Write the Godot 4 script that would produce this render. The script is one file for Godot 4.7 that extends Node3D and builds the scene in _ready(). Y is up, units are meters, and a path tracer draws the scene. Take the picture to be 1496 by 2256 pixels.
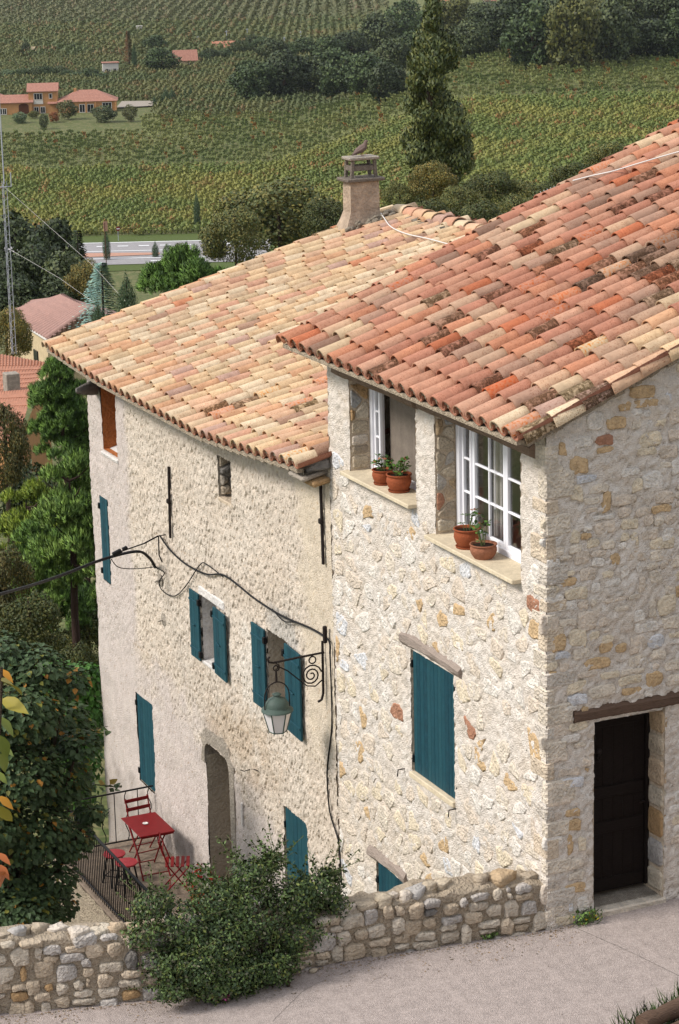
extends Node3D
# A Provencal stone house above a vineyard valley.
# World axes: the long facades lie in the plane x = 0 and look towards -x; the side wall with the door lies in z = 0 and looks towards +z.

const CAM := Vector3(-11.748, 10.6246, 21.3764)
const FOCAL := 5500.0
const HEAD := Vector3(0.40514, 0.0, -0.91425)      # horizontal heading of the camera
const SIDE := Vector3(0.91425, 0.0, 0.40514)
var view := Basis(Vector3(0.91158611, -0.02279381, 0.41047679), Vector3(0.12397704, 0.96722028, -0.22161817), Vector3(-0.39196996, 0.25291375, 0.88453049))
var rng := RandomNumberGenerator.new()
var M := {}
var T := {}
var taken := {}
var noise := FastNoiseLite.new()
var noise_b := FastNoiseLite.new()
var noise_c := FastNoiseLite.new()
var noise_d := FastNoiseLite.new()

func _ready() -> void:
	setup()
	make_materials()
	make_crowns()
	terrain()
	lane()
	stone_house()
	plaster_house()
	shade_house()
	low_wall()
	terrace()
	valley_road()
	vineyards()
	villas()
	near_houses()
	far_trees()
	mid_trees()
	broadleaf_tree()
	ivy()
	foreground_bush()
	lantern()
	cables()
	pots()
	loose_stones()
	litter()
	weeds()
	autumn_branch()
	corner_log()

# ------------------------------------------------------------------ camera, sky, sun
func setup() -> void:
	rng.seed = 7
	noise.seed = 11
	noise.frequency = 0.25
	noise.fractal_octaves = 2
	noise_b.seed = 12
	noise_b.frequency = 0.25
	noise_b.fractal_octaves = 1
	noise_c.seed = 13
	noise_c.noise_type = FastNoiseLite.TYPE_CELLULAR
	noise_c.frequency = 0.5
	noise_d.seed = 14
	noise_d.noise_type = FastNoiseLite.TYPE_CELLULAR
	noise_d.cellular_return_type = FastNoiseLite.RETURN_CELL_VALUE
	noise_d.cellular_jitter = 1.0
	noise_d.frequency = 1.0
	noise_d.domain_warp_enabled = true
	noise_d.domain_warp_amplitude = 0.5
	noise_d.domain_warp_frequency = 1.2
	var cam := Camera3D.new()
	cam.name = "camera"
	cam.transform = Transform3D(view, CAM)
	cam.fov = 23.18025
	cam.near = 0.1
	cam.far = 9000.0
	cam.current = true
	add_child(cam)
	var env := Environment.new()
	env.background_mode = Environment.BG_SKY
	var sky := Sky.new()
	var sm := ProceduralSkyMaterial.new()
	sm.sky_top_color = Color(0.77, 0.79, 0.83)
	sm.sky_horizon_color = Color(0.86, 0.87, 0.88)
	sm.sky_curve = 0.2
	sm.sky_energy_multiplier = 0.93
	sm.ground_bottom_color = Color(0.25, 0.26, 0.2)
	sm.ground_horizon_color = Color(0.5, 0.52, 0.48)
	sky.sky_material = sm
	env.sky = sky
	env.tonemap_mode = Environment.TONE_MAPPER_LINEAR
	env.tonemap_exposure = 2.1
	env.fog_enabled = true
	env.fog_density = 0.00003
	env.fog_light_color = Color(0.86, 0.89, 0.92)
	env.sdfgi_enabled = true
	env.ssao_enabled = true
	env.ssil_enabled = true
	var we := WorldEnvironment.new()
	we.name = "world"
	we.environment = env
	add_child(we)
	var sun := DirectionalLight3D.new()
	sun.name = "sun"
	sun.light_color = Color(1.0, 0.975, 0.945)
	sun.light_energy = 0.62
	sun.light_angular_distance = 15.0
	sun.shadow_enabled = true
	add_child(sun)
	sun.look_at_from_position(Vector3.ZERO, Vector3(0.78, -0.72, 0.10))

# ------------------------------------------------------------------ mesh builder
class MB:
	var v := PackedVector3Array()
	var n := PackedVector3Array()
	var c := PackedColorArray()
	var ix := PackedInt32Array()
	var col := Color.WHITE
	var colored := false

	func vert(p: Vector3, nn: Vector3) -> int:
		v.append(p)
		n.append(nn)
		c.append(col)
		return v.size() - 1

	func tri(a: Vector3, b: Vector3, d: Vector3) -> void:
		var nn := (b - a).cross(d - a).normalized()
		var i := vert(a, nn)
		vert(b, nn)
		vert(d, nn)
		ix.append_array(PackedInt32Array([i, i + 2, i + 1]))

	func quad(a: Vector3, b: Vector3, d: Vector3, e: Vector3) -> void:   # counter-clockwise seen from outside
		var nn := (d - a).cross(e - b).normalized()
		var i := vert(a, nn)
		vert(b, nn)
		vert(d, nn)
		vert(e, nn)
		ix.append_array(PackedInt32Array([i, i + 2, i + 1, i, i + 3, i + 2]))

	func leaf(p: Vector3, along: Vector3, across: Vector3, nn: Vector3) -> void:   # a small rhombus
		var i := vert(p, nn)
		vert(p + along * 0.5 + across * 0.5, nn)
		vert(p + along, nn)
		vert(p + along * 0.5 - across * 0.5, nn)
		ix.append_array(PackedInt32Array([i, i + 2, i + 1, i, i + 3, i + 2]))

	func box(p: Vector3, s: Vector3, b := Basis.IDENTITY) -> void:
		var h := s * 0.5
		var q := []
		for k in 8:
			q.append(p + b * Vector3(h.x * (1 if k & 1 else -1), h.y * (1 if k & 2 else -1), h.z * (1 if k & 4 else -1)))
		quad(q[4], q[5], q[7], q[6])
		quad(q[1], q[0], q[2], q[3])
		quad(q[5], q[1], q[3], q[7])
		quad(q[0], q[4], q[6], q[2])
		quad(q[6], q[7], q[3], q[2])
		quad(q[0], q[1], q[5], q[4])

	func cbox(p: Vector3, s: Vector3, ch: float, b := Basis.IDENTITY) -> void:   # a box with chamfered edges
		var h := s * 0.5
		var k := h - Vector3(ch, ch, ch)
		var f := func(x, y, z): return p + b * Vector3(x, y, z)
		for g in [-1.0, 1.0]:
			var a1: Vector3 = f.call(g * h.x, -k.y, -k.z)
			var a2: Vector3 = f.call(g * h.x, k.y, -k.z)
			var a3: Vector3 = f.call(g * h.x, k.y, k.z)
			var a4: Vector3 = f.call(g * h.x, -k.y, k.z)
			if g > 0: quad(a1, a2, a3, a4)
			else: quad(a4, a3, a2, a1)
			a1 = f.call(-k.x, g * h.y, -k.z)
			a2 = f.call(-k.x, g * h.y, k.z)
			a3 = f.call(k.x, g * h.y, k.z)
			a4 = f.call(k.x, g * h.y, -k.z)
			if g > 0: quad(a1, a2, a3, a4)
			else: quad(a4, a3, a2, a1)
			a1 = f.call(-k.x, -k.y, g * h.z)
			a2 = f.call(k.x, -k.y, g * h.z)
			a3 = f.call(k.x, k.y, g * h.z)
			a4 = f.call(-k.x, k.y, g * h.z)
			if g > 0: quad(a1, a2, a3, a4)
			else: quad(a4, a3, a2, a1)
		for i in [-1.0, 1.0]:
			for j in [-1.0, 1.0]:
				face4(f.call(i * h.x, j * k.y, -k.z), f.call(i * k.x, j * h.y, -k.z), f.call(i * k.x, j * h.y, k.z), f.call(i * h.x, j * k.y, k.z), b * Vector3(i, j, 0))
				face4(f.call(i * h.x, -k.y, j * k.z), f.call(i * k.x, -k.y, j * h.z), f.call(i * k.x, k.y, j * h.z), f.call(i * h.x, k.y, j * k.z), b * Vector3(i, 0, j))
				face4(f.call(-k.x, i * h.y, j * k.z), f.call(-k.x, i * k.y, j * h.z), f.call(k.x, i * k.y, j * h.z), f.call(k.x, i * h.y, j * k.z), b * Vector3(0, i, j))
				for l in [-1.0, 1.0]:
					var x1: Vector3 = f.call(i * h.x, j * k.y, l * k.z)
					var x2: Vector3 = f.call(i * k.x, j * h.y, l * k.z)
					var x3: Vector3 = f.call(i * k.x, j * k.y, l * h.z)
					if (x2 - x1).cross(x3 - x1).dot(b * Vector3(i, j, l)) > 0: tri(x1, x2, x3)
					else: tri(x1, x3, x2)

	func face4(a: Vector3, b: Vector3, d: Vector3, e: Vector3, out: Vector3) -> void:
		if (d - a).cross(e - b).dot(out) > 0: quad(a, b, d, e)
		else: quad(e, d, b, a)

	func tube(pts: Array, rad, sides := 6, caps := true) -> void:
		var first := v.size()
		var up := Vector3.UP
		var count := pts.size()
		for i in count:
			var dir: Vector3 = (pts[mini(i + 1, count - 1)] - pts[maxi(i - 1, 0)]).normalized()
			if absf(dir.dot(up)) > 0.95: up = Vector3.RIGHT if absf(dir.x) < 0.9 else Vector3.FORWARD
			var a := dir.cross(up).normalized()
			var b := a.cross(dir).normalized()
			up = b
			var r: float = rad[i] if rad is Array else rad
			for k in sides:
				var t := TAU * k / sides
				var o := a * cos(t) + b * sin(t)
				vert(pts[i] + o * r, o)
		for i in count - 1:
			for k in sides:
				var p := first + i * sides + k
				var q := first + i * sides + (k + 1) % sides
				ix.append_array(PackedInt32Array([p, q, q + sides, p, q + sides, p + sides]))
		if caps:
			for e in [0, count - 1]:
				var dir: Vector3 = (pts[0] - pts[1]).normalized() if e == 0 else (pts[count - 1] - pts[count - 2]).normalized()
				var m := vert(pts[e], dir)
				var ring := []
				for k in sides: ring.append(vert(v[first + e * sides + k], dir))
				for k in sides:
					if e == 0: ix.append_array(PackedInt32Array([m, ring[(k + 1) % sides], ring[k]]))
					else: ix.append_array(PackedInt32Array([m, ring[k], ring[(k + 1) % sides]]))

	func lathe(prof: Array, sides: int, xf := Transform3D.IDENTITY) -> void:   # prof: Vector2(radius, height) from the bottom up
		var first := v.size()
		for i in prof.size():
			var d: Vector2 = prof[mini(i + 1, prof.size() - 1)] - prof[maxi(i - 1, 0)]
			var nn := Vector2(d.y, -d.x).normalized()
			for k in sides:
				var t := TAU * k / sides
				vert(xf * Vector3(cos(t) * prof[i].x, prof[i].y, sin(t) * prof[i].x), (xf.basis * Vector3(cos(t) * nn.x, nn.y, sin(t) * nn.x)).normalized())
		for i in prof.size() - 1:
			for k in sides:
				var p := first + i * sides + k
				var q := first + i * sides + (k + 1) % sides
				ix.append_array(PackedInt32Array([p, q, q + sides, p, q + sides, p + sides]))

	func smooth(pts: PackedVector3Array, faces: PackedInt32Array) -> void:   # faces counter-clockwise, shared corners, smooth
		var nn := PackedVector3Array()
		nn.resize(pts.size())
		for i in range(0, faces.size(), 3):
			var k := (pts[faces[i + 1]] - pts[faces[i]]).cross(pts[faces[i + 2]] - pts[faces[i]])
			nn[faces[i]] += k
			nn[faces[i + 1]] += k
			nn[faces[i + 2]] += k
		var first := v.size()
		for i in pts.size(): vert(pts[i], nn[i].normalized())
		for i in range(0, faces.size(), 3): ix.append_array(PackedInt32Array([first + faces[i], first + faces[i + 2], first + faces[i + 1]]))

	func done() -> ArrayMesh:
		var a := []
		a.resize(Mesh.ARRAY_MAX)
		a[Mesh.ARRAY_VERTEX] = v
		a[Mesh.ARRAY_NORMAL] = n
		if colored: a[Mesh.ARRAY_COLOR] = c
		a[Mesh.ARRAY_INDEX] = ix
		var m := ArrayMesh.new()
		if ix.size(): m.add_surface_from_arrays(Mesh.PRIMITIVE_TRIANGLES, a)
		return m

# ------------------------------------------------------------------ naming
func numbered(called: String) -> String:
	if not taken.has(called):
		taken[called] = 0
		return called
	taken[called] += 1
	return "%s_%03d" % [called, taken[called]]

func tag(o: Node, label: String, category := "", group := "", kind := "") -> Node:
	if label: o.set_meta("label", label)
	if category: o.set_meta("category", category)
	if group: o.set_meta("group", group)
	if kind: o.set_meta("kind", kind)
	return o

func thing(called: String, label: String, category: String, at := Vector3.ZERO, turn := 0.0, group := "") -> Node3D:
	var o := Node3D.new()
	o.name = numbered(called)
	add_child(o)
	o.position = at
	o.rotation.y = turn
	tag(o, label, category, group)
	return o

func part(called: String, mesh: Mesh, mat: Material, parent: Node, at := Vector3.ZERO, b := Basis.IDENTITY) -> MeshInstance3D:
	var o := MeshInstance3D.new()
	o.name = called if parent != self else numbered(called)
	o.mesh = mesh
	o.material_override = mat
	parent.add_child(o, true)
	o.transform = Transform3D(b, at)
	return o

func made(called: String, b: MB, mat: Material, parent: Node, at := Vector3.ZERO) -> MeshInstance3D:
	return part(called, b.done(), mat, parent, at)

func struct(called: String, b: MB, mat: Material) -> MeshInstance3D:
	var o := made(called, b, mat, self)
	o.set_meta("kind", "structure")
	return o

# ------------------------------------------------------------------ pixels to places
func ray(px: float, py: float) -> Vector3:
	return view * Vector3((px - 748.0) / FOCAL, -(py - 1128.0) / FOCAL, -1.0)

func on_x(px: float, py: float, x := 0.0) -> Vector3:
	var r := ray(px, py)
	return CAM + r * ((x - CAM.x) / r.x)

func on_y(px: float, py: float, y: float) -> Vector3:
	var r := ray(px, py)
	return CAM + r * ((y - CAM.y) / r.y)

func on_z(px: float, py: float, z: float) -> Vector3:
	var r := ray(px, py)
	return CAM + r * ((z - CAM.z) / r.z)

func away(px: float, py: float, s: float) -> Vector3:   # the point of a pixel's ray that is s metres ahead
	var r := ray(px, py)
	return CAM + r * (s / r.dot(HEAD))

func line(keys: Array, s: float) -> float:
	if s <= keys[0][0]: return keys[0][1]
	for i in keys.size() - 1:
		if s <= keys[i + 1][0]:
			var k: float = (s - keys[i][0]) / (keys[i + 1][0] - keys[i][0])
			return lerpf(keys[i][1], keys[i + 1][1], k)
	return keys[-1][1]

const BASE := [[45, -5.4], [60, -7.0], [75, -9.5], [110, -16.0], [160, -22.5], [220, -34.0], [300, -45.0], [370, -51.6], [398, -52.6], [440, -52.6], [470, -52.0], [520, -49.9], [600, -47.4], [700, -47.9], [800, -49.0], [1000, -50.4], [1200, -51.0], [4000, -56.0]]
const RISE := [[50, 0], [85, 6.0], [140, 10.0], [220, 13.0], [300, 10.0], [430, 12.0], [600, 13.0], [700, 16.0], [1000, 30.0], [1500, 60.0], [4000, 140.0]]

func ground(s: float, t: float) -> float:
	var q := t / maxf(s, 20.0)
	var far := smoothstep(500.0, 750.0, s)
	var k := smoothstep(lerpf(-0.035, 0.02, far), lerpf(0.06, 0.09, far), q)
	return line(BASE, s) + line(RISE, s) * k

func spot(s: float, t: float) -> Vector3:
	var p := CAM + HEAD * s + SIDE * t
	p.y = ground(s, t)
	return p

func land(px: float, py: float) -> Vector3:   # where a pixel's ray meets the terrain
	var r := ray(px, py)
	var d := 45.0
	while d < 3000.0:
		var p := CAM + r * d
		var o := p - CAM
		if p.y <= ground(o.dot(HEAD), o.dot(SIDE)): return p
		d *= 1.004
	return CAM + r * 3000.0

func ahead(p: Vector3) -> float:
	return (p - CAM).dot(HEAD)

# ------------------------------------------------------------------ textures and materials
func grey(sd: int, freq: float, oct := 4, size := 512, kind := FastNoiseLite.TYPE_SIMPLEX_SMOOTH) -> PackedByteArray:
	var f := FastNoiseLite.new()
	f.seed = sd
	f.frequency = freq
	f.noise_type = kind
	f.fractal_octaves = oct
	var im := f.get_seamless_image(size, size, false, false, 0.15, true)
	im.convert(Image.FORMAT_L8)
	return im.get_data()

func paint(size: int, fn: Callable) -> ImageTexture:
	var d := PackedByteArray()
	d.resize(size * size * 3)
	for i in size * size:
		var c: Color = fn.call(i)
		d[i * 3] = int(clampf(c.r, 0, 1) * 255.0)
		d[i * 3 + 1] = int(clampf(c.g, 0, 1) * 255.0)
		d[i * 3 + 2] = int(clampf(c.b, 0, 1) * 255.0)
	return ImageTexture.create_from_image(Image.create_from_data(size, size, false, Image.FORMAT_RGB8, d))

func plain_tex(g: PackedByteArray, size := 512) -> ImageTexture:
	return ImageTexture.create_from_image(Image.create_from_data(size, size, false, Image.FORMAT_L8, g))

func mat(called: String, c: Color, rough := 0.9, tex: Texture2D = null, scale := 1.0, bump: Texture2D = null, cm := 0.0, vertex := false, spec := 0.3) -> StandardMaterial3D:
	var m := StandardMaterial3D.new()
	m.resource_name = called
	m.albedo_color = c
	m.roughness = rough
	m.metallic_specular = spec
	m.vertex_color_use_as_albedo = vertex
	if tex or bump:
		m.albedo_texture = tex
		m.uv1_triplanar = true
		m.uv1_world_triplanar = true
		m.uv1_scale = Vector3(scale, scale, scale)
	if bump:
		m.heightmap_enabled = true
		m.heightmap_texture = bump
		m.heightmap_scale = cm
	M[called] = m
	return m

func leaf_mat(called: String, c: Color, back := 0.35, vertex := true) -> StandardMaterial3D:
	var m := mat(called, c, 0.62, null, 1.0, null, 0.0, vertex, 0.4)
	m.cull_mode = BaseMaterial3D.CULL_DISABLED
	m.backlight_enabled = true
	m.backlight = Color(back, back, back * 0.6)
	return m

func make_materials() -> void:
	var a := grey(1, 0.012, 4)
	var b := grey(2, 0.05, 3)
	var c := grey(3, 0.16, 2)
	var d := grey(4, 0.03, 2, 512, FastNoiseLite.TYPE_CELLULAR)
	T.fine = plain_tex(c)
	T.mid = plain_tex(b)
	T.mottle = paint(512, func(i): var k: float = 0.80 + 0.10 * a[i] / 255.0 + 0.10 * b[i] / 255.0 + 0.10 * (c[i] / 255.0 - 0.5); return Color(k, k, k))
	T.stone = paint(512, func(i):
		var k: float = 0.72 + 0.2 * a[i] / 255.0 + 0.16 * (b[i] / 255.0 - 0.3) + 0.14 * (c[i] / 255.0 - 0.5)
		var w: float = smoothstep(0.66, 0.78, b[i] / 255.0) * 0.25
		return Color(k, k * (1.0 - 0.05 * w), k * (1.0 - 0.18 * w)))
	T.plaster = paint(512, func(i):
		var k: float = 0.86 + 0.10 * a[i] / 255.0 + 0.09 * (c[i] / 255.0 - 0.5)
		var s: float = smoothstep(0.72, 0.82, b[i] / 255.0) * 0.16
		return Color(k - s * 0.6, k - s * 0.9, k - s * 1.3))
	T.tile = paint(512, func(i):
		var k: float = 0.84 + 0.18 * (a[i] / 255.0 - 0.4) + 0.12 * (b[i] / 255.0 - 0.5)
		var s: float = smoothstep(0.70, 0.76, c[i] / 255.0) * smoothstep(0.35, 0.6, a[i] / 255.0)
		return Color(k, k, k).lerp(Color(0.50, 0.30, 0.20), s * 0.75))
	T.tile_spot = paint(512, func(i):
		var k: float = 0.80 + 0.2 * (a[i] / 255.0 - 0.4)
		var s: float = smoothstep(0.60, 0.68, c[i] / 255.0) * smoothstep(0.35, 0.65, b[i] / 255.0)
		return Color(k, k, k).lerp(Color(0.50, 0.33, 0.24), s * 0.6))
	T.tile_moss = paint(512, func(i):
		var k: float = 0.80 + 0.2 * (a[i] / 255.0 - 0.4)
		var s: float = smoothstep(0.34, 0.50, a[i] / 255.0 * 0.5 + b[i] / 255.0 * 0.5)
		var w: float = smoothstep(0.62, 0.7, c[i] / 255.0)
		return Color(k, k, k).lerp(Color(0.30, 0.27, 0.22), s * 0.9).lerp(Color(0.85, 0.85, 0.78), w * s * 0.7))
	T.tile_gold = paint(512, func(i):
		var k: float = 0.84 + 0.2 * (a[i] / 255.0 - 0.4)
		var s: float = smoothstep(0.60, 0.66, b[i] / 255.0)
		return Color(k, k, k).lerp(Color(0.86, 0.56, 0.14), s * 0.9))
	T.road = paint(512, func(i):
		var k: float = 0.82 + 0.10 * (a[i] / 255.0 - 0.5)
		var s: float = c[i] / 255.0
		var g: float = k + 0.34 * (s - 0.5) + 0.16 * (b[i] / 255.0 - 0.5)
		return Color(g, g * (0.99 - 0.05 * s), g * (0.98 - 0.07 * s)))
	T.field = paint(512, func(i):
		var x: float = a[i] / 255.0
		var y: float = b[i] / 255.0
		var q := Color(0.40, 0.42, 0.25).lerp(Color(0.49, 0.47, 0.32), smoothstep(0.35, 0.7, x)).lerp(Color(0.31, 0.36, 0.19), smoothstep(0.45, 0.75, y))
		var k: float = 0.85 + 0.3 * (c[i] / 255.0 - 0.5)
		return Color(q.r * k, q.g * k, q.b * k))
	var grain := PackedByteArray()
	grain.resize(512 * 512)
	for y in 512:
		for x in 512: grain[y * 512 + x] = int(0.55 * c[(y * 8 % 512) * 512 + x / 6] + 0.45 * b[(y * 4 % 512) * 512 + x / 3])
	T.grain = plain_tex(grain)
	T.wood = paint(512, func(i): var k: float = 0.62 + 0.42 * grain[i] / 255.0; return Color(k, k * 0.985, k * 0.96))
	mat("mortar", Color(1, 1, 1), 0.95, T.mottle, 0.55, T.fine, 1.6, true)
	mat("plaster", Color(1, 1, 1), 0.95, T.plaster, 0.5, T.fine, 1.0, true)
	mat("reveal", Color(0.80, 0.73, 0.64), 0.95, T.mottle, 0.6, T.mid, 2.0)
	mat("reveal_grey", Color(0.70, 0.65, 0.58), 0.95, T.mottle, 0.6, T.mid, 1.5)
	mat("reveal_orange", Color(0.72, 0.44, 0.25), 0.9, T.mottle, 0.6, T.mid, 1.5)
	mat("interior", Color(0.52, 0.47, 0.42), 0.9)
	mat("limewash", Color(0.86, 0.84, 0.82), 0.95, T.mottle, 0.6, T.mid, 1.5)
	mat("cement", Color(0.66, 0.62, 0.57), 0.95, T.stone, 0.8, T.mid, 1.5)
	var st := [Color(0.80, 0.74, 0.65), Color(0.84, 0.79, 0.71), Color(0.76, 0.73, 0.69), Color(0.78, 0.68, 0.55), Color(0.86, 0.81, 0.75), Color(0.72, 0.66, 0.58), Color(0.81, 0.72, 0.61), Color(0.74, 0.72, 0.70)]
	for i in st.size(): mat("stone_%d" % i, st[i], 0.93, T.stone, 0.8, T.mid, 2.0)
	mat("stone_ochre", Color(0.73, 0.60, 0.44), 0.93, T.stone, 0.8, T.mid, 2.0)
	mat("stone_rust", Color(0.72, 0.53, 0.43), 0.93, T.stone, 0.8, T.mid, 2.0)
	mat("stone_blue", Color(0.73, 0.725, 0.72), 0.93, T.stone, 0.8, T.mid, 2.0)
	mat("stone_dark", Color(0.52, 0.50, 0.48), 0.93, T.stone, 0.8, T.mid, 2.0)
	var fr := [Color(0.92, 0.87, 0.80), Color(0.95, 0.92, 0.88), Color(0.91, 0.85, 0.78), Color(0.93, 0.87, 0.77)]
	for i in 4:
		mat("front_%d" % i, fr[i], 0.93, T.stone, 0.8, T.mid, 2.0)
	var wl := [Color(0.84, 0.79, 0.72), Color(0.80, 0.75, 0.68), Color(0.82, 0.75, 0.66), Color(0.78, 0.71, 0.62), Color(0.77, 0.74, 0.71)]
	for i in 5: mat("wall_%d" % i, wl[i], 0.93, T.stone, 0.8, T.mid, 2.5)
	for i in 3: mat("quoin_%d" % i, [Color(0.90, 0.85, 0.78), Color(0.88, 0.81, 0.72), Color(0.86, 0.82, 0.77)][i], 0.93, T.stone, 0.8, T.mid, 2.5)
	mat("front_ochre", Color(0.85, 0.73, 0.57), 0.93, T.stone, 0.8, T.mid, 2.0)
	mat("front_grey", Color(0.90, 0.90, 0.91), 0.93, T.stone, 0.8, T.mid, 2.0)
	mat("wall_core", Color(0.70, 0.64, 0.56), 0.95, T.stone, 0.9, T.mid, 3.0)
	mat("sill", Color(0.85, 0.79, 0.68), 0.8, T.mottle, 0.5, T.fine, 0.4)
	mat("step", Color(0.88, 0.83, 0.76), 0.9, T.stone, 0.7, T.mid, 1.0)
	mat("teal", Color(0.125, 0.29, 0.335), 0.55, T.mottle, 0.9, T.grain, 0.25)
	mat("teal_b", Color(0.14, 0.305, 0.345), 0.6, T.mottle, 0.7, T.grain, 0.3)
	mat("teal_c", Color(0.118, 0.28, 0.33), 0.55, T.stone, 1.1, T.grain, 0.3)
	mat("iron", Color(0.16, 0.13, 0.12), 0.7, T.mottle, 2.0, T.mid, 0.3)
	mat("iron_dark", Color(0.09, 0.085, 0.09), 0.55)
	mat("rust", Color(0.33, 0.20, 0.13), 0.85, T.mottle, 2.0)
	mat("cable", Color(0.10, 0.10, 0.11), 0.6)
	mat("beam", Color(0.58, 0.50, 0.44), 0.9, T.wood, 0.7, T.grain, 1.6)
	mat("beam_grey", Color(0.68, 0.63, 0.60), 0.92, T.wood, 0.8, T.grain, 2.0)
	mat("beam_dark", Color(0.44, 0.36, 0.31), 0.9, T.wood, 0.8, T.grain, 2.0)
	mat("door_wood", Color(0.11, 0.075, 0.06), 0.75, T.wood, 0.8, T.grain, 0.8)
	mat("white_paint", Color(0.88, 0.88, 0.90), 0.45, null)
	mat("mesh_screen", Color(0.50, 0.46, 0.42), 0.9, T.mottle, 1.0)
	mat("curtain", Color(0.72, 0.70, 0.68), 0.95, T.mottle, 1.2)
	var gl := mat("glass", Color(0.2, 0.22, 0.22, 0.03), 0.03, null, 1.0, null, 0.0, false, 0.5)
	gl.transparency = BaseMaterial3D.TRANSPARENCY_ALPHA
	mat("terracotta", Color(0.66, 0.36, 0.23), 0.85, T.tile, 2.5, T.mid, 0.5)
	mat("terracotta_pale", Color(0.70, 0.47, 0.36), 0.9, T.tile_spot, 2.0, T.mid, 0.5)
	mat("soil", Color(0.17, 0.12, 0.09), 1.0, T.stone, 3.0)
	mat("red_paint", Color(0.47, 0.075, 0.085), 0.5, T.mottle, 1.2)
	mat("red_faded", Color(0.68, 0.24, 0.26), 0.55, T.mottle, 1.2)
	mat("lamp_copper", Color(0.30, 0.36, 0.33), 0.55, T.mottle, 2.5)
	mat("lamp_glass", Color(0.82, 0.80, 0.80), 0.35)
	mat("road", Color(0.785, 0.755, 0.74), 0.95, T.road, 0.9, T.fine, 1.2)
	mat("terrace", Color(0.55, 0.49, 0.43), 0.95, T.stone, 0.5, T.mid, 1.0)
	mat("field", Color(1, 1, 1), 1.0, T.field, 0.06)
	mat("asphalt", Color(0.60, 0.585, 0.585), 0.9, T.mottle, 0.2)
	mat("road_paint", Color(0.86, 0.86, 0.86), 0.8)
	mat("island", Color(0.72, 0.55, 0.47), 0.9, T.mottle, 0.3)
	mat("verge", Color(0.32, 0.37, 0.18), 1.0, T.mottle, 0.3)
	mat("bark", Color(0.30, 0.25, 0.21), 0.95, T.wood, 1.0, T.grain, 2.0)
	mat("bark_pine", Color(0.27, 0.21, 0.19), 0.95, T.wood, 1.0, T.grain, 2.0)
	mat("feather", Color(0.46, 0.39, 0.36), 0.85, T.mottle, 6.0)
	mat("white_cable", Color(0.80, 0.78, 0.76), 0.6)
	mat("steel", Color(0.62, 0.63, 0.66), 0.5)
	mat("chimney_render", Color(0.72, 0.64, 0.56), 0.95, T.stone, 0.6, T.mid, 1.5)
	mat("chimney_grey", Color(0.50, 0.46, 0.42), 0.95, T.stone, 1.2, T.mid, 1.5)
	mat("roof_mortar", Color(0.58, 0.54, 0.48), 0.95, T.stone, 0.9, T.mid, 3.0)
	mat("eave_mortar", Color(0.70, 0.64, 0.56), 0.95, T.stone, 1.2, T.mid, 2.0)
	mat("villa_wall", Color(0.74, 0.55, 0.37), 0.95, T.mottle, 0.2)
	mat("villa_roof", Color(0.74, 0.54, 0.47), 0.9, T.tile_spot, 0.25, T.mid, 6.0)
	mat("pink_roof", Color(0.70, 0.56, 0.52), 0.9, T.tile, 0.4, T.mid, 2.0)
	mat("orange_roof", Color(0.75, 0.53, 0.43), 0.9, T.tile, 0.4, T.mid, 2.0)
	mat("house_cream", Color(0.80, 0.72, 0.58), 0.95, T.mottle, 0.3)
	mat("house_white", Color(0.80, 0.78, 0.75), 0.95, T.mottle, 0.3)
	mat("dark_pane", Color(0.10, 0.11, 0.13), 0.15)
	leaf_mat("leaf", Color(1, 1, 1))
	leaf_mat("needle", Color(1, 1, 1), 0.2)

# ------------------------------------------------------------------ walls and stones
func snap_lines(lo: float, hi: float, step: float, edges: Array) -> PackedFloat32Array:
	var out := PackedFloat32Array()
	var count := int(ceil((hi - lo) / step))
	for i in count + 1: out.append(lo + (hi - lo) * i / count)
	for e in edges:
		if e <= lo or e >= hi: continue
		var best := 0
		for i in out.size():
			if absf(out[i] - e) < absf(out[best] - e): best = i
		out[best] = e
	return out

# a wall sheet with relief; a = to the right, b = up, seen from outside; holes are Rect2(a, b, w, h); fn(a, b) gives Vector2(relief, unused)
func relief_wall(lo: Vector2, hi: Vector2, step: float, holes: Array, relief: Callable, tint: Callable, place: Callable, top: Callable) -> ArrayMesh:
	var ea := []
	var eb := []
	for h in holes:
		ea.append_array([h.position.x, h.end.x])
		eb.append_array([h.position.y, h.end.y])
	var la := snap_lines(lo.x, hi.x, step, ea)
	var lb := snap_lines(lo.y, hi.y, step, eb)
	var na := la.size()
	var nb := lb.size()
	var mb := MB.new()
	mb.colored = true
	mb.v.resize(na * nb)
	mb.n.resize(na * nb)
	mb.c.resize(na * nb)
	for j in nb:
		for i in na:
			var k := j * na + i
			mb.v[k] = place.call(la[i], lb[j], relief.call(la[i], lb[j]))
			mb.c[k] = tint.call(la[i], lb[j])
	for j in nb:
		for i in na:
			var du := mb.v[j * na + mini(i + 1, na - 1)] - mb.v[j * na + maxi(i - 1, 0)]
			var dv := mb.v[mini(j + 1, nb - 1) * na + i] - mb.v[maxi(j - 1, 0) * na + i]
			mb.n[j * na + i] = du.cross(dv).normalized()
	for j in nb - 1:
		for i in na - 1:
			var m := Vector2((la[i] + la[i + 1]) * 0.5, (lb[j] + lb[j + 1]) * 0.5)
			if m.y > top.call(m.x): continue
			var skip := false
			for h in holes:
				if h.has_point(m):
					skip = true
					break
			if skip: continue
			var p := j * na + i
			mb.ix.append_array(PackedInt32Array([p, p + na, p + na + 1, p, p + na + 1, p + 1]))
	return mb.done()

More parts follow.
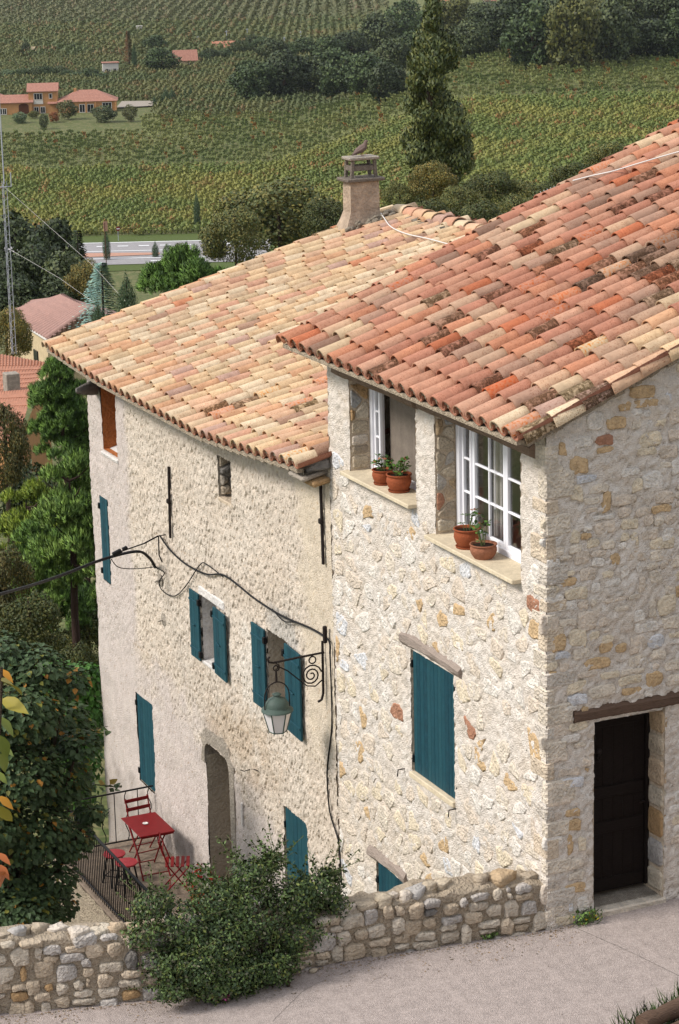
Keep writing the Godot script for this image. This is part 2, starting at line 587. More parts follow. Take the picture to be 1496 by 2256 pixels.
func clip(poly: PackedVector2Array, mid: Vector2, dir: Vector2) -> PackedVector2Array:   # keep the side against dir
	var out := PackedVector2Array()
	for i in poly.size():
		var p := poly[i]
		var q := poly[(i + 1) % poly.size()]
		var dp := (p - mid).dot(dir)
		var dq := (q - mid).dot(dir)
		if dp <= 0: out.append(p)
		if dp * dq < 0: out.append(p.lerp(q, dp / (dp - dq)))
	return out

func cells(given: Array, whole: Rect2, reach: float, stretch := 1.0) -> Array:   # Voronoi cells, wider than tall where stretch > 1
	var out := []
	var pts := []
	for q in given: pts.append(q * Vector2(1, stretch))
	var box := Rect2(whole.position * Vector2(1, stretch), whole.size * Vector2(1, stretch))
	for i in pts.size():
		var poly := PackedVector2Array([box.position, Vector2(box.end.x, box.position.y), box.end, Vector2(box.position.x, box.end.y)])
		for j in pts.size():
			if i == j or absf(pts[i].x - pts[j].x) > reach or absf(pts[i].y - pts[j].y) > reach: continue
			poly = clip(poly, (pts[i] + pts[j]) * 0.5, pts[j] - pts[i])
			if poly.size() < 3: break
		for k in poly.size(): poly[k].y /= stretch
		out.append(poly)
	return out

func courses(box: Rect2, w: float, h: float, jig := 0.35) -> Array:   # seed points in rough courses
	var out := []
	var y := box.position.y + h * 0.5
	while y < box.end.y + h * 0.2:
		var x := box.position.x - rng.randf() * w
		while x < box.end.x + w * 0.3:
			var q := Vector2(x + rng.randf_range(-jig, jig) * w, y + rng.randf_range(-jig, jig) * h)
			if box.grow(0.01).has_point(q): out.append(q)
			x += w * rng.randf_range(0.6, 1.45)
		y += h * rng.randf_range(0.85, 1.2)
	return out

func rubble(box: Rect2, w: Vector2, h: Vector2) -> Array:   # roughly coursed, squared rubble: polygons with uneven corners
	var out := []
	var y := box.position.y
	var row := 0
	while y < box.end.y:
		var hh := rng.randf_range(h.x, h.y)
		var x := box.position.x - rng.randf() * w.y
		while x < box.end.x:
			var ww := minf(rng.randf_range(w.x, w.y), hh * 3.2)
			var lo := y + noise.get_noise_2d(x * 9.0, row * 40.0) * hh * 0.55
			var hi := y + hh + noise.get_noise_2d(x * 9.0, (row + 1) * 40.0) * hh * 0.55
			var parts := [[lo, hi]]
			if hi - lo > h.y * 0.72 and rng.randf() < 0.4:
				var cut := lerpf(lo, hi, rng.randf_range(0.38, 0.62))
				parts = [[lo, cut], [cut, hi]]
			for q in parts:
				var j := func(a): return rng.randf_range(-a, a)
				var x0 := x + rng.randf_range(-0.03, 0.03)
				var x1 := x + ww + rng.randf_range(-0.03, 0.03)
				var y0: float = q[0]
				var y1: float = q[1]
				var d := (y1 - y0) * 0.20
				var poly := PackedVector2Array([Vector2(x0 + absf(j.call(0.035)), y0 + j.call(d * 0.5)), Vector2(lerpf(x0, x1, rng.randf_range(0.35, 0.65)), y0 - absf(j.call(0.010))), Vector2(x1 - absf(j.call(0.035)), y0 + j.call(d)), Vector2(x1 + j.call(0.008), lerpf(y0, y1, rng.randf_range(0.3, 0.7))), Vector2(x1 - absf(j.call(0.035)), y1 - absf(j.call(d))), Vector2(lerpf(x0, x1, rng.randf_range(0.3, 0.7)), y1 + absf(j.call(0.010))), Vector2(x0 + absf(j.call(0.035)), y1 - absf(j.call(d))), Vector2(x0 + j.call(0.008), lerpf(y0, y1, rng.randf_range(0.3, 0.7)))])
				out.append(poly)
			x += ww
		y += hh
		row += 1
	return out

func middle(poly: PackedVector2Array) -> Vector2:
	var m := Vector2.ZERO
	for p in poly: m += p
	return m / poly.size()

func stone_mesh(poly: PackedVector2Array, gap: float, deep: float, back := 0.03) -> ArrayMesh:   # polygon about its own middle
	var mid := Vector2.ZERO
	for p in poly: mid += p
	mid /= poly.size()
	var cut := PackedVector2Array()
	for i in poly.size():
		var p := poly[i]
		var q := poly[(i + 1) % poly.size()]
		if p.distance_to(q) < 0.02:
			cut.append((p + q) * 0.5)
			continue
		cut.append(p.lerp(q, 0.14))
		cut.append(p.lerp(q, 0.86))
	var pts := PackedVector3Array()
	var m := cut.size()
	for r in 3:
		for i in m:
			var d := cut[i] - mid
			var k := maxf(0.3, 1.0 - gap / maxf(d.length(), 0.02))
			var q: Vector2 = mid + d * k * [1.0, 0.95, 0.80][r]
			if r: q += Vector2(rng.randf_range(-1, 1), rng.randf_range(-1, 1)) * 0.006
			pts.append(Vector3(q.x, q.y, [-back, deep * 0.55, deep][r] + (rng.randf_range(-0.3, 0.3) * deep if r else 0.0)))
	pts.append(Vector3(mid.x, mid.y, deep * rng.randf_range(0.9, 1.25)))
	var f := PackedInt32Array()
	for r in 2:
		for i in m:
			var j := (i + 1) % m
			f.append_array(PackedInt32Array([r * m + i, r * m + j, r * m + m + j, r * m + i, r * m + m + j, r * m + m + i]))
	for i in m: f.append_array(PackedInt32Array([2 * m + i, 2 * m + (i + 1) % m, 3 * m]))
	var mb := MB.new()
	mb.smooth(pts, f)
	return mb.done()

func stone_colour(warm := 0.0) -> Material:
	var k := rng.randf()
	if k < 0.035 + warm: return M.stone_ochre
	if k < 0.045 + warm: return M.stone_rust
	if k < 0.11 + warm: return M.stone_blue
	return M["stone_%d" % rng.randi_range(0, 7)]

func pale_stone() -> Material:
	var k := rng.randf()
	if k < 0.10: return M.front_ochre
	if k < 0.112: return M.stone_rust
	if k < 0.15: return M.front_grey
	return M["front_%d" % rng.randi_range(0, 3)]

func tan_stone() -> Material:
	return M.front_ochre if rng.randf() < 0.06 else pale_stone()

func hole_faces(mb: MB, z0: float, z1: float, y0: float, y1: float, deep: float) -> void:   # reveals of an opening in the plane x = 0
	mb.quad(Vector3(0, y0, z0), Vector3(deep, y0, z0), Vector3(deep, y1, z0), Vector3(0, y1, z0))
	mb.quad(Vector3(deep, y0, z1), Vector3(0, y0, z1), Vector3(0, y1, z1), Vector3(deep, y1, z1))
	mb.quad(Vector3(0, y1, z0), Vector3(deep, y1, z0), Vector3(deep, y1, z1), Vector3(0, y1, z1))
	mb.quad(Vector3(0, y0, z1), Vector3(deep, y0, z1), Vector3(deep, y0, z0), Vector3(0, y0, z0))

# ------------------------------------------------------------------ roof tiles
var tile_colours := [Color(0.800, 0.615, 0.510), Color(0.820, 0.675, 0.550), Color(0.780, 0.575, 0.470), Color(0.740, 0.515, 0.420), Color(0.790, 0.545, 0.420), Color(0.760, 0.455, 0.320), Color(0.760, 0.625, 0.520), Color(0.600, 0.475, 0.400), Color(0.700, 0.555, 0.470), Color(0.820, 0.715, 0.580), Color(0.900, 0.770, 0.608), Color(0.910, 0.820, 0.688), Color(0.880, 0.720, 0.588), Color(0.840, 0.650, 0.538), Color(0.860, 0.670, 0.518), Color(0.820, 0.560, 0.418), Color(0.830, 0.720, 0.588), Color(0.720, 0.580, 0.488), Color(0.780, 0.640, 0.568), Color(0.870, 0.760, 0.608)]
var tile_shapes := []
var channel_shape: ArrayMesh

func arc_tile(length: float, r0: float, r1: float, thick: float, up: bool, wob := 0.0) -> ArrayMesh:
	var mb := MB.new()
	var seg := 7
	var rings := [[0.0, r0], [length, r1]]
	for side in 2:
		var first := mb.v.size()
		for r in rings:
			for k in seg + 1:
				var t := PI * k / seg
				var rad: float = r[1] - thick * side
				var s := 1.0 if up else -1.0
				var nn := Vector3(0, sin(t) * s, cos(t)) * (1.0 if side == 0 else -1.0)
				mb.vert(Vector3(r[0] + wob * sin(t * 3.0), sin(t) * rad * 0.92 * s, cos(t) * rad), nn)
		for k in seg:
			var a := first + k
			var b := first + seg + 1 + k
			mb.ix.append_array(PackedInt32Array([a, b, b + 1, a, b + 1, a + 1]) if (side == 0) != up else PackedInt32Array([a, b + 1, b, a, a + 1, b + 1]))
	for k in seg:
		var i := mb.v[k]
		var j := mb.v[k + 1]
		var p := mb.v[2 * (seg + 1) + k]
		var q := mb.v[2 * (seg + 1) + k + 1]
		mb.face4(i, j, q, p, Vector3(-1, 0, 0))
	return mb.done()

func tile_material(tx: int, ci: int) -> Material:
	var key := "tile_%d_%d" % [tx, ci]
	if not M.has(key): mat(key, tile_colours[ci], 0.9, [T.tile, T.tile_spot, T.tile_moss, T.tile_gold][tx], [0.62, 0.66, 0.8, 0.9][tx], T.mid, 0.5)
	return M[key]

func pick(weights: Array) -> int:
	var sum := 0.0
	for w in weights: sum += w
	var k := rng.randf() * sum
	for i in weights.size():
		k -= weights[i]
		if k <= 0: return i
	return weights.size() - 1

# height(x, z) is the roof deck; columns run along x from x0 to x1
func lay_roof(roof: Node3D, x0: float, x1: float, z0: float, z1: float, count: int, height: Callable, style: Callable, singly: Callable) -> void:
	if tile_shapes.is_empty():
		for i in 5: tile_shapes.append(arc_tile(rng.randf_range(0.44, 0.48), 0.119 + rng.randf_range(-0.004, 0.006), 0.098, 0.014, true, rng.randf_range(-0.006, 0.006)))
		channel_shape = arc_tile(0.47, 0.088, 0.105, 0.012, false)
	var rest := []
	var tints := []
	var under := []
	var plugs := MB.new()
	var pitch := (z1 - z0) / count
	for c in count:
		var z := z0 + pitch * (c + 0.5)
		var x := x0
		var row := 0
		var off := rng.randf_range(-0.03, 0.03)
		while x < x1:
			var zz := z + rng.randf_range(-0.014, 0.014)
			var y: float = height.call(x, zz)
			var y2: float = height.call(x + 0.34, zz)
			var ax := Vector3(0.34, y2 - y, 0).normalized()
			var up := Vector3(-ax.y, ax.x, 0)
			var b := Basis(ax, up, ax.cross(up))
			var lift := 0.045 if row else 0.03
			var bb := b * Basis.from_euler(Vector3(rng.randf_range(-0.05, 0.05), rng.randf_range(-0.045, 0.045), -0.05 + rng.randf_range(-0.022, 0.022)))
			var at := Vector3(x, y, zz) + up * (lift + 0.012)
			var k: Array = style.call(x, zz, row)
			if singly.call(x, zz): part("tile", tile_shapes[rng.randi() % 5], tile_material(k[0], k[1]), roof, at, bb)
			else:
				rest.append(Transform3D(bb, at))
				var col: Color = tile_colours[k[1]].srgb_to_linear()
				tints.append(Color(col.r, col.g, col.b) * rng.randf_range(0.9, 1.08))
			under.append(Transform3D(b, Vector3(x, height.call(x, z + pitch * 0.5), z + pitch * 0.5) + up * 0.088))
			if row == 0:
				var first := at + up * 0.0 + ax * 0.03
				for s in 6:
					var t0 := PI * s / 6.0
					var t1 := PI * (s + 1) / 6.0
					plugs.tri(first, first + (up * sin(t0) * 0.92 + b.z * cos(t0)) * 0.104, first + (up * sin(t1) * 0.92 + b.z * cos(t1)) * 0.104)
				plugs.box(Vector3(x + 0.05, y - 0.012, z), Vector3(0.09, 0.05, pitch * 0.98))
			x += ax.x * (0.34 + (off if row == 0 else 0.0) + rng.randf_range(-0.03, 0.03))
			row += 1
	if rest.size():
		var mm := MultiMesh.new()
		mm.transform_format = MultiMesh.TRANSFORM_3D
		mm.use_colors = true
		mm.mesh = tile_shapes[0]
		mm.instance_count = rest.size()
		for i in rest.size():
			mm.set_instance_transform(i, rest[i])
			mm.set_instance_color(i, tints[i])
		var o := MultiMeshInstance3D.new()
		o.name = "tile_field"
		o.multimesh = mm
		if not M.has("tile_many"): mat("tile_many", Color.WHITE, 0.9, T.tile_spot, 0.66, T.mid, 0.5, true)
		o.material_override = M.tile_many
		roof.add_child(o, true)
		o.set_meta("kind", "stuff")
	var mu := MultiMesh.new()
	mu.transform_format = MultiMesh.TRANSFORM_3D
	mu.mesh = channel_shape
	mu.instance_count = under.size()
	for i in under.size(): mu.set_instance_transform(i, under[i])
	var ou := MultiMeshInstance3D.new()
	ou.name = "channel_tile_layer"
	ou.multimesh = mu
	ou.material_override = tile_material(1, 3)
	roof.add_child(ou, true)
	ou.set_meta("kind", "stuff")
	made("eave_mortar", plugs, M.eave_mortar, roof).set_meta("kind", "stuff")

func upper_roof(x: float, _z: float) -> float:
	return 5.03 + 0.402 * (x + 0.36)

const EAVE := [[-15.4, 3.40], [-14.2, 3.34], [-12.8, 3.29], [-8.8, 3.29], [-7.3, 3.40], [-5.0, 3.60]]
func lower_roof(x: float, z: float) -> float:
	return lerpf(line(EAVE, z), 5.07 + 0.02 * sin(z), (x + 0.4) / 5.95)

# ------------------------------------------------------------------ joinery
func shutter(parent: Node, hinge: Vector3, w: float, h: float, count: int, battens: bool, swing := 0.0, hinge_low_z := true) -> Node3D:
	# boards stand in the plane x = 0 from the hinge edge towards +z (w > 0) or -z (w < 0); hinge is the lower corner
	var s := Node3D.new()
	s.name = "shutter"
	parent.add_child(s, true)
	s.position = hinge
	s.rotation.y = swing
	var bw := absf(w) / count
	var dir := signf(w)
	for i in count:
		var mb := MB.new()
		mb.cbox(Vector3(rng.randf_range(-0.001, 0.001), h / 2, dir * bw * (i + 0.5)), Vector3(0.028, h, bw - 0.0035), 0.003)
		made("board", mb, [M.teal, M.teal_b, M.teal_c][rng.randi() % 3], s)
	if battens:
		for y in [0.14, 0.5, 0.86]:
			var mb := MB.new()
			if y != 0.5: mb.cbox(Vector3(-0.021, h * y, w * 0.5), Vector3(0.014, 0.035, absf(w) * 0.96), 0.004)
			else: mb.tube([Vector3(-0.03, h * y + 0.01, w * 0.35), Vector3(-0.035, h * y, w * 0.65)], 0.009, 5)
			made("batten" if y != 0.5 else "latch", mb, M.teal, s)
	for y in [0.1, 0.88]:
		var mb := MB.new()
		mb.cbox(Vector3(-0.01, h * y, -dir * 0.02), Vector3(0.05, 0.09, 0.055), 0.006)
		made("hinge", mb, M.iron_dark, s)
	return s

func lintel(parent: Node, lo: Vector3, hi: Vector3, m: Material, bow := 0.012) -> void:   # a rough-hewn beam between two corners of its box
	var along := 2 if hi.z - lo.z > hi.x - lo.x else 0
	var pts := PackedVector3Array()
	var f := PackedInt32Array()
	var count := 12
	for i in count + 1:
		var k := float(i) / count
		var c := lo.lerp(hi, 0.5)
		c[along] = lerpf(lo[along], hi[along], k)
		var hy := (hi.y - lo.y) * 0.5
		var other := 2 - along
		var ho := (hi[other] - lo[other]) * 0.5
		for q in 8:
			var t := TAU * (q + 0.5) / 8.0
			var rr := Vector2(cos(t), sin(t)) * 1.12
			rr = Vector2(clampf(rr.x, -0.93, 0.93), clampf(rr.y, -0.93, 0.93))
			var p := c
			p[other] += rr.x * ho + noise.get_noise_3d(k * 9.0, q * 9.0, lo.y * 50.0) * bow
			p.y += rr.y * hy + noise.get_noise_3d(k * 9.0, q * 7.0, lo.y * 30.0 + 40.0) * bow * 1.6 + sin(k * PI) * bow
			pts.append(p)
	for i in count:
		for q in 8:
			var a := i * 8 + q
			var b := i * 8 + (q + 1) % 8
			f.append_array(PackedInt32Array([a, b, b + 8, a, b + 8, a + 8]))
	for q in range(1, 7):
		f.append_array(PackedInt32Array([0, q + 1, q]))
		f.append_array(PackedInt32Array([count * 8, count * 8 + q, count * 8 + q + 1]))
	if along == 2:
		for i in range(0, f.size(), 3):
			var sw := f[i + 1]
			f[i + 1] = f[i + 2]
			f[i + 2] = sw
		# turned so that faces look outwards along z as well
	var mb := MB.new()
	for i in range(0, f.size(), 3):
		var a := pts[f[i]]
		var b := pts[f[i + 1]]
		var d := pts[f[i + 2]]
		var mid := lo.lerp(hi, 0.5)
		var axis := (a + b + d) / 3.0 - mid
		if (b - a).cross(d - a).dot(axis) < 0: mb.tri(a, d, b)
		else: mb.tri(a, b, d)
	made("lintel", mb, m, parent)

func glazed(parent: Node, x: float, z0: float, z1: float, y0: float, y1: float, cols: int, rows: int, bar := 0.05) -> void:   # one sash with its panes
	var sash := MB.new()
	for z in [z0 + bar / 2, z1 - bar / 2]: sash.cbox(Vector3(x, (y0 + y1) / 2, z), Vector3(0.045, y1 - y0, bar), 0.006)
	for y in [y0 + bar / 2, y1 - bar / 2]: sash.cbox(Vector3(x - 0.002, y, (z0 + z1) / 2), Vector3(0.043, bar, z1 - z0 - bar * 2 + 0.01), 0.006)
	made("sash", sash, M.white_paint, parent)
	for i in range(1, cols):
		var mb := MB.new()
		mb.cbox(Vector3(x - 0.004, (y0 + y1) / 2, lerpf(z0 + bar, z1 - bar, float(i) / cols)), Vector3(0.032, y1 - y0 - bar * 2, 0.024), 0.005)
		made("glazing_bar", mb, M.white_paint, parent)
	for j in range(1, rows):
		var mb := MB.new()
		mb.cbox(Vector3(x - 0.001, lerpf(y0 + bar, y1 - bar, float(j) / rows), (z0 + z1) / 2), Vector3(0.030, 0.024, z1 - z0 - bar * 2), 0.005)
		made("glazing_bar", mb, M.white_paint, parent)
	var w := (z1 - z0 - bar * 2) / cols
	var h := (y1 - y0 - bar * 2) / rows
	for i in cols:
		for j in rows:
			var mb := MB.new()
			mb.box(Vector3(x + 0.008, y0 + bar + h * (j + 0.5), z0 + bar + w * (i + 0.5)), Vector3(0.004, h - 0.02, w - 0.02))
			made("pane", mb, M.glass, parent)

func drape(parent: Node, x: float, z0: float, z1: float, y0: float, y1: float, m: Material, amp := 0.02, waves := 9.0) -> void:
	var mb := MB.new()
	var count := 40
	for side in 2:
		for i in count:
			var q := []
			for k in [[i, y0], [i + 1, y0], [i + 1, y1], [i, y1]]:
				var u: float = float(k[0]) / count
				q.append(Vector3(x + sin(u * waves * TAU + noise.get_noise_1d(u * 90.0) * 2.0) * amp + side * 0.004, k[1], lerpf(z0, z1, u)))
			if side == 0: mb.quad(q[0], q[1], q[2], q[3])
			else: mb.quad(q[3], q[2], q[1], q[0])
	made("curtain", mb, m, parent)

# ------------------------------------------------------------------ the stone house
func rough(a: float, b: float, s := 1.0) -> float:
	var pit := smoothstep(0.30, 0.44, noise_b.get_noise_2d(a * 42.0 + 90.0, b * 46.0))
	return (-pit * 0.024 + noise.get_noise_2d(a * 22.0, b * 22.0) * 0.016 + noise_b.get_noise_2d(a * 55.0, b * 60.0) * 0.010 + noise.get_noise_2d(a * 5.0 + 50.0, b * 5.0) * 0.014 + noise_c.get_noise_2d(a * 9.0, b * 9.0) * 0.012) * s

func stone_house() -> void:
	var h := thing("stone_house", "rubble stone house with a red tiled roof above the lane", "house")
	var holes := [Rect2(-4.78, 3.62, 1.78, 1.12), Rect2(-2.52, 3.38, 1.98, 1.38), Rect2(-3.22, 0.35, 1.10, 1.52), Rect2(-4.28, -3.2, 0.80, 2.08)]
	var pale := Color(0.70, 0.61, 0.515)
	var tint := func(a, b):
		var k := noise.get_noise_2d(a * 4.0, b * 4.0 + 90.0) * 0.5 + 0.5
		var p := noise_c.get_noise_2d(a * 12.0, b * 12.0) * 0.5 + 0.5
		var low := smoothstep(-0.15, 0.25, noise.get_noise_2d(a * 2.0 + 9.0, b * 2.0) + clampf((-0.2 - b) * 0.6, -0.5, 0.4))
		var q := pale.lerp(Color(0.75, 0.69, 0.625), k).lerp(Color(0.66, 0.55, 0.43), low * 0.4)
		var cell := noise_d.get_noise_2d(a * 8.0, b * 9.0)
		q = q.lerp(Color(0.84, 0.80, 0.75), smoothstep(0.1, 0.9, cell) * 0.6).lerp(Color(0.62, 0.50, 0.36), smoothstep(-0.45, -0.9, cell) * 0.55)
		return q.lerp(Color(0.56, 0.44, 0.32), smoothstep(0.72, 0.9, p) * 0.4)
	var front := part("wall", relief_wall(Vector2(-5.4, -4.6), Vector2(0, 5.06), 0.024, holes,
		func(a, b): return (rough(a, b, 0.55) + noise_d.get_noise_2d(a * 8.0, b * 9.0) * 0.006) * smoothstep(0.0, 0.08, -a) + 0.006,
		tint, func(a, b, d): return Vector3(-d, b, a), func(_a): return 5.02), M.mortar, h)
	front.set_meta("label", "sunlit front of cream rubble and lime mortar")
	var sidetint := func(a, b): return tint.call(a + 30.0, b + 3.0)   # the same stone and lime as the front
	var side := part("wall", relief_wall(Vector2(0, -0.7), Vector2(3.4, 6.4), 0.026, [Rect2(0.56, -0.7, 0.86, 2.59)],
		func(a, b): return (rough(a + 40.0, b, 0.9) + noise_d.get_noise_2d(a * 7.0 + 30.0, b * 10.0) * 0.010) * smoothstep(0.0, 0.08, a) + 0.004,
		sidetint, func(a, b, d): return Vector3(a, b, d), func(a): return upper_roof(a, 0) - 0.03), M.mortar, h)
	side.set_meta("label", "shaded side wall of tan rubble with the doorway")
	# the rest of the shell
	var mb := MB.new()
	mb.quad(Vector3(3.4, -0.7, 0), Vector3(7.0, -0.7, 0), Vector3(7.0, 7.6, 0), Vector3(3.4, 6.4, 0))
	mb.box(Vector3(7.1, 1.6, -2.7), Vector3(0.2, 12.4, 5.4))
	mb.quad(Vector3(6.9, -4.6, -5.4), Vector3(0, -4.6, -5.4), Vector3(0, 4.93, -5.4), Vector3(6.9, 7.7, -5.4))
	made("back_wall", mb, M.reveal, h)
	mb = MB.new()
	mb.box(Vector3(3.6, 3.0, -2.7), Vector3(6.0, 0.12, 5.2))
	mb.box(Vector3(3.6, -0.3, -2.7), Vector3(6.0, 0.12, 5.2))
	mb.box(Vector3(3.4, 4.0, -2.75), Vector3(0.1, 4.0, 5.2))
	made("inner_floor", mb, M.interior, h)
	# stones set in the front
	var box := Rect2(-5.36, -2.6, 5.26, 7.4)
	var seeds := courses(box, 0.30, 0.24, 0.42)
	var polys := cells(seeds, box, 1.2, 1.2)
	var made_n := 0
	for i in polys.size():
		var poly: PackedVector2Array = polys[i]
		if poly.size() < 3 or made_n >= 300: continue
		var mid: Vector2 = seeds[i]
		var bad := rng.randf() < 0.12
		for r in holes:
			for p in poly:
				if r.grow(0.02).has_point(p): bad = true
			if r.grow(0.14).has_point(mid): bad = true
		if mid.y > 4.55 or bad: continue
		var own := PackedVector2Array()
		for p in poly: own.append(p - mid)
		part("stone", stone_mesh(own, rng.randf_range(0.02, 0.09), rng.randf_range(0.001, 0.005)), pale_stone(), front, Vector3(-0.004, mid.y, mid.x), Basis(Vector3(0, 0, 1), Vector3.UP, Vector3(-1, 0, 0)))
		made_n += 1
	# stones set in the side
	box = Rect2(0.02, -0.55, 2.3, 6.3)
	polys = rubble(box, Vector2(0.12, 0.34), Vector2(0.10, 0.21))
	made_n = 0
	for i in polys.size():
		var poly: PackedVector2Array = polys[i]
		if made_n >= 300: continue
		var mid := middle(poly)
		if not box.has_point(mid): continue
		var bad := rng.randf() < 0.16
		for p in poly:
			if Rect2(0.54, -0.7, 0.90, 2.74).has_point(p) or p.y > upper_roof(p.x, 0) - 0.12: bad = true
		if bad: continue
		var own := PackedVector2Array()
		for p in poly: own.append(p - mid)
		part("stone", stone_mesh(own, rng.randf_range(0.006, 0.03), rng.randf_range(0.005, 0.014)), tan_stone(), side, Vector3(mid.x, mid.y, 0.0), Basis.IDENTITY)
		made_n += 1
	# corner stones
	var y := -0.55
	var flip := false
	while y < 4.7:
		var hh := rng.randf_range(0.14, 0.30)
		var lx := rng.randf_range(0.10, 0.16) if flip else rng.randf_range(0.22, 0.36)
		var lz := rng.randf_range(0.24, 0.38) if flip else rng.randf_range(0.10, 0.18)
		mb = MB.new()
		mb.cbox(Vector3.ZERO, Vector3(lx, hh - 0.016, lz), 0.016)
		for k in mb.v.size(): mb.v[k] += Vector3(noise.get_noise_3dv(mb.v[k] * 40.0 + Vector3(y * 60, 0, 0)), 0, noise.get_noise_3dv(mb.v[k] * 40.0 + Vector3(0, y * 60, 9))) * 0.014
		part("quoin", mb.done(), M["quoin_%d" % (rng.randi() % 3)], front, Vector3(lx / 2 - 0.014, y + hh / 2, -lz / 2 + 0.014))
		flip = not flip
		y += hh
	# the roof
	var roof := Node3D.new()
	roof.name = "roof"
	h.add_child(roof)
	mb = MB.new()
	var a0 := Vector3(-0.30, upper_roof(-0.30, 0) - 0.01, 0.10)
	var a1 := Vector3(6.6, upper_roof(6.6, 0) - 0.01, 0.10)
	var dz := Vector3(0, 0, -5.86)
	var dy := Vector3(0, -0.07, 0)
	mb.quad(a0, a1, a1 + dz, a0 + dz)
	mb.quad(a0 + dy + dz, a1 + dy + dz, a1 + dy, a0 + dy)
	mb.quad(a0 + dy, a1 + dy, a1, a0)
	mb.quad(a0 + dz, a1 + dz, a1 + dy + dz, a0 + dy + dz)
	mb.quad(a0 + dy + dz, a0 + dy, a0, a0 + dz)
	mb.quad(a1, a1 + Vector3(5.0, -2.2, 0), a1 + dz + Vector3(5.0, -2.2, 0), a1 + dz)
	made("deck", mb, M.roof_mortar, roof)
	var style := func(x, z, row):
		var dark := noise.get_noise_2d(x * 3.0 + 40.0, z * 3.0)
		var w := [1.4, 0.5, 2.2, 2.0, 1.2, 0.45, 0.7, 0.2, 0.6, 0.25]
		var lift := 10 if z > -0.7 and rng.randf() < 0.4 else 0
		if z > -0.7: w = [1.6, 1.2, 1.0, 0.7, 0.6, 0.3, 1.0, 0.3, 0.3, 0.2]
		if x > 1.6: w = [0.4, 0.2, 1.9, 2.0, 0.8, 0.5, 0.8, 0.5, 0.9, 0.3]
		var tx := pick([1.3, 1.0, 0.12, 0.04])
		if dark > 0.12 and z > -4.6: tx = pick([0.3, 1.0, 0.4, 0.15])
		if x > 1.7 and z > -2.9 and dark > -0.12:
			tx = pick([0.0, 0.6, 1.4, 0.05])
			w = [0.0, 0.0, 0.6, 1.2, 0.2, 0.15, 0.6, 1.0, 1.2, 0.3]
		return [tx, lift + pick(w)]
	var seen := func(x, z):
		var q := view.inverse() * (Vector3(x, upper_roof(x, z), z) - CAM)
		return 748.0 - FOCAL * q.x / q.z < 1560.0
	lay_roof(roof, -0.40, 6.6, -5.80, 0.12, 22, upper_roof, style, seen)
	# verge tiles along the side wall, lying on a mortar bed
	var x := -0.34
	while x < 4.0:
		var ax := Vector3(1, 0.402, 0).normalized()
		var up := Vector3(-ax.y, ax.x, 0)
		part("verge_tile", tile_shapes[rng.randi() % 5], tile_material(pick([1.0, 1.0, 0.3, 0.1]), 10 + pick([1.5, 1.0, 1.0, 0.7, 0.5, 0.2, 1.0, 0.3, 0.2, 0.2])), roof, Vector3(x, upper_roof(x, 0) - 0.03, 0.13) + up * 0.03, Basis(ax, up, ax.cross(up)) * Basis.from_euler(Vector3(0.25, rng.randf_range(-0.02, 0.02), -0.04)))
		x += 0.33
	mb = MB.new()
	for i in 40:
		var xx := -0.28 + i * 0.1
		mb.box(Vector3(xx + 0.05, upper_roof(xx + 0.05, 0) - 0.075 + rng.randf_range(-0.012, 0.012), 0.05), Vector3(0.112, 0.09, 0.13 + rng.randf_range(-0.03, 0.04)), Basis(Vector3(0, 0, 1), 0.38 + rng.randf_range(-0.1, 0.1)))
	made("verge_mortar", mb, M.eave_mortar, roof).set_meta("kind", "stuff")
	# left verge, over the lower roof
	x = -0.4
	while x < 6.5:
		var ax := Vector3(1, 0.402, 0).normalized()
		var up := Vector3(-ax.y, ax.x, 0)
		part("verge_tile", tile_shapes[rng.randi() % 5], tile_material(pick([1.0, 0.7, 0.2, 0.0]), pick([0.2, 0.2, 1.3, 1.5, 1.2, 1.0, 0.6, 0.4, 0.3, 0.2])), roof, Vector3(x, upper_roof(x, 0) - 0.02, -5.83) + up * 0.035, Basis(ax, up, ax.cross(up)) * Basis.from_euler(Vector3(-0.15, rng.randf_range(-0.02, 0.02), -0.05)))
		x += 0.32
	# window heads
	lintel(h, Vector3(-0.085, 4.70, -5.12), Vector3(0.24, 4.90, -2.93), M.beam)
	lintel(h, Vector3(-0.09, 4.71, -2.80), Vector3(0.24, 4.91, -0.20), M.beam)
	lintel(h, Vector3(-0.045, 1.865, -3.44), Vector3(0.12, 2.03, -1.92), M.beam_grey, 0.02)
	lintel(h, Vector3(-0.05, -1.14, -4.46), Vector3(0.12, -0.98, -3.42), M.beam_grey, 0.02)
	# reveals
	var specs := [[-4.78, -3.0, 3.62, 4.74, 0.30], [-2.52, -0.54, 3.38, 4.76, 0.30], [-3.22, -2.12, 0.35, 1.87, 0.25], [-4.28, -3.48, -3.2, -1.12, 0.25]]
	for s in specs:
		mb = MB.new()
		hole_faces(mb, s[0], s[1], s[2], s[3], s[4])
		var rv := made("reveal", mb, M.reveal, h)
		if s[2] < 3.0: continue
		var rb := Rect2(0.01, s[2] + 0.02, 0.24, s[3] - s[2] - 0.08)
		var rs := courses(rb, 0.2, 0.15, 0.3)
		var rp := cells(rs, rb, 0.6)
		for i in rp.size():
			if rp[i].size() < 3: continue
			var own := PackedVector2Array()
			for p in rp[i]: own.append(p - rs[i])
			part("stone", stone_mesh(own, 0.012, rng.randf_range(0.01, 0.025)), stone_colour(0.12), rv, Vector3(rs[i].x, rs[i].y, s[0]))
	# upper windows
	var win := Node3D.new()
	win.name = "window"
	h.add_child(win, true)
	mb = MB.new()
	mb.cbox(Vector3(0.09, 3.603, -3.93), Vector3(0.40, 0.05, 1.86), 0.008)
	made("sill", mb, M.sill, win)
	mb = MB.new()
	mb.cbox(Vector3(0.30, 4.18, -4.75), Vector3(0.09, 1.12, 0.06), 0.01)
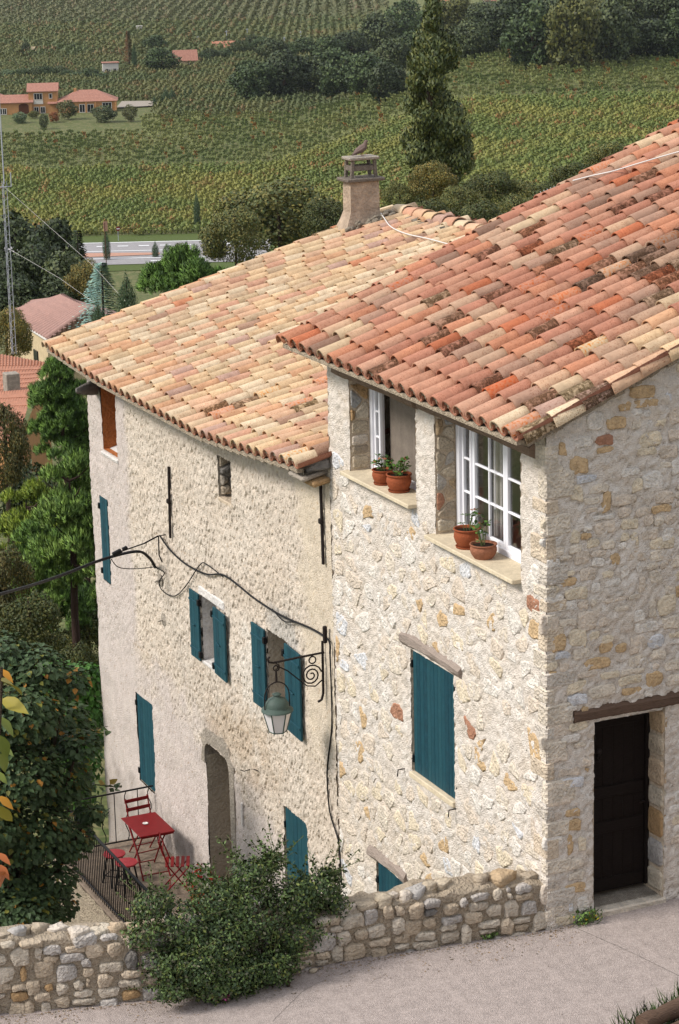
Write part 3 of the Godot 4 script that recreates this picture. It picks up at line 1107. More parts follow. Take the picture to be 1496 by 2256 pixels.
	mb.cbox(Vector3(0.30, 4.18, -3.03), Vector3(0.09, 1.12, 0.06), 0.01)
	mb.cbox(Vector3(0.302, 3.65, -3.89), Vector3(0.085, 0.07, 1.62), 0.01)
	mb.cbox(Vector3(0.302, 4.71, -3.89), Vector3(0.085, 0.06, 1.62), 0.01)
	mb.cbox(Vector3(0.27, 4.18, -4.49), Vector3(0.05, 1.04, 0.035), 0.008)
	made("frame", mb, M.white_paint, win)
	glazed(win, 0.31, -4.72, -4.51, 3.69, 4.68, 1, 3, 0.035)
	drape(win, 0.38, -4.47, -3.05, 3.66, 4.70, M.mesh_screen, 0.007, 5.0)
	win = Node3D.new()
	win.name = "window"
	h.add_child(win, true)
	mb = MB.new()
	mb.cbox(Vector3(0.09, 3.363, -1.55), Vector3(0.42, 0.05, 2.06), 0.008)
	made("sill", mb, M.sill, win)
	mb = MB.new()
	mb.cbox(Vector3(0.30, 4.06, -2.48), Vector3(0.10, 1.34, 0.07), 0.01)
	mb.cbox(Vector3(0.30, 4.06, -0.59), Vector3(0.10, 1.34, 0.10), 0.01)
	mb.cbox(Vector3(0.302, 3.42, -1.51), Vector3(0.095, 0.08, 1.74), 0.01)
	mb.cbox(Vector3(0.302, 4.70, -1.51), Vector3(0.095, 0.07, 1.74), 0.01)
	mb.cbox(Vector3(0.28, 4.06, -2.17), Vector3(0.06, 1.20, 0.04), 0.01)
	made("frame", mb, M.white_paint, win)
	glazed(win, 0.31, -2.44, -2.19, 3.46, 4.66, 1, 3, 0.035)
	glazed(win, 0.29, -2.15, -1.39, 3.46, 4.66, 2, 3, 0.05)
	glazed(win, 0.29, -1.385, -0.64, 3.46, 4.66, 2, 3, 0.05)
	drape(win, 0.46, -2.02, -1.72, 3.44, 4.70, M.curtain, 0.025, 4.0)
	drape(win, 0.46, -0.95, -0.62, 3.44, 4.70, M.curtain, 0.025, 4.0)
	mb = MB.new()
	mb.tube([Vector3(0.26, 4.62, -1.60), Vector3(0.258, 4.2, -1.60), Vector3(0.26, 3.85, -1.605)], 0.004, 5)
	made("blind_cord", mb, M.white_paint, win)
	# middle shutters and their stone sill
	shutter(h, Vector3(0.035, 0.385, -3.205), 0.535, 1.48, 6, false)
	shutter(h, Vector3(0.035, 0.385, -2.13), -0.535, 1.48, 6, false)
	mb = MB.new()
	mb.cbox(Vector3(0.03, 0.345, -2.67), Vector3(0.14, 0.07, 1.12), 0.008)
	made("sill", mb, M.sill, h)
	shutter(h, Vector3(0.03, -3.15, -4.26), 0.38, 2.02, 4, false)
	shutter(h, Vector3(0.03, -3.15, -3.50), -0.38, 2.02, 4, false)
	for s in [[-3.42, 0.34], [-2.10, 0.30]]:
		mb = MB.new()
		mb.tube([Vector3(0, s[1], s[0]), Vector3(-0.09, s[1], s[0]), Vector3(-0.10, s[1] - 0.08, s[0])], 0.008, 5)
		made("shutter_catch", mb, M.iron, h)
	# the doorway in the side wall
	lintel(h, Vector3(0.32, 1.885, -0.25), Vector3(2.1, 2.07, 0.045), M.beam_dark, 0.009)
	mb = MB.new()
	mb.quad(Vector3(0.56, -0.5, 0), Vector3(0.56, -0.5, -0.4), Vector3(0.56, 1.9, -0.4), Vector3(0.56, 1.9, 0))
	mb.quad(Vector3(1.42, -0.5, -0.4), Vector3(1.42, -0.5, 0), Vector3(1.42, 1.9, 0), Vector3(1.42, 1.9, -0.4))
	mb.quad(Vector3(0.56, 1.89, 0), Vector3(0.56, 1.89, -0.4), Vector3(1.42, 1.89, -0.4), Vector3(1.42, 1.89, 0))
	var jamb := made("door_reveal", mb, M.reveal, h)
	var jy := -0.22
	while jy < 1.84:
		var jh := minf(rng.randf_range(0.22, 0.42), 1.88 - jy)
		var poly := PackedVector2Array([Vector2(-0.16, -jh / 2), Vector2(0.17, -jh / 2 + 0.02), Vector2(0.17, jh / 2), Vector2(-0.16, jh / 2 - 0.01)])
		part("stone", stone_mesh(poly, 0.012, 0.02), stone_colour(0.08), jamb, Vector3(1.42, jy + jh / 2, -0.17), Basis(Vector3(0, 0, 1), Vector3.UP, Vector3(-1, 0, 0)))
		jy += jh
	var door := Node3D.new()
	door.name = "door"
	h.add_child(door)
	mb = MB.new()
	for k in 6: mb.cbox(Vector3(0.60 + (k + 0.5) * 0.128, 0.86, -0.36), Vector3(0.125, 2.1, 0.05), 0.004)
	made("leaf", mb, M.door_wood, door)
	for yy in [-0.1, 0.55, 0.95, 1.75]:
		mb = MB.new()
		mb.cbox(Vector3(0.985, yy, -0.325), Vector3(0.74, 0.13, 0.025), 0.006)
		made("rail", mb, M.door_wood, door)
	mb = MB.new()
	mb.cbox(Vector3(1.395, 0.86, -0.34), Vector3(0.045, 2.1, 0.09), 0.006)
	mb.cbox(Vector3(0.58, 0.86, -0.34), Vector3(0.035, 2.1, 0.09), 0.006)
	made("frame", mb, M.door_wood, door)
	mb = MB.new()
	mb.lathe([Vector2(0.0, 0.0), Vector2(0.035, 0.005), Vector2(0.04, 0.02), Vector2(0.02, 0.035), Vector2(0.0, 0.04)], 10, Transform3D(Basis(Vector3(1, 0, 0), PI / 2), Vector3(0.80, 1.42, -0.33)))
	mb.tube([Vector3(0.80, 1.40, -0.30), Vector3(0.775, 1.36, -0.295), Vector3(0.80, 1.33, -0.295), Vector3(0.825, 1.36, -0.295), Vector3(0.80, 1.40, -0.30)], 0.008, 5)
	made("knocker", mb, M.iron, door)
	mb = MB.new()
	mb.tube([Vector3(1.34, 0.78, -0.32), Vector3(1.34, 0.78, -0.27), Vector3(1.28, 0.78, -0.265)], 0.010, 6)
	made("handle", mb, M.iron, door)
	mb = MB.new()
	mb.cbox(Vector3(1.0, -0.32, -0.19), Vector3(0.90, 0.16, 0.44), 0.014)
	made("doorstep", mb, M.step, h)

# ------------------------------------------------------------------ the plastered house
func plaster_house() -> void:
	var h := thing("plastered_house", "long roughcast house with a pale tiled roof and teal shutters", "house")
	var holes := [Rect2(-9.95, -0.20, 0.57, 0.95), Rect2(-7.55, -0.20, 0.69, 1.12), Rect2(-12.92, -2.99, 0.72, 1.43), Rect2(-14.20, -0.12, 0.36, 1.36), Rect2(-10.0, -3.9, 0.93, 2.48), Rect2(-7.17, -3.7, 0.79, 2.29), Rect2(-9.14, 2.33, 0.50, 0.60), Rect2(-13.95, 2.02, 0.68, 1.05)]
	var coarse := func(a, b):
		var wob := noise.get_noise_2d(a * 6.0, b * 6.0) * 0.35
		var k := 1.0
		k *= 1.0 - 0.80 * smoothstep(-6.45, -6.15, a + wob * 0.6) * smoothstep(-0.8, 0.2, b + wob)
		k *= 1.0 - 0.72 * smoothstep(-12.7, -13.0, a + wob * 0.5)
		k *= 1.0 - 0.82 * smoothstep(-1.2, -2.0, b + wob * 1.6 + clampf((a + 9.0) * 0.22, -0.5, 0.6))
		return k
	var relief := func(a, b):
		var k: float = coarse.call(a, b)
		var n1 := noise.get_noise_2d(a * 34.0, b * 15.0 + 200.0)
		var n2 := noise_b.get_noise_2d(a * 60.0, b * 26.0)
		var clump := smoothstep(-0.12, 0.30, n1 + n2 * 0.35)
		var pit := smoothstep(0.26, 0.40, noise_b.get_noise_2d(a * 80.0 + 300.0, b * 27.0) + n1 * 0.35)
		return clump * 0.006 * k - pit * 0.027 * (0.12 + 0.88 * k) + n2 * 0.004 * (0.35 + k) + noise.get_noise_2d(a * 3.0, b * 3.0) * 0.02 + 0.012
	var tint := func(a, b):
		var wob := noise.get_noise_2d(a * 6.0, b * 6.0) * 0.4
		var k := noise.get_noise_2d(a * 3.0 + 5.0, b * 3.0) * 0.5 + 0.5
		var q := Color(0.645, 0.55, 0.45).lerp(Color(0.69, 0.61, 0.52), k)
		var pink := maxf(smoothstep(-1.0, -2.0, b + wob * 1.5 + clampf((a + 9.0) * 0.22, -0.5, 0.6)), smoothstep(-12.65, -12.95, a + wob * 0.3))
		q = q.lerp(Color(0.58, 0.51, 0.475), pink * 0.85)
		var buff := smoothstep(-6.45, -6.1, a + wob * 0.7) * smoothstep(-0.6, 0.3, b + wob)
		q = q.lerp(Color(0.65, 0.555, 0.43), buff * 0.8)
		var white := smoothstep(0.55, 0.2, Vector2((a + 8.3) * 0.8, (b - 0.1) * 0.75).length() + wob * 1.2)
		q = q.lerp(Color(0.74, 0.68, 0.60), white * 0.75)
		var brown := smoothstep(0.8, 0.2, Vector2((a + 8.6) * 0.55, (b + 1.0) * 1.3).length() + wob * 1.4)
		q = q.lerp(Color(0.52, 0.40, 0.28), brown * 0.55)
		var grey_w := smoothstep(0.42, 0.3, Vector2((a + 7.05) * 0.7, (b - 1.02) * 1.3).length() + wob * 0.4)
		q = q.lerp(Color(0.50, 0.46, 0.41), grey_w)
		var damp := smoothstep(-2.9, -3.7, b + wob * 1.2) * smoothstep(-10.2, -10.8, a + wob)
		return q.lerp(Color(0.30, 0.26, 0.23), damp * 0.7)
	var front := part("wall", relief_wall(Vector2(-14.6, -5.6), Vector2(-5.38, 3.70), 0.0150, holes, relief, tint,
		func(a, b, d): return Vector3(-d, b, a), func(a): return lower_roof(0, a) + 0.02), M.plaster, h)
	front.set_meta("label", "front of rough cream and pinkish roughcast plaster")
	# ends and back
	var mb := MB.new()
	mb.quad(Vector3(11.0, -5.6, -14.6), Vector3(0, -5.6, -14.6), Vector3(0, 3.4, -14.6), Vector3(11.0, 3.4, -14.6))
	mb.tri(Vector3(0, 3.35, -14.6), Vector3(5.55, 5.0, -14.6), Vector3(11.0, 3.4, -14.6))
	mb.quad(Vector3(11.0, -5.6, -5.4), Vector3(11.0, -5.6, -14.6), Vector3(11.0, 3.4, -14.6), Vector3(11.0, 3.4, -5.4))
	made("back_wall", mb, M.reveal, h)
	mb = MB.new()
	mb.quad(Vector3(0.62, -5.6, -14.55), Vector3(0.62, -5.6, -5.45), Vector3(0.62, 3.3, -5.45), Vector3(0.62, 3.3, -14.55))
	made("inner_wall", mb, M.interior, h)
	for i in holes.size():
		var r: Rect2 = holes[i]
		mb = MB.new()
		hole_faces(mb, r.position.x, r.end.x, r.position.y, r.end.y, 0.6)
		made("reveal", mb, [M.limewash, M.reveal_grey, M.reveal, M.reveal, M.reveal_grey, M.reveal, M.cement, M.reveal_orange][i], h)
	# plaster bands around openings
	mb = MB.new()
	mb.cbox(Vector3(0.0, 0.81, -9.55), Vector3(0.045, 0.13, 0.95), 0.015)
	made("lintel_band", mb, M.limewash, h)
	for s in [[-9.95, -9.2, -0.21], [-7.55, -6.86, -0.21]]:
		mb = MB.new()
		mb.cbox(Vector3(0.14, s[2] - 0.01, (s[0] + s[1]) / 2), Vector3(0.34, 0.05, s[1] - s[0]), 0.01)
		made("sill", mb, M.limewash, h)
	mb = MB.new()
	mb.cbox(Vector3(0.14, 2.0, -13.61), Vector3(0.36, 0.06, 0.74), 0.01, Basis(Vector3(0, 0, 1), 0.25))
	made("sill", mb, M.limewash, h)
	mb = MB.new()
	mb.cbox(Vector3(0.16, 2.31, -8.88), Vector3(0.34, 0.06, 0.56), 0.012)
	made("sill", mb, M.reveal, h)
	# broken masonry filling the small opening
	var rb := Rect2(0.02, 2.36, 0.4, 0.55)
	var rs := courses(rb, 0.17, 0.13, 0.3)
	var rp := cells(rs, rb, 0.6)
	for i in rp.size():
		if rp[i].size() < 3: continue
		var own := PackedVector2Array()
		for p in rp[i]: own.append(p - rs[i])
		part("stone", stone_mesh(own, 0.008, rng.randf_range(0.02, 0.07)), [M.stone_dark, M.cement, M.stone_5][rng.randi() % 3], front, Vector3(rs[i].x, rs[i].y, -9.14))
	# arched surround of the passage door
	mb = MB.new()
	var arc := []
	for k in 13:
		var t := PI * k / 12.0
		arc.append([Vector2(-9.535 + signf(cos(t)) * pow(absf(cos(t)), 0.5) * 0.47, -1.75 + pow(sin(t), 0.5) * 0.36), Vector2(-9.535 + signf(cos(t)) * pow(absf(cos(t)), 0.6) * (0.62 + 0.05 * sin(k * 2.1)), -1.75 + pow(sin(t), 0.6) * (0.58 + 0.03 * sin(k * 1.7)))])
	arc.push_front([Vector2(-9.065, -3.8), Vector2(-8.92, -3.8)])
	for k in arc.size() - 1:
		var i0: Vector2 = arc[k][0]
		var o0: Vector2 = arc[k][1]
		var i1: Vector2 = arc[k + 1][0]
		var o1: Vector2 = arc[k + 1][1]
		var f := func(p, x): return Vector3(x, p.y, p.x)
		mb.face4(f.call(i0, -0.03), f.call(o0, -0.024), f.call(o1, -0.024), f.call(i1, -0.03), Vector3(-1, 0, 0))
		mb.face4(f.call(i0, -0.03), f.call(i1, -0.03), f.call(i1, 0.3), f.call(i0, 0.3), Vector3(0, -1.75 - i0.y, -9.535 - i0.x))
		mb.face4(f.call(o0, -0.024), f.call(o1, -0.024), f.call(o1, 0.02), f.call(o0, 0.02), Vector3(0, o0.y + 1.75, o0.x + 9.535))
	for sg in [-1.0, 1.0]:   # close the corners above the arch
		for k in 6:
			var t0 := PI * k / 12.0
			var t1 := PI * (k + 1) / 12.0
			var c0 := Vector3(-0.012, -1.75 + pow(sin(t0), 0.5) * 0.36, -9.535 + sg * pow(absf(cos(t0)), 0.5) * 0.47)
			var c1 := Vector3(-0.012, -1.75 + pow(sin(t1), 0.5) * 0.36, -9.535 + sg * pow(absf(cos(t1)), 0.5) * 0.47)
			mb.face4(c0, c1, Vector3(-0.012, -1.38, c1.z), Vector3(-0.012, -1.38, c0.z), Vector3(-1, 0, 0))
	made("door_surround", mb, M.cement, h)
	# shutters
	shutter(h, Vector3(-0.045, -0.22, -9.95), -0.35, 0.98, 4, true, 0.0)
	shutter(h, Vector3(-0.05, -0.22, -9.38), 0.49, 0.96, 4, true, -0.05)
	shutter(h, Vector3(-0.045, -0.22, -7.55), -0.44, 1.12, 4, true, 0.0)
	shutter(h, Vector3(-0.05, -0.24, -6.86), 0.56, 1.16, 4, true, -0.05)
	shutter(h, Vector3(0.01, -2.98, -12.91), 0.70, 1.41, 6, false)
	shutter(h, Vector3(-0.01, -0.10, -14.19), 0.34, 1.33, 3, false)
	shutter(h, Vector3(0.03, -3.6, -7.16), 0.38, 2.18, 3, false)
	shutter(h, Vector3(0.03, -3.6, -6.39), -0.38, 2.18, 3, false)
	# wall anchors
	for s in [[-10.98, 1.32, 2.38, 0.05], [-5.57, 2.29, 3.34, -0.02]]:
		mb = MB.new()
		mb.cbox(Vector3(-0.045, (s[1] + s[2]) / 2, s[0]), Vector3(0.03, s[2] - s[1], 0.042), 0.005, Basis(Vector3(1, 0, 0), s[3]))
		mb.cbox(Vector3(-0.06, (s[1] + s[2]) / 2 + 0.02, s[0]), Vector3(0.05, 0.07, 0.07), 0.012)
		made("wall_anchor", mb, M.iron, h)
	mb = MB.new()
	mb.cbox(Vector3(-0.025, -2.05, -8.62), Vector3(0.03, 0.34, 0.035), 0.006)
	made("doorbell_plate", mb, M.limewash, h)
	mb = MB.new()
	mb.tube([Vector3(0, -1.28, -8.28), Vector3(-0.10, -1.30, -8.30), Vector3(-0.16, -1.27, -8.30)], 0.007, 5)
	mb.tube([Vector3(0, -1.28, -8.28), Vector3(-0.03, -1.22, -8.10), Vector3(-0.03, -1.20, -7.98)], 0.007, 5)
	made("iron_hook", mb, M.iron, h)
	for p in [on_x(360, 1365, -0.02), on_x(352, 1278, -0.02)]:
		mb = MB.new()
		mb.lathe([Vector2(0.0, 0.012), Vector2(0.05, 0.01), Vector2(0.10, 0.0)], 12, Transform3D(Basis(Vector3(0, 0, 1), PI / 2), p))
		mb.tube([p, p + Vector3(-0.08, -0.02, 0)], 0.012, 6)
		made("iron_peg", mb, M.cement, h)
	# corner corbel under the eave
	mb = MB.new()
	var corb := PackedVector3Array()
	var cf := PackedInt32Array()
	var c0 := on_x(218, 852, 0.05)
	var c1 := on_x(168, 861, -0.50)
	for i in 7:
		var k := i / 6.0
		for q in 8:
			var t := TAU * q / 8.0
			corb.append(c0.lerp(c1, k) + Vector3(0, sin(t) * (0.12 - 0.08 * k * k), cos(t) * (0.13 - 0.09 * k * k)))
	for i in 6:
		for q in 8:
			var a := i * 8 + q
			var b := i * 8 + (q + 1) % 8
			cf.append_array(PackedInt32Array([a, b, b + 8, a, b + 8, a + 8]))
	for q in range(1, 7): cf.append_array(PackedInt32Array([48, 48 + q, 49 + q]))
	mb.smooth(corb, cf)
	made("corbel", mb, M.stone_dark, h)
	# roof
	var roof := Node3D.new()
	roof.name = "roof"
	h.add_child(roof)
	mb = MB.new()
	for i in 50:
		var z0 := -15.3 + i * 0.198
		var z1 := z0 + 0.198
		var e := -0.34
		mb.quad(Vector3(e, lower_roof(e, z0) - 0.01, z1), Vector3(5.55, lower_roof(5.55, z1) - 0.01, z1), Vector3(5.55, lower_roof(5.55, z0) - 0.01, z0), Vector3(e, lower_roof(e, z0) - 0.01, z0))
		mb.quad(Vector3(e, lower_roof(e, z0) - 0.08, z0), Vector3(5.55, lower_roof(5.55, z0) - 0.08, z0), Vector3(5.55, lower_roof(5.55, z1) - 0.08, z1), Vector3(e, lower_roof(e, z0) - 0.08, z1))
		mb.quad(Vector3(e, lower_roof(e, z0) - 0.08, z0), Vector3(e, lower_roof(e, z0) - 0.08, z1), Vector3(e, lower_roof(e, z0) - 0.01, z1), Vector3(e, lower_roof(e, z0) - 0.01, z0))
	mb.quad(Vector3(-0.34, lower_roof(-0.34, -15.3) - 0.08, -15.3), Vector3(-0.34, lower_roof(-0.34, -15.3), -15.3), Vector3(5.55, 5.06, -15.3), Vector3(5.55, 4.98, -15.3))
	mb.quad(Vector3(5.55, 5.06, -5.4), Vector3(11.3, 3.3, -5.4), Vector3(11.3, 3.3, -15.3), Vector3(5.55, 5.06, -15.3))
	made("deck", mb, M.roof_mortar, roof)
	var style := func(x, z, _row):
		var k := noise.get_noise_2d(x * 2.0, z * 2.0 + 70.0)
		var w := [2.2, 1.9, 2.0, 0.7, 0.7, 0.05, 0.9, 0.08, 0.30, 0.8]
		if z > -7.5 and x < 2.0: w = [1.3, 0.9, 1.7, 1.1, 1.1, 0.12, 1.1, 0.3, 0.5, 0.7]
		if k > 0.25: w = [1.4, 1.0, 2.0, 1.0, 1.0, 0.06, 1.0, 0.15, 0.4, 0.6]
		return [pick([1.5, 1.1, 0.10, 0.07]), 10 + pick(w)]
	lay_roof(roof, -0.42, 5.45, -15.25, -5.42, 37, lower_roof, style, func(x, z): return z > -10.1 + x * 0.28)
	# left verge
	var x := -0.42
	while x < 5.4:
		var ax := Vector3(1, 0.31, 0).normalized()
		var up := Vector3(-ax.y, ax.x, 0)
		part("verge_tile", tile_shapes[rng.randi() % 5], tile_material(pick([1.0, 0.6, 0.1, 0.1]), 10 + pick([1.8, 1.3, 1.2, 0.5, 0.6, 0.1, 0.8, 0.1, 0.2, 0.3])), roof, Vector3(x, lower_roof(x, -15.3) - 0.02, -15.33) + up * 0.03, Basis(ax, up, ax.cross(up)) * Basis.from_euler(Vector3(-0.12, rng.randf_range(-0.02, 0.02), -0.05)))
		x += 0.33
	# ridge tiles, set across on a grey mortar bed
	mb = MB.new()
	for i in 60:
		var z := -15.1 + i * 0.16
		mb.box(Vector3(5.42, 5.05 + rng.randf_range(-0.02, 0.02), z), Vector3(0.30 + rng.randf_range(-0.05, 0.05), 0.14, 0.175), Basis(Vector3(0, 0, 1), 0.2 + rng.randf_range(-0.12, 0.12)))
	made("ridge_mortar", mb, M.roof_mortar, roof).set_meta("kind", "stuff")
	var z := -15.0
	while z < -5.8:
		part("ridge_tile", tile_shapes[rng.randi() % 5], tile_material(pick([1, 1, 0.2, 0]), 10 + pick([1.2, 0.9, 1.2, 1.0, 1.0, 0.4, 1.0, 0.3, 0.3, 0.3])), roof, Vector3(5.52, 5.13 + rng.randf_range(-0.01, 0.01), z + 0.44), Basis(Vector3(0, -0.04, -1), Vector3(0, 1, -0.04), Vector3(1, 0, 0)) * Basis.from_scale(Vector3(1, 1.15, 1.25)))
		z += 0.36
	for q in [[Vector3(-0.20, 3.47, -5.56), Vector3(0.44, 0.06, 0.30), 0.15, "eave_slab", "cement"], [Vector3(-0.12, 3.56, -5.50), Vector3(0.30, 0.13, 0.24), -0.2, "eave_stone", "stone_dark"], [Vector3(-0.14, 3.38, -5.46), Vector3(0.26, 0.07, 0.22), 0.1, "eave_stone", "stone_ochre"]]:
		mb = MB.new()
		mb.cbox(Vector3.ZERO, q[1], 0.02, Basis.from_euler(Vector3(q[2], q[2] * 2.0, 0.12)))
		part(q[3], mb.done(), M[q[4]], h, q[0])
	chimney(h)
	pigeon()

func chimney(h: Node3D) -> void:
	var c := Node3D.new()
	c.name = "chimney"
	h.add_child(c)
	var p := Vector3(4.86, 4.55, -14.95)
	var mb := MB.new()
	var prof := [[0.0, 0.50, 0.30], [0.28, 0.42, 0.24], [0.5, 0.30, 0.17], [0.62, 0.255, 0.15], [1.10, 0.25, 0.145]]
	for i in prof.size() - 1:
		var lo: Array = prof[i]
		var hi: Array = prof[i + 1]
		var q := []
		for e in [lo, hi]:
			for s in [[-1, 1], [1, 1], [1, -1], [-1, -1]]: q.append(p + Vector3(s[0] * e[1] + (0.02 if e[0] < 0.3 else 0.0), e[0], s[1] * e[2]))
		for k in 4: mb.quad(q[k], q[(k + 1) % 4], q[4 + (k + 1) % 4], q[4 + k])
	made("shaft", mb, M.chimney_render, c)
	mb = MB.new()   # lumpy mortar skirt where the shaft meets the tiles
	for i in 46:
		var t := rng.randf() * 1.0
		mb.cbox(p + Vector3(lerpf(-0.38, 0.46, t), 0.30 + t * 0.28 + rng.randf_range(-0.05, 0.08), 0.27 + rng.randf_range(-0.07, 0.06)), Vector3(0.12, 0.07, 0.06) * rng.randf_range(0.6, 1.1), 0.015, Basis.from_euler(Vector3(rng.randf(), rng.randf(), rng.randf())))
	made("mortar_skirt", mb, M.roof_mortar, c).set_meta("kind", "stuff")
	mb = MB.new()
	mb.cbox(p + Vector3(0, 1.13, 0), Vector3(0.66, 0.055, 0.44), 0.012)
	made("lower_slab", mb, M.chimney_grey, c)
	for s in [[-1, 1], [1, 1], [1, -1], [-1, -1]]:
		mb = MB.new()
		mb.cbox(p + Vector3(s[0] * 0.20, 1.29, s[1] * 0.115), Vector3(0.055, 0.30, 0.05), 0.008, Basis(Vector3(0, 0, 1), s[0] * 0.08))
		made("post", mb, M.chimney_grey, c)
	mb = MB.new()
	mb.cbox(p + Vector3(0, 1.31, 0.105), Vector3(0.42, 0.085, 0.03), 0.006)
	mb.cbox(p + Vector3(0, 1.31, -0.105), Vector3(0.42, 0.085, 0.03), 0.006)
	mb.cbox(p + Vector3(-0.20, 1.31, 0), Vector3(0.03, 0.085, 0.20), 0.006)
	mb.cbox(p + Vector3(0.20, 1.31, 0), Vector3(0.03, 0.085, 0.20), 0.006)
	made("collar", mb, M.chimney_grey, c)
	mb = MB.new()
	mb.cbox(p + Vector3(0, 1.465, 0), Vector3(0.52, 0.05, 0.34), 0.012)
	made("top_slab", mb, M.cement, c)

func pigeon() -> void:
	var t := thing("pigeon", "grey brown pigeon perched on the chimney cap", "bird", Vector3(4.88, 6.04, -14.95), 0.25)
	var mb := MB.new()
	var path := [[-0.19, 0.03, 0.012], [-0.13, 0.05, 0.025], [-0.07, 0.085, 0.048], [0.0, 0.115, 0.062], [0.05, 0.14, 0.055], [0.075, 0.175, 0.036], [0.085, 0.205, 0.030], [0.10, 0.225, 0.028], [0.125, 0.225, 0.016], [0.145, 0.218, 0.004]]
	var pts := []
	var rad := []
	for k in path:
		pts.append(Vector3(k[0], k[1], 0))
		rad.append(k[2])
	mb.tube(pts, rad, 10)
	made("body", mb, M.feather, t)
	for s in [-1.0, 1.0]:
		mb = MB.new()
		mb.tube([Vector3(-0.15, 0.055, s * 0.022), Vector3(-0.06, 0.10, s * 0.05), Vector3(0.02, 0.135, s * 0.05), Vector3(0.045, 0.15, s * 0.035)], [0.006, 0.024, 0.022, 0.008], 6)
		made("wing", mb, M.feather, t)
		mb = MB.new()
		mb.tube([Vector3(0.01, 0.07, s * 0.02), Vector3(0.015, 0.0, s * 0.02), Vector3(0.04, -0.002, s * 0.02)], 0.005, 5)
		made("leg", mb, M.terracotta, t)

# ------------------------------------------------------------------ the lane, the low wall and the terrace
func wall_line(x: float) -> float:   # front face of the low wall
	return line([[-8.0, -0.85], [-5.8, -0.58], [-4.4, -0.25], [-2.1, -0.20], [0.0, 0.0]], x)

func wall_top(x: float) -> float:
	return line([[-8.0, 0.58], [-5.6, 0.50], [-4.9, 0.45], [-3.5, 0.36], [-2.2, 0.20], [-1.8, 0.25], [-1.3, 0.28], [-0.8, 0.28], [-0.3, 0.24], [0.0, 0.20]], x)

func lane_y(x: float, z: float) -> float:
	return -0.33 + 0.03 * clampf(x, -6.0, 4.0) * (1.0 if x > 0 else -0.3) + noise.get_noise_2d(x * 2.0, z * 2.0) * 0.008

func lane() -> void:
	var mb := MB.new()
	var nx := 150
	var nz := 120
	var pts := PackedVector3Array()
	var f := PackedInt32Array()
	for j in nz + 1:
		for i in nx + 1:
			var x := -9.0 + 15.0 * i / nx
			var z := -0.9 + 13.0 * j / nz
			pts.append(Vector3(x, lane_y(x, z), z))
	for j in nz:
		for i in nx:
			var a := j * (nx + 1) + i
			if pts[a].x > 0.05 and pts[a].z < -0.35: continue
			if pts[a].x < 0.05 and pts[a].z < wall_line(pts[a].x) - 0.12: continue
			f.append_array(PackedInt32Array([a, a + nx + 1, a + nx + 2, a, a + nx + 2, a + 1]))
	mb.smooth(pts, f)
	struct("lane_road", mb, M.road)
	# thin cracks in the surface
	var path := [on_y(1200, 2012, -0.3), on_y(1290, 2050, -0.3), on_y(1370, 2085, -0.3), on_y(1440, 2120, -0.3), on_y(1500, 2150, -0.3)]
	mb = MB.new()
	for i in path.size() - 1:
		for k in 6:
			var p: Vector3 = path[i].lerp(path[i + 1], k / 6.0)
			var q: Vector3 = path[i].lerp(path[i + 1], (k + 1) / 6.0)
			p.y = lane_y(p.x, p.z) + 0.005
			q.y = lane_y(q.x, q.z) + 0.005
			var n := (q - p).cross(Vector3.UP).normalized() * 0.003
			mb.face4(p + n, p - n, q - n, q + n, Vector3.UP)
	for c in [[[600, 2256], [640, 2215], [665, 2190], [720, 2160]]]:
		for i in c.size() - 1:
			var a0 := on_y(c[i][0], c[i][1], -0.32)
			var a1 := on_y(c[i + 1][0], c[i + 1][1], -0.32)
			for k in 8:
				var p := a0.lerp(a1, k / 8.0)
				var q := a0.lerp(a1, (k + 1) / 8.0)
				p += Vector3(noise.get_noise_2d(p.x * 30.0, p.z * 30.0), 0, noise.get_noise_2d(p.z * 30.0, p.x * 30.0)) * 0.02
				q += Vector3(noise.get_noise_2d(q.x * 30.0, q.z * 30.0), 0, noise.get_noise_2d(q.z * 30.0, q.x * 30.0)) * 0.02
				p.y = lane_y(p.x, p.z) + 0.005
				q.y = lane_y(q.x, q.z) + 0.005
				var n := (q - p).cross(Vector3.UP).normalized() * 0.0022
				mb.face4(p + n, p - n, q - n, q + n, Vector3.UP)
	struct("lane_cracks", mb, M.stone_dark)

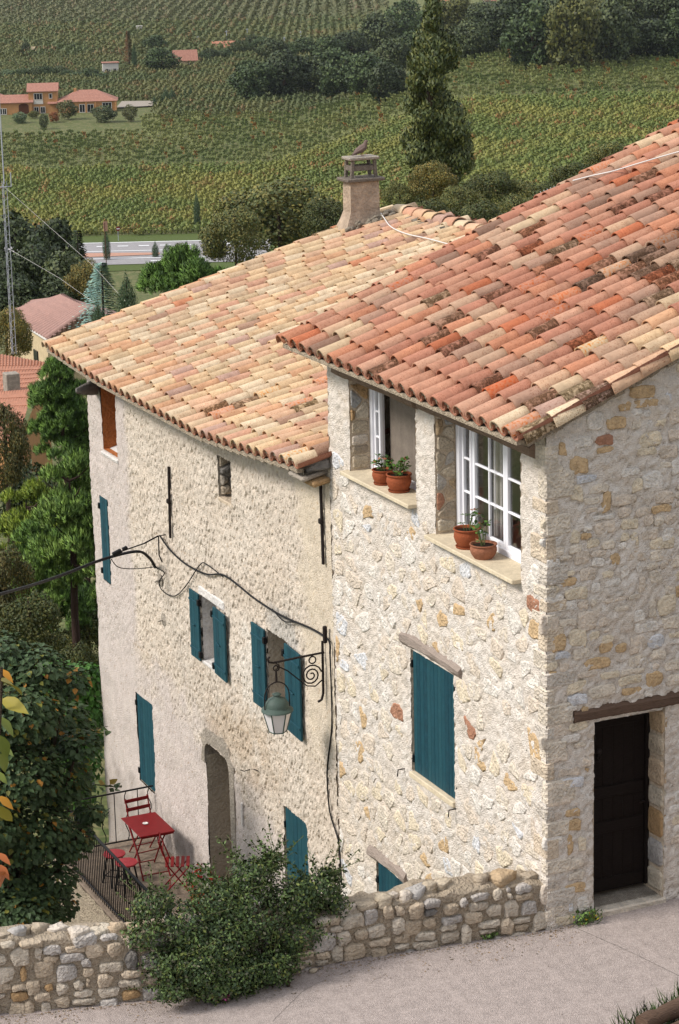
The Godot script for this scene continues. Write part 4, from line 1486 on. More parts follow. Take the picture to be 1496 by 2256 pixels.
func low_wall() -> void:
	var t := thing("low_stone_wall", "low wall of rough rubble stones along the lane", "wall")
	var mb := MB.new()
	var pts := PackedVector3Array()
	var f := PackedInt32Array()
	var nx := 170
	for i in nx + 1:
		var x := -8.0 + 8.02 * i / nx
		var z := wall_line(x)
		var y := wall_top(x)
		for k in 12:
			var p: Vector3
			if k < 5: p = Vector3(x, lerpf(-0.6, y - 0.05, k / 4.0), z - 0.03)
			elif k < 10: p = Vector3(x, y - 0.03 + sin((k - 5) / 4.0 * PI) * 0.035, z - 0.04 - (k - 5) / 4.0 * 0.40)
			else: p = Vector3(x, [y - 0.06, -5.6][k - 10], z - 0.46)
			p += Vector3(0, noise.get_noise_3dv(p * 14.0) * 0.06, noise.get_noise_3dv(p * 14.0 + Vector3(40, 0, 0)) * 0.02)
			pts.append(p)
	for i in nx:
		for k in 11:
			var a := i * 12 + k
			f.append_array(PackedInt32Array([a, a + 12, a + 13, a, a + 13, a + 1]))
	mb.smooth(pts, f)
	made("mortar_core", mb, M.wall_core, t)
	# face stones, larger towards the foot
	var box := Rect2(-7.4, -0.42, 7.38, 1.05)
	var polys := rubble(box, Vector2(0.10, 0.30), Vector2(0.09, 0.19))
	var n := 0
	for i in polys.size():
		var mid := middle(polys[i])
		if not box.has_point(mid): continue
		var topy := wall_top(mid.x)
		if mid.y > topy - 0.02: continue
		var own := PackedVector2Array()
		for p in polys[i]: own.append(Vector2(p.x, minf(p.y, topy + 0.03)) - mid)
		var dx := 0.05
		var tan := Vector3(dx * 2, 0, wall_line(mid.x + dx) - wall_line(mid.x - dx)).normalized()
		var k := rng.randf()
		var m: Material = M.stone_ochre if k < 0.05 else (M.stone_dark if k < 0.065 else M["wall_%d" % rng.randi_range(0, 4)])
		part("stone", stone_mesh(own, rng.randf_range(0.006, 0.014), rng.randf_range(0.02, 0.045), 0.05), m, t, Vector3(mid.x, mid.y, wall_line(mid.x) - 0.02), Basis(tan, Vector3.UP, tan.cross(Vector3.UP)) * Basis.from_euler(Vector3(rng.randf_range(-0.12, 0.12), rng.randf_range(-0.14, 0.14), 0)))
		n += 1
	# coping stones
	var x := -7.4
	while x < -0.1:
		var w := rng.randf_range(0.12, 0.32)
		if rng.randf() < 0.85:
			var hh := rng.randf_range(0.05, 0.15) if x < -1.0 or x > -0.5 else rng.randf_range(0.10, 0.17)
			mb = MB.new()
			var ps := PackedVector3Array()
			var fs := PackedInt32Array()
			for a in 6:
				for b in 9:
					var th := PI * a / 5.0
					var ph := TAU * b / 8.0
					var d := Vector3(sin(th) * cos(ph), cos(th), sin(th) * sin(ph))
					d = Vector3(signf(d.x) * pow(absf(d.x), 0.45), signf(d.y) * pow(absf(d.y), 0.45), signf(d.z) * pow(absf(d.z), 0.45))
					ps.append(d * Vector3(w * 0.46, hh * 0.5, w * 0.36) * (1.0 + 0.5 * noise.get_noise_3dv(d * 6.0 + Vector3(x * 50, 0, 0))))
			for a in 5:
				for b in 8: fs.append_array(PackedInt32Array([a * 9 + b, a * 9 + b + 1, a * 9 + b + 10, a * 9 + b, a * 9 + b + 10, a * 9 + b + 9]))
			mb.smooth(ps, fs)
			part("coping_stone", mb.done(), M["stone_%d" % rng.randi_range(0, 7)], t, Vector3(x + w / 2, wall_top(x + w / 2) + 0.0, wall_line(x + w / 2) - rng.randf_range(0.08, 0.26)), Basis.from_euler(Vector3(0, rng.randf() * 0.6, rng.randf_range(-0.1, 0.1))))
		x += w * 0.8

func litter() -> void:
	rng.seed = 830
	var mb := MB.new()
	mb.colored = true
	for i in 1500:
		var x := rng.randf_range(-7.0, 0.5)
		var d := pow(rng.randf(), 2.5) * 0.5
		if noise.get_noise_1d(x * 8.0) < -0.1 and d > 0.06: continue
		var z := wall_line(minf(x, 0.0)) + 0.05 + d
		var p := Vector3(x, lane_y(x, z) + 0.004, z)
		var f := rng.randf_range(0.6, 1.3)
		mb.col = [Color(0.20, 0.13, 0.07), Color(0.30, 0.20, 0.10), Color(0.42, 0.37, 0.31), Color(0.16, 0.13, 0.09)][rng.randi() % 4] * f
		var a := rng.randf() * TAU
		var dir := Vector3(cos(a), rng.randf_range(0.0, 0.3), sin(a))
		mb.leaf(p, dir * rng.randf_range(0.012, 0.035), dir.cross(Vector3.UP).normalized() * rng.randf_range(0.008, 0.02), (Vector3.UP + dir * 0.2).normalized())
	for i in 500:   # grit strewn over the whole lane
		var x := rng.randf_range(-7.0, 3.0)
		var z := rng.randf_range(0.1, 5.0)
		if x < 0.0: z += wall_line(x)
		var f := rng.randf_range(0.5, 1.2)
		mb.col = [Color(0.15, 0.11, 0.09), Color(0.62, 0.58, 0.53), Color(0.34, 0.29, 0.25)][rng.randi() % 3] * f
		var a := rng.randf() * TAU
		var dir := Vector3(cos(a), 0.1, sin(a))
		mb.leaf(Vector3(x, lane_y(x, z) + 0.004, z), dir * rng.randf_range(0.008, 0.022), dir.cross(Vector3.UP).normalized() * rng.randf_range(0.006, 0.014), Vector3.UP)
	var o := made("dead_leaves", mb, M.leaf, self)
	tag(o, "dry brown leaf litter and grit along the foot of the low wall", "leaf litter", "", "stuff")

func loose_stones() -> void:
	for s in [[660, 2140, 0.07, "flat grey stone lying loose by the foot of the bush"], [690, 2146, 0.05, "small pale stone lying loose beside the flat grey one"], [160, 2206, 0.045, "white pebble lying against the foot of the low wall"]]:
		var p := on_y(s[0], s[1], -0.32)
		var mb := MB.new()
		var ps := PackedVector3Array()
		var fs := PackedInt32Array()
		for a in 6:
			for b in 9:
				var th := PI * a / 5.0
				var ph := TAU * b / 8.0
				var d := Vector3(sin(th) * cos(ph), cos(th), sin(th) * sin(ph))
				ps.append(d * Vector3(1, 0.55, 0.75) * s[2] * (1.0 + 0.3 * noise.get_noise_3dv(d * 7.0 + p * 30.0)))
		for a in 5:
			for b in 8: fs.append_array(PackedInt32Array([a * 9 + b, a * 9 + b + 1, a * 9 + b + 10, a * 9 + b, a * 9 + b + 10, a * 9 + b + 9]))
		mb.smooth(ps, fs)
		var o := made("loose_stone", mb, M["stone_%d" % (s[0] % 5)], self, Vector3(p.x, lane_y(p.x, p.z) + s[2] * 0.4, p.z))
		tag(o, s[3], "stone", "loose stones by the low wall")

func bar(parent: Node, called: String, pts: Array, r, m: Material, sides := 6) -> MeshInstance3D:
	var mb := MB.new()
	mb.tube(pts, r, sides)
	return made(called, mb, m, parent)

const FLOOR := -3.74

func terrace() -> void:
	var mb := MB.new()
	mb.cbox(Vector3(-0.78, FLOOR - 0.1, -9.3), Vector3(1.62, 0.2, 6.4), 0.01)
	struct("terrace_floor", mb, M.terrace)
	mb = MB.new()
	var ps := PackedVector3Array()
	var fs := PackedInt32Array()
	for j in 12:
		for i in 60:
			var z := -12.5 + 6.4 * i / 59.0
			var y := -5.7 + (FLOOR + 5.68) * j / 11.0
			ps.append(Vector3(-1.60 + noise.get_noise_2d(z * 12.0, y * 12.0) * 0.03, y, z))
	for j in 11:
		for i in 59:
			var a := j * 60 + i
			fs.append_array(PackedInt32Array([a, a + 1, a + 61, a, a + 61, a + 60]))
	mb.smooth(ps, fs)
	mb.box(Vector3(-0.8, -4.75, -12.52), Vector3(1.58, 1.9, 0.06))
	var t := made("terrace_retaining_wall", mb, M.wall_core, self)
	tag(t, "rough brown retaining wall below the terrace railing", "wall")
	# dense straight railing along the drop
	var r := thing("terrace_railing", "dark iron railing with close upright bars along the terrace edge", "railing", Vector3(-1.52, FLOOR, -11.7))
	bar(r, "handrail", [Vector3(0, 0.93, 0), Vector3(0, 0.93, 4.2)], 0.024, M.iron_dark)
	bar(r, "bottom_rail", [Vector3(0, 0.06, 0), Vector3(0, 0.06, 4.2)], 0.014, M.iron_dark)
	for i in 52: bar(r, "baluster", [Vector3(0, 0.0, i * 0.082), Vector3(0.0, 0.93, i * 0.082)], 0.0085, M.iron_dark, 5)
	# open wavy railing across the end
	r = thing("wavy_railing", "thin iron railing with wavy bars across the terrace end", "railing", Vector3(-1.5, FLOOR, -12.25))
	bar(r, "handrail", [Vector3(0, 0.86, 0), Vector3(0.9, 0.87, 0), Vector3(1.46, 0.88, 0)], 0.014, M.iron_dark)
	bar(r, "bottom_rail", [Vector3(0, 0.08, 0), Vector3(1.46, 0.08, 0)], 0.012, M.iron_dark)
	for i in 8:
		var x := 0.1 + i * 0.185
		var pts := []
		for k in 13:
			var y := 0.08 + 0.78 * k / 12.0
			pts.append(Vector3(x + (sin(k * 1.05) * 0.028 if i % 2 else 0.0), y, 0))
		bar(r, "wavy_bar" if i % 2 else "upright_bar", pts, 0.008, M.iron_dark, 5)
	bistro()

func folding_chair(at: Vector3, turn: float, label: String) -> void:
	var t := thing("folding_chair", label, "chair", at, turn, "red folding chairs around the terrace table")
	# seat in x/z, back at -z
	for s in [-1.0, 1.0]:
		bar(t, "back_leg", [Vector3(s * 0.19, 0.0, 0.20), Vector3(s * 0.185, 0.44, -0.12), Vector3(s * 0.18, 0.84, -0.26)], 0.011, M.red_paint)
		bar(t, "front_leg", [Vector3(s * 0.17, 0.0, -0.22), Vector3(s * 0.17, 0.44, 0.17)], 0.011, M.red_paint)
	for i in 5:
		var mb := MB.new()
		mb.cbox(Vector3(0, 0.45, -0.15 + i * 0.075), Vector3(0.37, 0.016, 0.05), 0.004)
		made("seat_slat", mb, M.red_paint, t)
	for y in [0.80, 0.68]:
		var mb := MB.new()
		mb.cbox(Vector3(0, y, -0.245 + (0.80 - y) * 0.35), Vector3(0.40, 0.055, 0.016), 0.004)
		made("back_slat", mb, M.red_paint, t)
	bar(t, "stretcher", [Vector3(-0.18, 0.10, 0.12), Vector3(0.18, 0.10, 0.12)], 0.008, M.red_paint)
	bar(t, "stretcher", [Vector3(-0.17, 0.12, -0.12), Vector3(0.17, 0.12, -0.12)], 0.008, M.red_paint)

func bistro() -> void:
	var t := thing("bistro_table", "square red metal folding table on the terrace", "table", Vector3(-0.53, FLOOR, -11.14))
	var mb := MB.new()
	mb.cbox(Vector3(0, 0.735, 0), Vector3(0.54, 0.018, 0.84), 0.006)
	mb.box(Vector3(0, 0.715, 0.41), Vector3(0.50, 0.026, 0.012))
	mb.box(Vector3(0, 0.715, -0.41), Vector3(0.50, 0.026, 0.012))
	made("table_top", mb, M.red_paint, t)
	for s in [-1.0, 1.0]:
		bar(t, "leg", [Vector3(s * 0.21, 0.0, 0.30), Vector3(s * 0.19, 0.37, 0.0), Vector3(s * 0.21, 0.72, -0.30)], 0.013, M.red_paint)
		bar(t, "leg", [Vector3(s * 0.18, 0.0, -0.30), Vector3(s * 0.17, 0.37, 0.0), Vector3(s * 0.18, 0.72, 0.30)], 0.013, M.red_paint)
	bar(t, "stretcher", [Vector3(-0.2, 0.06, 0.25), Vector3(0.2, 0.06, 0.25)], 0.009, M.red_paint)
	bar(t, "stretcher", [Vector3(-0.18, 0.06, -0.25), Vector3(0.18, 0.06, -0.25)], 0.009, M.red_paint)
	mb = MB.new()
	mb.lathe([Vector2(0.0, 0.0), Vector2(0.032, 0.0), Vector2(0.045, 0.012), Vector2(0.04, 0.018), Vector2(0.0, 0.008)], 14)
	var o := made("small_dish", mb, M.limewash, self, Vector3(-0.56, FLOOR + 0.745, -11.16))
	tag(o, "tiny white dish on the red terrace table", "dish")
	folding_chair(Vector3(-0.36, FLOOR, -11.78), 0.1, "red folding chair behind the table, against the wavy railing")
	folding_chair(Vector3(-0.40, FLOOR, -10.28), -1.95 + PI, "red slatted folding chair seen from the side beside the plastered wall")
	for s in [[Vector3(-1.13, FLOOR, -10.95), "round pink topped stool beside the railing, farther along the terrace"], [Vector3(-1.08, FLOOR, -10.56), "round pink topped stool beside the railing, close to the slatted chair"]]:
		var st := thing("round_stool", s[1], "stool", s[0], 0.0, "round stools by the railing")
		mb = MB.new()
		mb.lathe([Vector2(0.0, 0.44), Vector2(0.15, 0.44), Vector2(0.165, 0.455), Vector2(0.16, 0.475), Vector2(0.0, 0.48)], 20)
		made("seat", mb, M.red_faded, st)
		for k in 4:
			var a := TAU * k / 4.0 + 0.6
			bar(st, "leg", [Vector3(cos(a) * 0.19, 0, sin(a) * 0.19), Vector3(cos(a) * 0.11, 0.44, sin(a) * 0.11)], 0.014, M.iron_dark)
		bar(st, "foot_ring", [Vector3(0.16, 0.15, 0), Vector3(0, 0.15, 0.16), Vector3(-0.16, 0.15, 0), Vector3(0, 0.15, -0.16), Vector3(0.16, 0.15, 0)], 0.008, M.iron_dark)

# ------------------------------------------------------------------ fittings on the walls
func spiral(mid: Vector3, r0: float, r1: float, turns: float, start: float, z: float, sg := 1.0) -> Array:
	var pts := []
	for i in 30:
		var k := i / 29.0
		var t := start + sg * turns * TAU * k
		var r := lerpf(r0, r1, k)
		pts.append(mid + Vector3(cos(t) * r, sin(t) * r, z))
	return pts

func lantern() -> void:
	var t := thing("street_lantern", "hexagonal street lantern hanging from a scrolled iron wall bracket", "lantern", Vector3(0, 0, -5.66))
	bar(t, "wall_bar", [Vector3(-0.04, 1.28, 0), Vector3(-0.045, 0.6, 0), Vector3(-0.07, 0.52, 0), Vector3(-0.12, 0.50, 0)], 0.016, M.iron)
	bar(t, "arm", [Vector3(-0.02, 1.13, 0), Vector3(-0.40, 1.115, 0), Vector3(-0.70, 1.10, 0), Vector3(-0.76, 1.115, 0), Vector3(-0.775, 1.16, 0), Vector3(-0.75, 1.185, 0)], 0.014, M.iron)
	bar(t, "scroll", spiral(Vector3(-0.20, 0.86, 0), 0.14, 0.022, 2.3, 0.2, 0.0), 0.010, M.iron)
	bar(t, "ring", spiral(Vector3(-0.18, 1.055, 0), 0.045, 0.045, 1.0, 0.0, 0.0), 0.009, M.iron)
	bar(t, "brace", [Vector3(-0.67, 1.06, 0), Vector3(-0.52, 0.97, 0), Vector3(-0.36, 0.82, 0), Vector3(-0.26, 0.73, 0), Vector3(-0.15, 0.71, 0), Vector3(-0.05, 0.78, 0)], 0.009, M.iron)
	bar(t, "hanger_scroll", spiral(Vector3(-0.67, 1.03, 0), 0.05, 0.016, 1.6, PI / 2, 0.0, -1.0), 0.008, M.iron)
	bar(t, "hanger", [Vector3(-0.67, 1.0, 0), Vector3(-0.67, 0.84, 0)], [0.012, 0.016], M.iron)
	var hoop := []
	for i in 15:
		var a := PI * i / 14.0
		hoop.append(Vector3(-0.67 + cos(a) * 0.165, 0.66 + sin(a) * 0.185, 0))
	hoop.push_front(Vector3(-0.505, 0.50, 0))
	hoop.append(Vector3(-0.835, 0.50, 0))
	bar(t, "hoop", hoop, 0.008, M.iron)
	var o := Transform3D(Basis.IDENTITY, Vector3(-0.67, 0, 0))
	var mb := MB.new()
	mb.lathe([Vector2(0.20, 0.475), Vector2(0.195, 0.50), Vector2(0.15, 0.515), Vector2(0.15, 0.53), Vector2(0.143, 0.575), Vector2(0.11, 0.625), Vector2(0.065, 0.648), Vector2(0.045, 0.66), Vector2(0.045, 0.675), Vector2(0.06, 0.69), Vector2(0.03, 0.705), Vector2(0.0, 0.71)], 24, o)
	made("dome", mb, M.lamp_copper, t)
	for k in 6:
		var a0 := TAU * k / 6.0 + 0.3
		var a1 := TAU * (k + 1) / 6.0 + 0.3
		var p := func(a, r, y): return o * Vector3(cos(a) * r, y, sin(a) * r)
		mb = MB.new()
		mb.face4(p.call(a0, 0.105, 0.205), p.call(a1, 0.105, 0.205), p.call(a1, 0.178, 0.47), p.call(a0, 0.178, 0.47), Vector3(cos(a0 + 0.5), 0, sin(a0 + 0.5)))
		made("pane", mb, M.lamp_glass, t)
		bar(t, "glazing_edge", [p.call(a0, 0.106, 0.20), p.call(a0, 0.18, 0.475)], 0.008, M.lamp_copper)
		bar(t, "lower_rim", [p.call(a0, 0.106, 0.205), p.call(a1, 0.106, 0.205)], 0.008, M.lamp_copper)
		bar(t, "upper_rim", [p.call(a0, 0.182, 0.475), p.call(a1, 0.182, 0.475)], 0.009, M.lamp_copper)
		bar(t, "foot", [p.call(a0, 0.108, 0.20), p.call(a0, 0.118, 0.175)], 0.005, M.lamp_copper, 5)

func curve(keys: Array, per := 6) -> Array:   # a smooth line through the keys
	var out := []
	for i in keys.size() - 1:
		var a: Vector3 = keys[maxi(i - 1, 0)]
		var b: Vector3 = keys[i]
		var c: Vector3 = keys[i + 1]
		var d: Vector3 = keys[mini(i + 2, keys.size() - 1)]
		for k in per: out.append(b.cubic_interpolate(c, a, d, k / float(per)))
	out.append(keys[-1])
	return out

func cable(called: String, label: String, keys: Array, r: float, m: Material) -> void:
	var mb := MB.new()
	mb.tube(curve(keys), r, 6)
	tag(made(called, mb, m, self), label, "cable")

func cables() -> void:
	var hook := on_x(352, 1180, -0.10)
	var t := thing("cable_anchor", "black overhead cable clamp and hook fixed on the plastered wall", "cable clamp", hook)
	bar(t, "wall_hook", [Vector3(0.10, 0, 0), Vector3(-0.02, 0, 0), Vector3(-0.03, -0.28, 0.02), Vector3(0.02, -0.40, 0.0)], 0.010, M.iron_dark)
	var c1 := on_x(318, 1197, -0.35) - hook
	bar(t, "tension_rod", [Vector3(-0.02, 0, 0), c1], 0.012, M.iron_dark)
	var mb := MB.new()
	var c2 := on_x(258, 1218, -0.75) - hook
	mb.cbox(c2, Vector3(0.14, 0.07, 0.06), 0.012, Basis(Vector3(0, 0, 1), 0.35))
	mb.cbox(c2 + Vector3(0.12, 0.05, 0.0), Vector3(0.08, 0.05, 0.05), 0.01, Basis(Vector3(0, 0, 1), 0.35))
	made("clamp", mb, M.iron_dark, t)
	bar(t, "tension_link", [c1, c2], 0.010, M.iron_dark)
	cable("overhead_cable", "thick black twisted cable crossing from the plastered wall to the open side", [on_x(-260, 1372, -5.5), on_x(0, 1309, -3.2), on_x(120, 1273, -1.9), on_x(225, 1233, -0.95), on_x(300, 1215, -0.45), on_x(328, 1228, -0.2), on_x(342, 1250, -0.03)], 0.022, M.cable)
	cable("sagging_cable", "thin black cable sagging in a loop below the clamp", [on_x(245, 1232, -0.8), on_x(262, 1250, -0.6), on_x(300, 1253, -0.3), on_x(342, 1249, -0.06)], 0.007, M.cable)
	cable("looped_cable", "thin black cable looping down and up across the roughcast", [on_x(343, 1250, -0.04), on_x(362, 1262, -0.04), on_x(350, 1283, -0.04), on_x(360, 1303, -0.04), on_x(385, 1313, -0.05), on_x(410, 1290, -0.05), on_x(440, 1245, -0.04), on_x(455, 1243, -0.04), on_x(490, 1270, -0.04)], 0.008, M.cable)
	cable("wall_cable", "black cable running along the roughcast from the clamp to the lantern", [on_x(352, 1180, -0.05), on_x(375, 1212, -0.05), on_x(410, 1243, -0.05), on_x(455, 1265, -0.05), on_x(495, 1268, -0.04), on_x(560, 1318, -0.05), on_x(620, 1356, -0.05), on_x(680, 1382, -0.04), on_x(712, 1400, -0.04), on_x(726, 1415, -0.04), on_x(727, 1440, -0.04)], 0.013, M.cable)
	cable("second_wall_cable", "thin black cable drooping below the thicker one beside the lantern", [on_x(600, 1342, -0.05), on_x(625, 1368, -0.05), on_x(655, 1372, -0.05), on_x(690, 1388, -0.05), on_x(712, 1402, -0.05)], 0.008, M.cable)
	cable("down_cable", "thin black cable hanging down the wall joint below the lantern", [on_x(727, 1440, -0.035), on_x(730, 1520, -0.03), on_x(731, 1600, -0.03), on_x(722, 1680, -0.03), on_x(721, 1720, -0.03), on_x(727, 1790, -0.03), on_x(745, 1850, -0.03), on_x(750, 1900, -0.03), on_x(753, 1950, -0.03)], 0.010, M.cable)
	var pipe := MB.new()
	pipe.cbox(on_x(716, 1398, -0.06), Vector3(0.05, 0.22, 0.045), 0.01)
	tag(made("junction_box", pipe, M.iron, self), "small rusty cable junction plate above the lantern bracket", "junction box")
	# white wires lying over the roofs
	var over := func(px, py, fn):
		var r := ray(px, py)
		var d := 25.0
		while d < 60.0:
			var p := CAM + r * d
			if p.y <= fn.call(p.x, p.z) + 0.19: return p
			d += 0.02
		return CAM + r * d
	var w1 := []
	for q in [[838, 468], [846, 480], [862, 500], [895, 515], [940, 525], [970, 533], [1000, 541]]: w1.append(over.call(q[0], q[1], lower_roof))
	cable("roof_wire", "white wire curling down the pale roof below the chimney", w1, 0.009, M.white_cable)
	var w2 := []
	for q in [[1262, 398], [1300, 388], [1350, 377], [1400, 362], [1450, 347], [1500, 333]]: w2.append(over.call(q[0], q[1], upper_roof))
	cable("roof_wire", "white wire lying across the top of the red roof", w2, 0.009, M.white_cable)

func pot(at: Vector3, r: float, hgt: float, label: String, saucer: bool, m: Material, plant: int) -> void:
	var t := thing("flower_pot", label, "flower pot", at, 0.0, "terracotta pots on the window sills")
	var b := 0.0
	var mb := MB.new()
	if saucer:
		mb.lathe([Vector2(0.0, 0.0), Vector2(r * 0.78, 0.0), Vector2(r * 0.86, 0.028), Vector2(r * 0.80, 0.03), Vector2(r * 0.74, 0.012), Vector2(0.0, 0.012)], 24)
		made("saucer", mb, M.terracotta, t)
		b = 0.012
	mb = MB.new()
	mb.lathe([Vector2(0.0, b), Vector2(r * 0.62, b), Vector2(r * 0.66, b + hgt * 0.04), Vector2(r * 0.86, b + hgt * 0.3), Vector2(r * 0.97, b + hgt * 0.55), Vector2(r * 0.95, b + hgt * 0.75), Vector2(r * 0.88, b + hgt * 0.86), Vector2(r * 0.93, b + hgt * 0.90), Vector2(r * 1.0, b + hgt * 0.94), Vector2(r * 0.99, b + hgt), Vector2(r * 0.88, b + hgt), Vector2(r * 0.84, b + hgt * 0.9), Vector2(r * 0.8, b + hgt * 0.86)], 28)
	made("bowl", mb, m, t)
	mb = MB.new()
	mb.lathe([Vector2(r * 0.86, b + hgt * 0.86), Vector2(0.0, b + hgt * 0.88)], 20)
	made("earth", mb, M.soil, t)
	mb = MB.new()
	mb.colored = true
	for s in plant:
		var a := rng.randf() * TAU
		var top := Vector3(cos(a) * r * rng.randf_range(0.3, 1.15), b + hgt + rng.randf_range(0.03, 0.20), sin(a) * r * rng.randf_range(0.3, 1.15))
		mb.col = Color(0.10, 0.13, 0.04)
		mb.tube([Vector3(cos(a) * r * 0.2, b + hgt * 0.86, sin(a) * r * 0.2), top * Vector3(0.8, 0.9, 0.8) + Vector3(0, 0.02, 0), top], 0.004, 4)
		for l in 7:
			var d := Vector3(rng.randf_range(-1, 1), rng.randf_range(-0.3, 0.8), rng.randf_range(-1, 1)).normalized()
			var c := d.cross(Vector3.UP).normalized()
			var g := rng.randf_range(0.7, 1.4)
			mb.col = Color(0.07 * g, 0.15 * g, 0.03) if rng.randf() < 0.86 else Color(0.28, 0.10, 0.05)
			mb.leaf(top + d * 0.01, d * rng.randf_range(0.03, 0.06), c * rng.randf_range(0.03, 0.055), (Vector3.UP + d).normalized())
	made("plant", mb, M.leaf, t)

func pots() -> void:
	pot(Vector3(0.06, 3.622, -4.02), 0.125, 0.17, "small round terracotta pot behind another on the screened window sill", true, M.terracotta, 12)
	pot(Vector3(0.08, 3.622, -3.62), 0.150, 0.20, "large round terracotta pot with leafy geranium and saucer on the screened window sill", true, M.terracotta, 22)
	pot(Vector3(0.06, 3.382, -1.88), 0.150, 0.21, "wide rimmed terracotta pot with sparse plant below the white sashes", true, M.terracotta, 7)
	pot(Vector3(0.02, 3.382, -1.42), 0.150, 0.165, "squat streaked terracotta pot with a leaning plant on the sill end", false, M.terracotta_pale, 8)

func shade_house() -> void:  # out-of-view house, added to keep sky light off the side wall
	var v := thing("added_shade_house", "unseen plastered house added across the lane to shade the side wall", "house", Vector3(5.5, -0.5, 10.5))
	var mb := MB.new()
	mb.box(Vector3(0, 4.2, 0), Vector3(11.0, 8.4, 7.0))
	made("wall", mb, M.reveal, v)
	mb = MB.new()
	gable(mb, 11.0, 7.0, 8.4, 1.6, 0.4)
	made("roof", mb, M.orange_roof, v)
	for x in [-3.4, 0.0, 3.4]:
		for y in [1.2, 4.6]:
			mb = MB.new()
			mb.cbox(Vector3(x, y + 0.7, -3.53), Vector3(1.0, 1.5, 0.06), 0.01)
			made("shutter", mb, M.teal, v)

# ------------------------------------------------------------------ foliage
func ball() -> Vector3:
	var z := rng.randf_range(-1, 1)
	var a := rng.randf() * TAU
	var r := sqrt(1.0 - z * z)
	return Vector3(r * cos(a), z, r * sin(a))

# leaves spread through blobs [[middle, radii], ...]; size = leaf length; vary = [dark, light] multiplied on green
func leafage(mb: MB, blobs: Array, count: int, size: float, greens: Array, upright := 0.0, shell := 0.62, grain := 3.0) -> void:
	var areas := []
	for b in blobs: areas.append(b[1].x * b[1].y + b[1].x * b[1].z)
	for i in count:
		var k := pick(areas)
		var d := ball()
		var p: Vector3 = blobs[k][0] + d * blobs[k][1] * lerpf(shell, 1.0, sqrt(rng.randf())) * rng.randf_range(0.94, 1.08)
		var n := noise.get_noise_3dv(p * grain / maxf(blobs[0][1].x, 0.01))
		if n < -0.28 and rng.randf() < 0.7: continue
		var out := (d + ball() * 0.7).normalized()
		var along := (ball() + Vector3.UP * upright * 2.0).normalized()
		along = (along - out * along.dot(out) * 0.6).normalized()
		var across := along.cross(out).normalized()
		var g: Color = greens[pick(greens.map(func(q): return q[1]))][0]
		var f := rng.randf_range(0.75, 1.25) * (1.0 + n * 0.35)
		mb.col = Color(g.r * f, g.g * f, g.b * f)
		var s := size * rng.randf_range(0.7, 1.3)
		mb.leaf(p, along * s, across * s * (0.62 - 0.3 * upright), out)

func oak_crown(sd: int, count: int, size: float, greens: Array) -> ArrayMesh:
	rng.seed = sd
	var mb := MB.new()
	mb.colored = true
	var blobs := [[Vector3(0, 0.50, 0), Vector3(0.36, 0.38, 0.36)]]
	for i in 17:
		var d := ball()
		d.y = d.y * 0.9 - 0.05
		blobs.append([Vector3(0, 0.47, 0) + d * Vector3(0.34, 0.38, 0.34), Vector3(1, 0.9, 1) * rng.randf_range(0.10, 0.19)])
	leafage(mb, blobs, count, size, greens)
	return mb.done()

func column_crown(sd: int, count: int, size: float, greens: Array, slim := 0.5, ragged := 0.2, low := 0.02) -> ArrayMesh:
	rng.seed = sd
	var mb := MB.new()
	mb.colored = true
	var blobs := []
	for i in 26:
		var y := lerpf(low, 0.95, i / 25.0)
		var w: float = slim * pow(sin(clampf(y * 0.86 + 0.16, 0, 1) * PI), 0.7) * (1.0 if y < 0.55 else 1.0 - (y - 0.55) * 1.4)
		w = maxf(w, 0.05)
		var a := i * 2.4
		blobs.append([Vector3(cos(a) * w * ragged * 1.6, y, sin(a) * w * ragged * 1.6), Vector3(w * 0.8, 0.075 + 0.02 * rng.randf(), w * 0.8)])
	leafage(mb, blobs, count, size, greens, 0.8, 0.55, 0.5)
	return mb.done()

func fir_crown(sd: int, tiers: int, per: int, greens: Array) -> ArrayMesh:   # drooping conifer boughs
	rng.seed = sd
	var mb := MB.new()
	mb.colored = true
	for t in tiers:
		var y := 0.08 + 0.9 * t / tiers
		var reach := 0.5 * (1.0 - y) + 0.03
		for b in 11:
			var a := TAU * b / 11.0 + t * 1.7 + rng.randf() * 0.3
			var dir := Vector3(cos(a), -0.22, sin(a))
			var rr := reach * rng.randf_range(0.7, 1.1)
			for k in per:
				var f := float(k + rng.randf()) / per
				var p := Vector3(0, y, 0) + dir * rr * f
				var side := Vector3(-sin(a), 0, cos(a)) * (1 if k % 2 else -1)
				var g: Color = greens[rng.randi() % greens.size()][0]
				var q := rng.randf_range(0.7, 1.3)
				mb.col = Color(g.r * q, g.g * q, g.b * q)
				mb.leaf(p, (side * 0.7 + dir * 0.8 + Vector3(0, rng.randf_range(-0.1, 0.3), 0)) * 0.085 * (1.2 - f * 0.5), Vector3(0, 0.5, 0).lerp(dir, 0.5) * 0.035, (Vector3.UP + side * 0.3).normalized())
	return mb.done()

